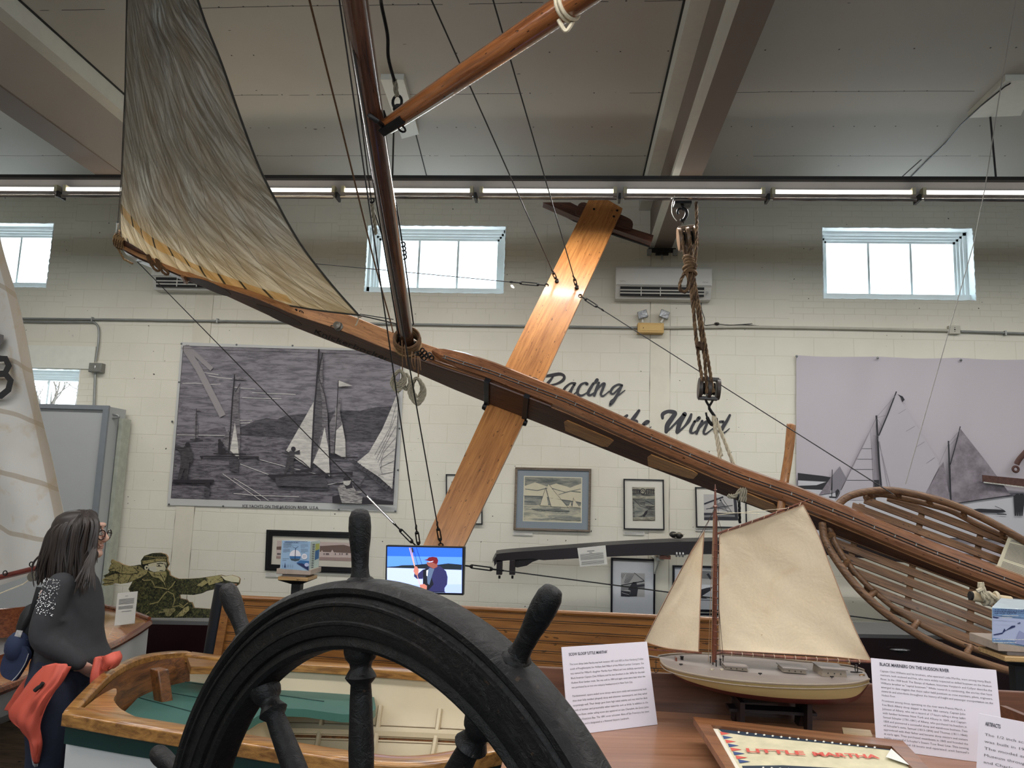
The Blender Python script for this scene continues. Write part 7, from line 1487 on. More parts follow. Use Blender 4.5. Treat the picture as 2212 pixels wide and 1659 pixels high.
base = mixc(N, L, ramp(N, L, noise_n(N, L, vv, 3.2, 3, .5, 1.0), [(.55, (0, 0, 0, 1)), (.8, (1, 1, 1, 1))]), base, lin((218, 184, 136))); base = mixc(N, L, ramp(N, L, noise_n(N, L, vv, 60, 2, .5), [(.19, (1, 1, 1, 1)), (.22, (0, 0, 0, 1))]), base, lin((190, 164, 124)))
base = mixc(N, L, .25, base, ramp(N, L, noise_n(N, L, vv, 160, 3, .6), [(.3, (.7, .7, .7, 1)), (.7, (1, 1, 1, 1))]), 'MULTIPLY')
L.new(base, bs.inputs['Base Color']); bs.inputs['Roughness'].default_value = .8; bump(N, L, bs, noise_n(N, L, vv, 9, 4, .6, .6), .35, .01)
tl = N.new('ShaderNodeBsdfTranslucent'); L.new(base, tl.inputs[0]); mx = N.new('ShaderNodeMixShader'); mx.inputs[0].default_value = .2; L.new(bs.outputs[0], mx.inputs[1]); L.new(tl.outputs[0], mx.inputs[2]); L.new(mx.outputs[0], N['Material Output'].inputs[0]); MSAILT = m_3
hd = curve([(1554, 1155), (1640, 1125), (1735, 1091)]); ftm = curve([(1552, 1404), (1640, 1409), (1780, 1417), (1881, 1427)]); lu = curve([(1552, 1404), (1553, 1280), (1554, 1155)]); le = curve([(1881, 1427), (1845, 1355), (1800, 1240), (1765, 1150), (1735, 1091)])
def coon(f0, f1, g0, g1, bel):
    def f(u, v):
        a, b, c, d = f0(u), f1(u), g0(v), g1(v); p00, p10, p01, p11 = f0(0), f0(1), f1(0), f1(1)
        x = (1 - v) * a[0] + v * b[0] + (1 - u) * c[0] + u * d[0] - ((1 - u) * (1 - v) * p00[0] + u * (1 - v) * p10[0] + (1 - u) * v * p01[0] + u * v * p11[0])
        y = (1 - v) * a[1] + v * b[1] + (1 - u) * c[1] + u * d[1] - ((1 - u) * (1 - v) * p00[1] + u * (1 - v) * p10[1] + (1 - u) * v * p01[1] + u * v * p11[1])
        q = M(x, y, bel * math.sin(math.pi * u) * math.sin(math.pi * min(1, v * .9 + .1)) + .004 * noise.noise(V((u * 5 + v * 5, (v - u) * 1.5, 1)))); return q
    return f
fm_ = coon(ftm, hd, lu, le, .03)
mb = MB(); mb.grid(fm_, 36, 36, MSAILT, thick=(0, .0012, 0)); ms = mb.build('mainsail', t, 80)
MHEM = mat('sail_hem', (176, 138, 112), .8); mb = MB()
for f_ in (lambda s: fm_(0, s), lambda s: fm_(1, s), lambda s: fm_(s, 1), lambda s: fm_(s, 0)): mb.tube([f_(k / 30) + V((0, -.0008, 0)) for k in range(31)], .0015, MHEM, 5)
mb.build('sail_hem', ms)
jf, jl, jr = curve([(1392, 1386), (1440, 1400), (1509, 1408)]), curve([(1392, 1386), (1430, 1310), (1480, 1215), (1521, 1148)]), curve([(1509, 1408), (1512, 1320), (1516, 1230), (1521, 1148)])
def jfn(u, v):
    a, b, c = jf(u), jl(v), jr(v); x, y = lerp(b[0], c[0], u), lerp(b[1], c[1], u); bx_, by_ = lerp(1392, 1509, u), lerp(1386, 1408, u); x += (a[0] - bx_) * (1 - v) ** 3; y += (a[1] - by_) * (1 - v) ** 3
    return M(x, y, .015 * math.sin(math.pi * u) * (1 - v) + .003 * noise.noise(V((u * 5, v * 6, 3))))
mb = MB(); mb.grid(jfn, 20, 36, MSAILT, thick=(0, .0012, 0)); ms = mb.build('jib', t, 80)
mb = MB()
for f_ in (lambda s: jfn(0, s), lambda s: jfn(1, s), lambda s: jfn(s, 0)): mb.tube([f_(k / 30) + V((0, -.0008, 0)) for k in range(31)], .0018, MHEM, 5)
mb.build('sail_hem', ms)
mb = MB(); MLN = mat('model_line', (150, 120, 90), .8); MLND = mat('model_line_dark', (70, 54, 46), .8)
for q, m in (([(1545, 1094), (1521, 1148)], MLND), ([(1545, 1100), (1498, 1180), (1392, 1386), (1400, 1416)], MLND), ([(1541, 1120), (1530, 1430)], MLN), ([(1543, 1120), (1536, 1432)], MLN), ([(1549, 1120), (1552, 1300), (1563, 1432)], MLND), ([(1549, 1130), (1556, 1432)], MLND), ([(1545, 1100), (1560, 1150), (1556, 1156)], MLND), ([(1548, 1106), (1640, 1110)], MROPEW), ([(1548, 1112), (1700, 1098)], MROPEW)): mb.tube([M(x, y, -.014) for x, y in q], .0009, m, 4)
mb.build('rigging', t)
mb = MB()
for k in range(13): x = 1580 + k * 23; mb.ring(M(x, 1411 + (x - 1560) * .062, 0), (1, 0, .06), .0072, .0008, MROPEW, 10, 4)
for k in range(7): x = 1572 + k * 26; mb.ring(M(x, 1146 - (x - 1572) * .365, 0), (1, 0, -.36), .0062, .0008, MROPEW, 10, 4)
mb.build('lacing', t)
mb = MB()
for x, y in ((1540, 1436), (1547, 1440), (1556, 1437), (1535, 1432), (1562, 1430)): c = PZ(x, y, zd); mb.tube([c, c + V((0, 0, .02))], .0022, MTFT, 6); mb.ball(c + V((0, 0, .02)), .004, MTFT, 6)
for x, y in ((1538, 1446), (1559, 1446)): mb.ring(PZ(x, y, zd + .006), (0, .6, 1), .006, .0014, MROPEW, 10, 4)
mb.build('pin_rail', t)
mb = MB(); c = PZ(1850, 1452, zd + .006); mb.ring(c + V((0, 0, .012)), (1, 0, 0), .012, .002, MTFT, 12, 5); mb.tube([c + V((-.02, 0, 0)), c + V((.02, 0, 0))], .002, MTFT, 5); mb.ring(PZ(1862, 1458, zd + .008), (0, .5, 1), .008, .0018, MROPE, 10, 4); mb.build('steering_gear', t)
# cradle
MST = mat('stand_black', (36, 26, 28), .45, var=.1)
t2 = thing('model_stand', 'dark wooden trestle stand holding up the sloop model', 'stand', M(1665, 1560))
for px, dx in ((1596, -1), (1738, 1)):
    mb = MB(); c = P(px, 1506, 2.82); c.z -= .002
    mb.prism([c + V((-.008, -.06, 0)), c + V((-.008, .07, 0)), c + V((-.008, .10, ZT - c.z)), c + V((-.008, .05, ZT - c.z)), c + V((-.008, .01, -.05)), c + V((-.008, -.015, ZT - c.z)), c + V((-.008, -.05, ZT - c.z))], (.016, 0, 0), MST); mb.build('trestle', t2, 30, bevel=.002)
mb = MB(); a, b = P(1572, 1528, 2.84), P(1758, 1534, 2.84); a.z = b.z = a.z; mb.box((a + b) / 2, (b - a) / 2, (0, .035, 0), (0, 0, .005), MST); mb.build('stretcher', t2, 30)
mb = MB(); mb.prism([M(1575, 1500), M(1770, 1506), M(1748, 1520), M(1590, 1518)], (0, .05, 0), MST); mb.build('keel_block', t2, 30)

# ---- ship's wheel in front
WC = V((-.304, 1.288, 1.037)); az = -.584; el = -.006; rl = .094
wn = V((math.sin(az) * math.cos(el), -math.cos(az) * math.cos(el), math.sin(el))); wu = V((0, 0, 1)).cross(wn).normalized(); wv_ = wn.cross(wu)
c_, s_ = math.cos(rl), math.sin(rl); wu, wv_ = wu * c_ + wv_ * s_, wv_ * c_ - wu * s_
m, N, L, bs = _new('black_aged_wood'); v = coords(N, L, (1, 1, 1)); n1 = noise_n(N, L, v, 40, 5, .7, .6); n2 = noise_n(N, L, v, 7, 4, .6)
base = ramp(N, L, n2, [(.35, lin((11, 11, 12))), (.6, lin((19, 17, 17))), (.75, lin((30, 24, 21)))]); base = mixc(N, L, ramp(N, L, noise_n(N, L, v, 90, 2, .5), [(.24, (1, 1, 1, 1)), (.3, (0, 0, 0, 1))]), base, lin((56, 43, 32)))
L.new(base, bs.inputs['Base Color']); L.new(ramp(N, L, n1, [(.3, (.38, .38, .38, 1)), (.7, (.62, .62, .62, 1))]), bs.inputs['Roughness']); bs.inputs['Specular IOR Level'].default_value = .28; bump(N, L, bs, n1, .7, .006); MWH = m
t = thing('ships_wheel', 'large black wooden ship wheel in the foreground with turned spoke handles', 'ship wheel', WC)
RO = .56
def wp(a, r, o): return WC + (wu * math.sin(a) + wv_ * math.cos(a)) * r + wn * o
def ringprof(prof, nm, seg=140, a0=0, a1=6.28319):
    mb = MB(); k = len(prof); vs = [wp(lerp(a0, a1, i / seg), r * RO, o) for i in range(seg) for r, o in prof]
    mb.add(vs, [(i * k + j, i * k + (j + 1) % k, ((i + 1) % seg) * k + (j + 1) % k, ((i + 1) % seg) * k + j) for i in range(seg) for j in range(k)], MWH); return mb.build(nm, t, 35)
ringprof([(.835, .02), (.845, .034), (.87, .038), (.90, .036), (.925, .036), (.95, .032), (.965, .022), (.965, -.03), (.95, -.036), (.85, -.036), (.835, -.03)], 'felloe')
ringprof([(.955, .030), (.965, .036), (.98, .036), (.996, .026), (1.0, .012), (1.0, -.018), (.99, -.03), (.955, -.03)], 'outer_band')
ringprof([(.80, .016), (.803, .026), (.815, .032), (.83, .030), (.845, .026), (.845, -.03), (.81, -.03), (.80, -.02)], 'inner_band')
ringprof([(.872, .036), (.876, .041), (.884, .041), (.888, .036)], 'bead'); ringprof([(.925, .034), (.93, .040), (.938, .040), (.943, .034)], 'bead')
for k in range(10):
    a = k * 2 * math.pi / 10; d = (wp(a, 1, 0) - WC); mb = MB()
    prof = [(.020, .985), (.0185, 1.0), (.0155, 1.015), (.0145, 1.04), (.0155, 1.08), (.0185, 1.12), (.0195, 1.155), (.0185, 1.185), (.014, 1.205), (.006, 1.211), (.0, 1.2115)]
    mb.lathe(WC, d, [(r, h * RO) for r, h in prof], MWH, 18); mb.ball(wp(a, .992 * RO, 0), (.028, .022, .012), MWH, 14, ax=d, side=wn); mb.build('handle', t, 60)
    mb = MB(); prof = [(.020, .17), (.020, .22), (.026, .235), (.020, .25), (.016, .30), (.0195, .40), (.021, .52), (.0185, .66), (.017, .70), (.023, .712), (.026, .72), (.023, .73), (.0175, .745), (.019, .76), (.025, .772), (.028, .79), (.028, .815)]
    mb.lathe(WC, d, [(r, h * RO) for r, h in prof], MWH, 18); mb.build('spoke', t, 60)
mb = MB(); mb.lathe(WC - wn * .06, wn, [(.0, 0), (.11, 0), (.115, .02), (.115, .09), (.10, .105), (.05, .11), (.045, .125), (.0, .128)], MWH, 30); mb.build('hub', t, 40)
mb = MB(); mb.tube([WC - wn * .05, WC - wn * .45], .03, MIRON, 12); bk_ = WC - wn * .40; mb.box((bk_.x, bk_.y, bk_.z / 2), wu * .07, wn * .05, (0, 0, bk_.z / 2 + .04), MBLK); mb.build('pedestal', t, 40)
# ================================================================ THE WOMAN
YW = 3.55
def B(px, py, dy=0.0): return P(px, py, YW + dy)
t = thing('person', 'woman with long dark hair, grey studded sweater and orange jacket tied round waist, facing right', 'person', V((B(150, 1400).x, YW, 0)))
MSKIN = mat('skin', (196, 156, 138), .5, var=.05, scale=20); MSKIN.node_tree.nodes['Principled BSDF'].inputs['Subsurface Weight'].default_value = .15
MHAIR = mat('dark_brown_hair', (48, 37, 32), .5, var=.25, scale=6, c2=(24, 19, 17), stretch=(6, 6, .5)); MSWT = mat('charcoal_knit', (48, 48, 51), .9, var=.08, scale=40, bmp=.08); MJEAN = mat('navy_denim', (26, 32, 52), .85, var=.15, scale=50)
MORG = mat('orange_nylon', (196, 84, 66), .6, var=.06, scale=8, bmp=.1); MLIN = mat('jacket_lining', (150, 148, 150), .7)
def vox(ob, size, smooth=3, fac=.6):
    r = ob.modifiers.new('remesh', 'REMESH'); r.mode = 'VOXEL'; r.voxel_size = size; r.use_smooth_shade = True
    s = ob.modifiers.new('smooth', 'SMOOTH'); s.iterations = smooth; s.factor = fac
    return ob
def limb(mb, pts, rs, m, n=5, ratio=1.0, fl=None):
    q = spline([(p.x, p.y, p.z) for p in pts], n); k = len(pts); rr = [tuple(v)[0] for v in spline([(r, 0, 0) for r in rs], n)]
    mb.tube(q, rr, m, 14, flatn=fl, ratio=ratio); mb.ball(q[0], rr[0], m, 12); mb.ball(q[-1], rr[-1], m, 12)
# one continuous body: legs, trunk, arms, hands, neck and head
mb = MB(); S = MSKIN
hip = V((B(140, 1450).x, YW, .86)); fx = V((1, 0, 0)); fy = V((0, 1, 0))
sh_z = B(150, 1245).z
mb.ball(hip + V((0, 0, .02)), (.12, .155, .13), S, 16, side=(1, 0, 0))
mb.ball(V((B(145, 1345).x, YW, B(0, 1345).z)), (.115, .13, .17), S, 16, side=(1, 0, 0)); mb.ball(V((B(148, 1280).x, YW, B(0, 1285).z)), (.11, .155, .12), S, 16, side=(1, 0, 0))
for sd in (-1, 1):
    foot = V((hip.x + .03 * sd, YW + .09 * sd, .0)); hp = hip + V((0, .075 * sd, -.03)); kn = V((hip.x + .03 + .02 * sd, YW + .085 * sd, .46)); an = V((hip.x - .01 + .02 * sd, YW + .09 * sd, .09))
    limb(mb, [hp, hp.lerp(kn, .5) + V((.01, 0, 0)), kn, kn.lerp(an, .4) + V((-.015, 0, 0)), an], [.095, .085, .06, .057, .038], S)
    mb.ball(an + V((.07, 0, -.055)), (.125, .042, .035), S, 12, side=(1, 0, 0))
# neck and head, slightly raised and turned to the right
hc = B(180, 1157, 0)
nb = V((B(160, 1235).x, YW, B(0, 1240).z)); limb(mb, [nb, B(172, 1205), B(180, 1180)], [.062, .052, .055], S)
mb.ball(hc + V((-.018, 0, .022)), (.086, .070, .078), S, 18, side=(1, 0, 0))       # skull
mb.ball(hc + V((.022, 0, -.035)), (.055, .055, .070), S, 16, side=(1, 0, 0))       # face
mb.ball(B(214, 1196) + V((-.012, 0, 0)), (.028, .030, .022), S, 12, side=(1, 0, 0))   # chin
mb.tube([B(221, 1143), B(227, 1153), B(233, 1163), B(229, 1168), B(224, 1169)], [.008, .0085, .0095, .010, .007], S, 8)   # nose
mb.ball(B(219.5, 1178), (.009, .018, .0055), S, 8, side=(1, 0, 0)); mb.ball(B(219, 1184), (.009, .018, .0055), S, 8, side=(1, 0, 0))   # lips
mb.ball(B(218, 1134), (.018, .045, .014), S, 10, side=(1, 0, 0)); mb.ball(B(216, 1165) + V((0, -.025, 0)), (.02, .02, .022), S, 10, side=(1, 0, 0)); mb.ball(B(216, 1165) + V((0, .025, 0)), (.02, .02, .022), S, 10, side=(1, 0, 0))
for sd in (-1, 1): mb.ball(B(178, 1160) + V((0, .072 * sd, 0)), (.018, .008, .03), S, 10, side=(1, 0, 0))
def hand(mb, wrist, d, palm_n, m, curl=.5):
    d = d.normalized(); s_ = d.cross(palm_n).normalized(); c = wrist + d * .045
    mb.ball(c, (.042, .016, .05), m, 12, ax=d, side=s_)
    for k, (o, L_) in enumerate(((-.030, .062), (-.011, .072), (.009, .068), (.028, .052))):
        r0 = wrist + d * .082 + s_ * o; r1 = r0 + (d * (1 - curl * .3) + palm_n * curl * .4).normalized() * L_ * .5; r2 = r1 + (d * (1 - curl) + palm_n * curl).normalized() * L_ * .5
        mb.tube([r0 - d * .02, r0, r1, r2], [.0095, .0095, .0088, .0072], m, 8); mb.ball(r2, .0072, m, 8)
    th0 = wrist + d * .03 - s_ * .034; th1 = th0 + (d * .7 - s_ * .6).normalized() * .032; th2 = th1 + (d * .95 - s_ * .15).normalized() * .028
    mb.tube([th0, th1, th2], [.013, .011, .009], m, 8); mb.ball(th2, .009, m, 8)
arms = {}
for sd in (-1, 1):
    shd = B(126, 1272, -.14) if sd < 0 else B(150, 1272, .14)
    el = B(96, 1380, -.18) if sd < 0 else B(120, 1380, .2)
    wr = B(172, 1432, -.13) if sd < 0 else B(196, 1428, .12)
    limb(mb, [shd, shd.lerp(el, .5) + V((-.01, .01 * sd, 0)), el, el.lerp(wr, .5), wr], [.05, .044, .038, .035, .025], S); arms[sd] = (shd, el, wr)
    hand(mb, wr, V((.1, -.8 * sd, -.6)), V((0, -sd, 0)), S, .2)
vox(mb.build('body', t, 60), .0075, 2)
# face details
fc = MB(); 
for sd in (-1, 1):
    e = B(218, 1152) + V((-.006, .028 * sd, 0)); fc.ball(e, .0105, flat('eye_white', (225, 222, 218)), 12); fc.ball(e + V((.0065, 0, 0)), .0055, flat('iris', (52, 38, 30)), 10)
fc.build('eyes', t)
fc = MB()
for sd in (-1, 1): fc.tube([B(221, 1138) + V((.004, .014 * sd, 0)), B(221, 1135) + V((.0, .03 * sd, .002)), B(216, 1137) + V((-.002, .044 * sd, 0))], .003, MHAIR, 6)
fc.build('eyebrows', t)
fc = MB(); fc.ball(B(220, 1179) + V((.002, 0, 0)), (.005, .016, .0035), flat('lip_tone', (158, 108, 98)), 10, side=(1, 0, 0)); fc.ball(B(219.5, 1183) + V((.002, 0, 0)), (.005, .014, .0035), flat('lip_tone', (158, 108, 98)), 10, side=(1, 0, 0)); fc.build('lips', t)
g = MB(); MGL = mat('dark_glasses_frame', (40, 26, 28), .25)
for sd in (-1, 1):
    c = B(226, 1155) + V((.004, .030 * sd, 0)); g.ring(c, V((1, .18 * sd, -.05)), .0225, .0028, MGL, 20, 6, side=(0, 1, 0)); g.tube([c + V((0, .022 * sd, .004)), B(200, 1150) + V((0, .062 * sd, .004)), B(180, 1156) + V((0, .078 * sd, 0))], .0022, MGL, 6)
g.tube([B(228, 1154) + V((.003, -.009, 0)), B(228, 1154) + V((.003, .009, 0))], .0022, MGL, 6); g.build('glasses', t)
# sweater: trunk and both sleeves
mb = MB()
def ell(px0, px1, py, ry, dy=0): a, b = B(px0, py), B(px1, py); return ((a.x + b.x) / 2, YW + dy, a.z, (b.x - a.x) / 2, ry)
rings = [ell(134, 184, 1228, .07), ell(112, 202, 1248, .125), ell(102, 208, 1270, .145), ell(96, 213, 1295, .15), ell(94, 215, 1325, .15), ell(94, 214, 1355, .15), ell(92, 217, 1385, .155), ell(86, 230, 1410, .165), ell(88, 222, 1428, .160)]
seg = 28; vs = []
for j, (x, y, z, rx, ry) in enumerate(rings):
    for k in range(seg):
        a = 2 * math.pi * k / seg; rr = 1 + (.02 * math.sin(a * 5 + j * 1.7) if j > 4 else 0); vs.append((x + rx * math.cos(a) * rr, y + ry * math.sin(a) * rr, z))
nR = len(rings); mb.add(vs, [(j * seg + k, j * seg + (k + 1) % seg, (j + 1) * seg + (k + 1) % seg, (j + 1) * seg + k)[::-1] for j in range(nR - 1) for k in range(seg)] + [tuple(range(seg)), tuple((nR - 1) * seg + k for k in range(seg))[::-1]], MSWT)
for sd in (-1, 1):
    shd, el, wr = arms[sd]; limb(mb, [shd + V((.0, -.015 * sd, .01)), shd.lerp(el, .5) + V((-.01, .01 * sd, 0)), el + V((-.005, 0, 0)), el.lerp(wr, .5), el.lerp(wr, .96)], [.064, .060, .055, .049, .038], MSWT, 6)
    for k in range(5): # sleeve folds near the elbow
        p_s = shd.lerp(el, .72 + .07 * k) if k < 3 else el.lerp(wr, .1 + .16 * (k - 3)); mb.ring(p_s, V((.5, 0, .8)) if k < 3 else V((.9, 0, -.4)), .050, .010, MSWT, 16, 6)
for k in range(9):
    a = random.Random(k).uniform(-.9, .9); z0 = rings[3][2] - .05 * k * .6; mb.tube([V((rings[4][0] + .12 * math.cos(a * 3 + k), YW - .15, z0 - .03)), V((rings[4][0] + .05 * math.cos(a * 3 + k), YW - .155, z0 - .06)), V((rings[4][0] - .06, YW - .148, z0 - .11))], .008, MSWT, 6)
mb.ring(B(160, 1232), (.25, 0, 1), .07, .02, MSWT, 20, 8, sx=1.1, side=(1, 0, 0))
sw = vox(mb.build('sweater', t, 60), .011, 4)
# row of small studs over the shoulder of the near sleeve
shd, el, wr = arms[-1]; mb = MB(); rnd = random.Random(2); MSTD = mat('stud', (225, 225, 225), .15, .8)
for k in range(230):
    u, v = rnd.random(), rnd.random(); px = lerp(lerp(115, 84, v), lerp(148, 128, v), u); py = lerp(lerp(1243, 1318, v), lerp(1250, 1328, v), u)
    ax_ = shd.lerp(el, v * .62); r_ = .0665 - .004 * v; q = P(px, py, ax_.y); dx_ = (q.x - ax_.x); 
    if abs(dx_) > r_ * .98: continue
    q.y = ax_.y - math.sqrt(r_ * r_ - dx_ * dx_) - .000; mb.ball(q, .0022 if rnd.random() < .8 else .003, MSTD, 5)
o = mb.build('shoulder_studs', t, 0); o['kind'] = 'stuff'
# jeans and shoes
mb = MB(); mb.ball(hip + V((0, 0, .03)), (.135, .17, .15), MJEAN, 18, side=(1, 0, 0))
for sd in (-1, 1):
    hp = hip + V((0, .08 * sd, -.03)); kn = V((hip.x + .03 + .02 * sd, YW + .085 * sd, .46)); an = V((hip.x - .01 + .02 * sd, YW + .09 * sd, .10)); limb(mb, [hp, hp.lerp(kn, .5) + V((.01, 0, 0)), kn, kn.lerp(an, .45), an], [.112, .102, .078, .07, .058], MJEAN)
mb.ball(hip + V((.02, 0, -.12)), (.10, .12, .09), MJEAN, 12, side=(1, 0, 0)); vox(mb.build('jeans', t, 60), .012, 3)
for sd in (-1, 1):
    an = V((hip.x - .01 + .02 * sd, YW + .09 * sd, .0)); mb = MB(); mb.ball(an + V((.06, 0, .05)), (.145, .052, .05), MBLK, 14, side=(1, 0, 0)); mb.bx(an.x - .07, an.x + .20, an.y - .045, an.y + .045, 0, .025, MTRIM); mb.build('shoe', t, 50)
# hair: solid mass and combed locks
mb = MB(); 
hr = [(180, 1101, .035, .03), (176, 1105, .070, .060), (168, 1116, .092, .084), (160, 1132, .096, .090), (154, 1155, .092, .088), (148, 1180, .092, .085), (142, 1205, .092, .08), (136, 1228, .088, .07), (130, 1246, .07, .05)]
seg = 20; vs = []
for j, (px, py, rx, ry) in enumerate(hr):
    c = B(px, py)
    for k in range(seg): a = 2 * math.pi * k / seg; vs.append(c + V((rx * math.cos(a), ry * math.sin(a) - (.0 if j < 5 else .015), 0)))
mb.add(vs, [(j * seg + k, j * seg + (k + 1) % seg, (j + 1) * seg + (k + 1) % seg, (j + 1) * seg + k)[::-1] for j in range(len(hr) - 1) for k in range(seg)] + [tuple(range(seg)), tuple((len(hr) - 1) * seg + k for k in range(seg))[::-1]], MHAIR)
hairo = vox(mb.build('hair', t, 60), .010, 4)
mb = MB(); rnd = random.Random(11)
for k in range(420):
    a = rnd.uniform(0, 1); sd = -1 if rnd.random() < .82 else 1
    ex = lerp(76, 206, a) + rnd.uniform(-6, 6); ey = 1225 + 60 * math.sin(math.pi * a) ** .6 + rnd.uniform(-16, 16) - (30 if a > .85 else 0)
    crown = (rnd.uniform(168, 200), 1105 + rnd.uniform(-2, 4))
    w_ = a
    m1x, m1y = lerp(112, 213, w_) , lerp(1140, 1128, w_); m2x, m2y = lerp(92, 206, w_), lerp(1190, 1180, w_)
    ro_ = rnd.uniform(.0, 1) ** .5; yd = [.03, (.085 + .012 * math.sin(a * 3.1)) * ro_, .104 * ro_, .10 * ro_]
    pts = [P(crown[0], crown[1], YW + sd * yd[0]), P(m1x, m1y, YW + sd * yd[1]), P(m2x + rnd.uniform(-4, 4), m2y, YW + sd * yd[2]), P(lerp(m2x, ex, .6) + rnd.uniform(-5, 5), lerp(m2y, ey, .55), YW + sd * yd[2]), P(ex, ey, YW + sd * yd[3])]
    r0 = rnd.uniform(.004, .009); c_ = spline([tuple(p) for p in pts], 5); nn_ = len(c_); mb.tube(c_, [max(.0008, r0 * (1 - (i / nn_) ** 3)) for i in range(nn_)], MHAIR, 5)
for k in range(26):   # stray wavy ends at the back
    x = rnd.uniform(72, 110); pts = [B(118 + rnd.uniform(-8, 8), 1165 + rnd.uniform(-10, 20), -.04), B(x + 8, 1205, -.05), B(x - 4, 1228, -.05), B(x + rnd.uniform(-6, 10), 1258 + rnd.uniform(-8, 12), -.05)]; mb.tube(spline([tuple(p) for p in pts], 5), [.005] * 10 + [.003] * 5 + [.001], MHAIR, 5)
for k in range(30):   # locks falling over the chest
    x = rnd.uniform(160, 208); pts = [B(208 + rnd.uniform(-8, 2), 1140, -.07), B(206 + rnd.uniform(-6, 2), 1185, -.10), B((x + 200) / 2, 1225, -.14), B(x, 1262 + rnd.uniform(-10, 24), -.17)]; mb.tube(spline([tuple(p) for p in pts], 5), [.006] * 10 + [.004] * 5 + [.001], MHAIR, 5)
lk = mb.build('hair_locks', t, 60); lk['kind'] = 'stuff'
# orange jacket tied round the waist
def cloth(name, rows, m, thick=.006, par=t, sub=10):
    """rows: list of polylines (px,py,dy) top to bottom, same count"""
    R_ = [[P(x, y, YW + d) for x, y, d in r] for r in rows]; nr = len(R_)
    cols = [spline([tuple(r[k]) for r in R_], 5) for k in range(len(R_[0]))]; g_ = []
    for j in range(len(cols[0])): g_.append(spline([tuple(c[j]) for c in cols], 5))
    vs = []; nj, ni = len(g_), len(g_[0])
    for j in range(nj):
        for i in range(ni):
            p = g_[j][i].copy(); p.y += .014 * noise.noise(p * 11) + .007 * math.sin(i * 1.3 + j * .25); p.x += .006 * noise.noise(p * 9 + V((5, 0, 0))); vs.append(p)
    mb = MB(); F = [(j * ni + i, j * ni + i + 1, (j + 1) * ni + i + 1, (j + 1) * ni + i) for j in range(nj - 1) for i in range(ni - 1)]; mb.add(vs, F, m)
    o = mb.build(name, par, 80); s_ = o.modifiers.new('solid', 'SOLIDIFY'); s_.thickness = thick; s_.offset = 0; return o
jk = cloth('orange_jacket', [[(92, 1440, -.20), (112, 1434, -.24), (138, 1434, -.25), (152, 1440, -.23)], [(70, 1465, -.19), (98, 1472, -.26), (122, 1470, -.27), (136, 1468, -.24)], [(44, 1500, -.18), (68, 1512, -.26), (92, 1510, -.28), (112, 1506, -.25)], [(22, 1540, -.16), (46, 1548, -.25), (72, 1556, -.27), (94, 1548, -.24)], [(32, 1560, -.18), (50, 1580, -.24), (72, 1592, -.25), (93, 1588, -.22)], [(58, 1592, -.2), (66, 1604, -.23), (78, 1614, -.24), (91, 1612, -.21)], [(74, 1640, -.2), (77, 1645, -.21), (80, 1648, -.21), (83, 1648, -.2)]], MORG)
cloth('jacket_back', [[(80, 1440, -.10), (96, 1438, -.17), (104, 1442, -.19)], [(50, 1470, -.06), (64, 1474, -.14), (84, 1478, -.17)], [(24, 1512, -.02), (36, 1520, -.1), (52, 1530, -.14)], [(14, 1532, 0), (22, 1540, -.08), (34, 1548, -.12)]], MORG, par=jk)
cloth('jacket_lining', [[(62, 1594, -.17), (70, 1600, -.18), (80, 1604, -.18)], [(64, 1620, -.17), (72, 1626, -.18), (82, 1628, -.18)], [(74, 1652, -.17), (77, 1655, -.18), (80, 1656, -.18)]], MLIN, par=jk)
cloth('jacket_front', [[(203, 1424, -.10), (214, 1418, -.13), (228, 1420, -.10)], [(198, 1450, -.12), (212, 1452, -.15), (226, 1456, -.12)], [(197, 1482, -.12), (211, 1480, -.15), (227, 1484, -.12)], [(192, 1500, -.1), (204, 1504, -.13), (220, 1502, -.10)]], MORG, par=jk)
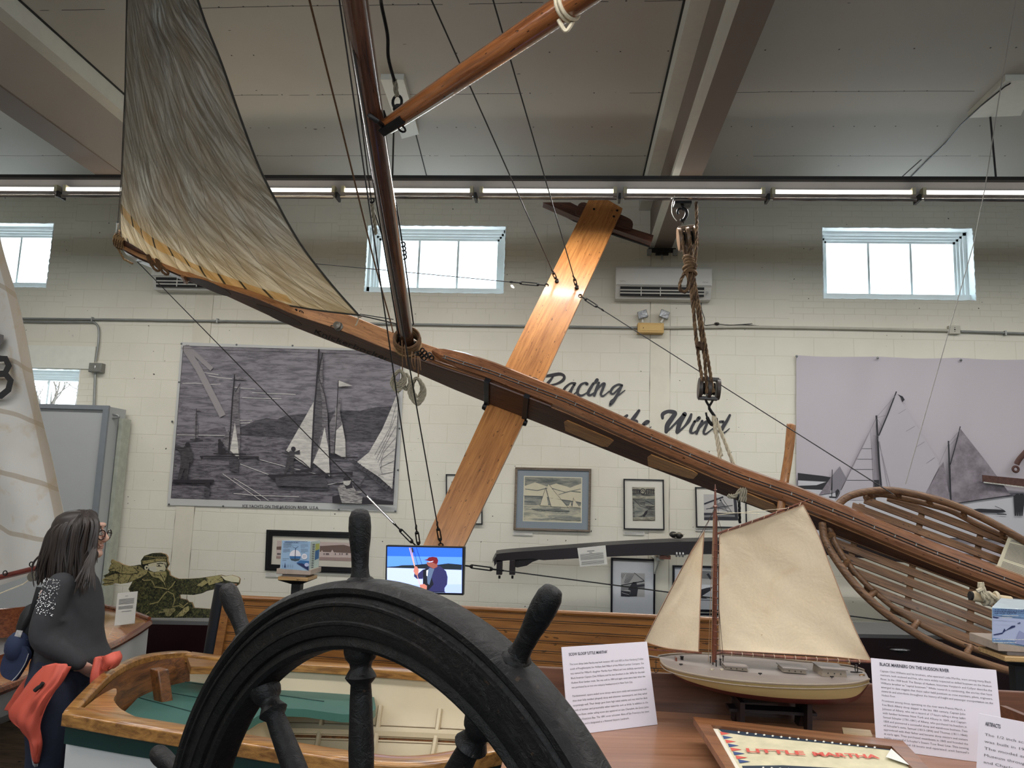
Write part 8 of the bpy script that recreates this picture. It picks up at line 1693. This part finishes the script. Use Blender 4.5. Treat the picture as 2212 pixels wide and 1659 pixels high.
cloth('jacket_knot', [[(222, 1420, -.13), (236, 1414, -.16), (256, 1408, -.12)], [(226, 1430, -.15), (240, 1430, -.18), (258, 1420, -.13)], [(226, 1446, -.13), (236, 1446, -.16), (252, 1434, -.12)]], MORG, thick=.02, par=jk)
mb = MB(); mb.tube([P(x, y, YW - .285) for x, y in sp2([(75, 1492), (82, 1486), (88, 1482), (93, 1475)], 4)], .009, MBLK, 6); mb.build('jacket_label', jk)
# shoulder bag with strap and cap hanging from it
MBAG = mat('black_bag', (9, 9, 12), .7, var=.2, scale=20)
mb = MB(); mb.tube([P(x, y, YW - d) for x, y, d in ((84, 1268, .16), (76, 1296, .17), (66, 1330, .16), (52, 1352, .13), (46, 1372, .12))], .012, MBAG, 8, flatn=(0, 1, 0), ratio=.5); mb.ball(P(62, 1366, YW - .08), (.055, .05, .13), MBAG, 14, side=(1, 0, 0)); bg_ = mb.build('shoulder_bag', t, 60)
mb = MB(); mb.prism([P(x, y, YW - .16) for x, y in ((36, 1361), (49, 1363), (44, 1377), (31, 1374))], (0, .003, 0), mat('patch_white', (176, 172, 170), .6, var=.2, scale=60)); mb.build('patch', bg_, 0)
MCAP = mat('navy_cap', (24, 36, 66), .8, var=.08, scale=30); mb = MB(); c = P(38, 1398, YW - .13); mb.ball(c, (.055, .05, .07), MCAP, 14, side=(1, 0, 0))
pts = [P(x, y, YW - .16) for x, y in sp2([(20, 1394), (6, 1420), (0, 1446), (6, 1462), (26, 1471), (34, 1468), (46, 1450), (58, 1428), (62, 1412), (50, 1396), (20, 1394)], 3)]; mb.prism(pts, (0, .02, 0), MCAP)
cp_ = mb.build('cap', smooth=60, bevel=.004); cp_['label'] = 'navy cap hanging from the strap of the black bag behind the woman'; cp_['category'] = 'cap'
mb = MB(); mb.tube([p + V((0, -.001, 0)) for p in [P(x, y, YW - .16) for x, y in sp2([(26, 1471), (40, 1456), (54, 1434), (62, 1412)], 4)]], .002, mat('pale_piping', (190, 188, 184), .6), 5); mb.build('brim_piping', cp_)
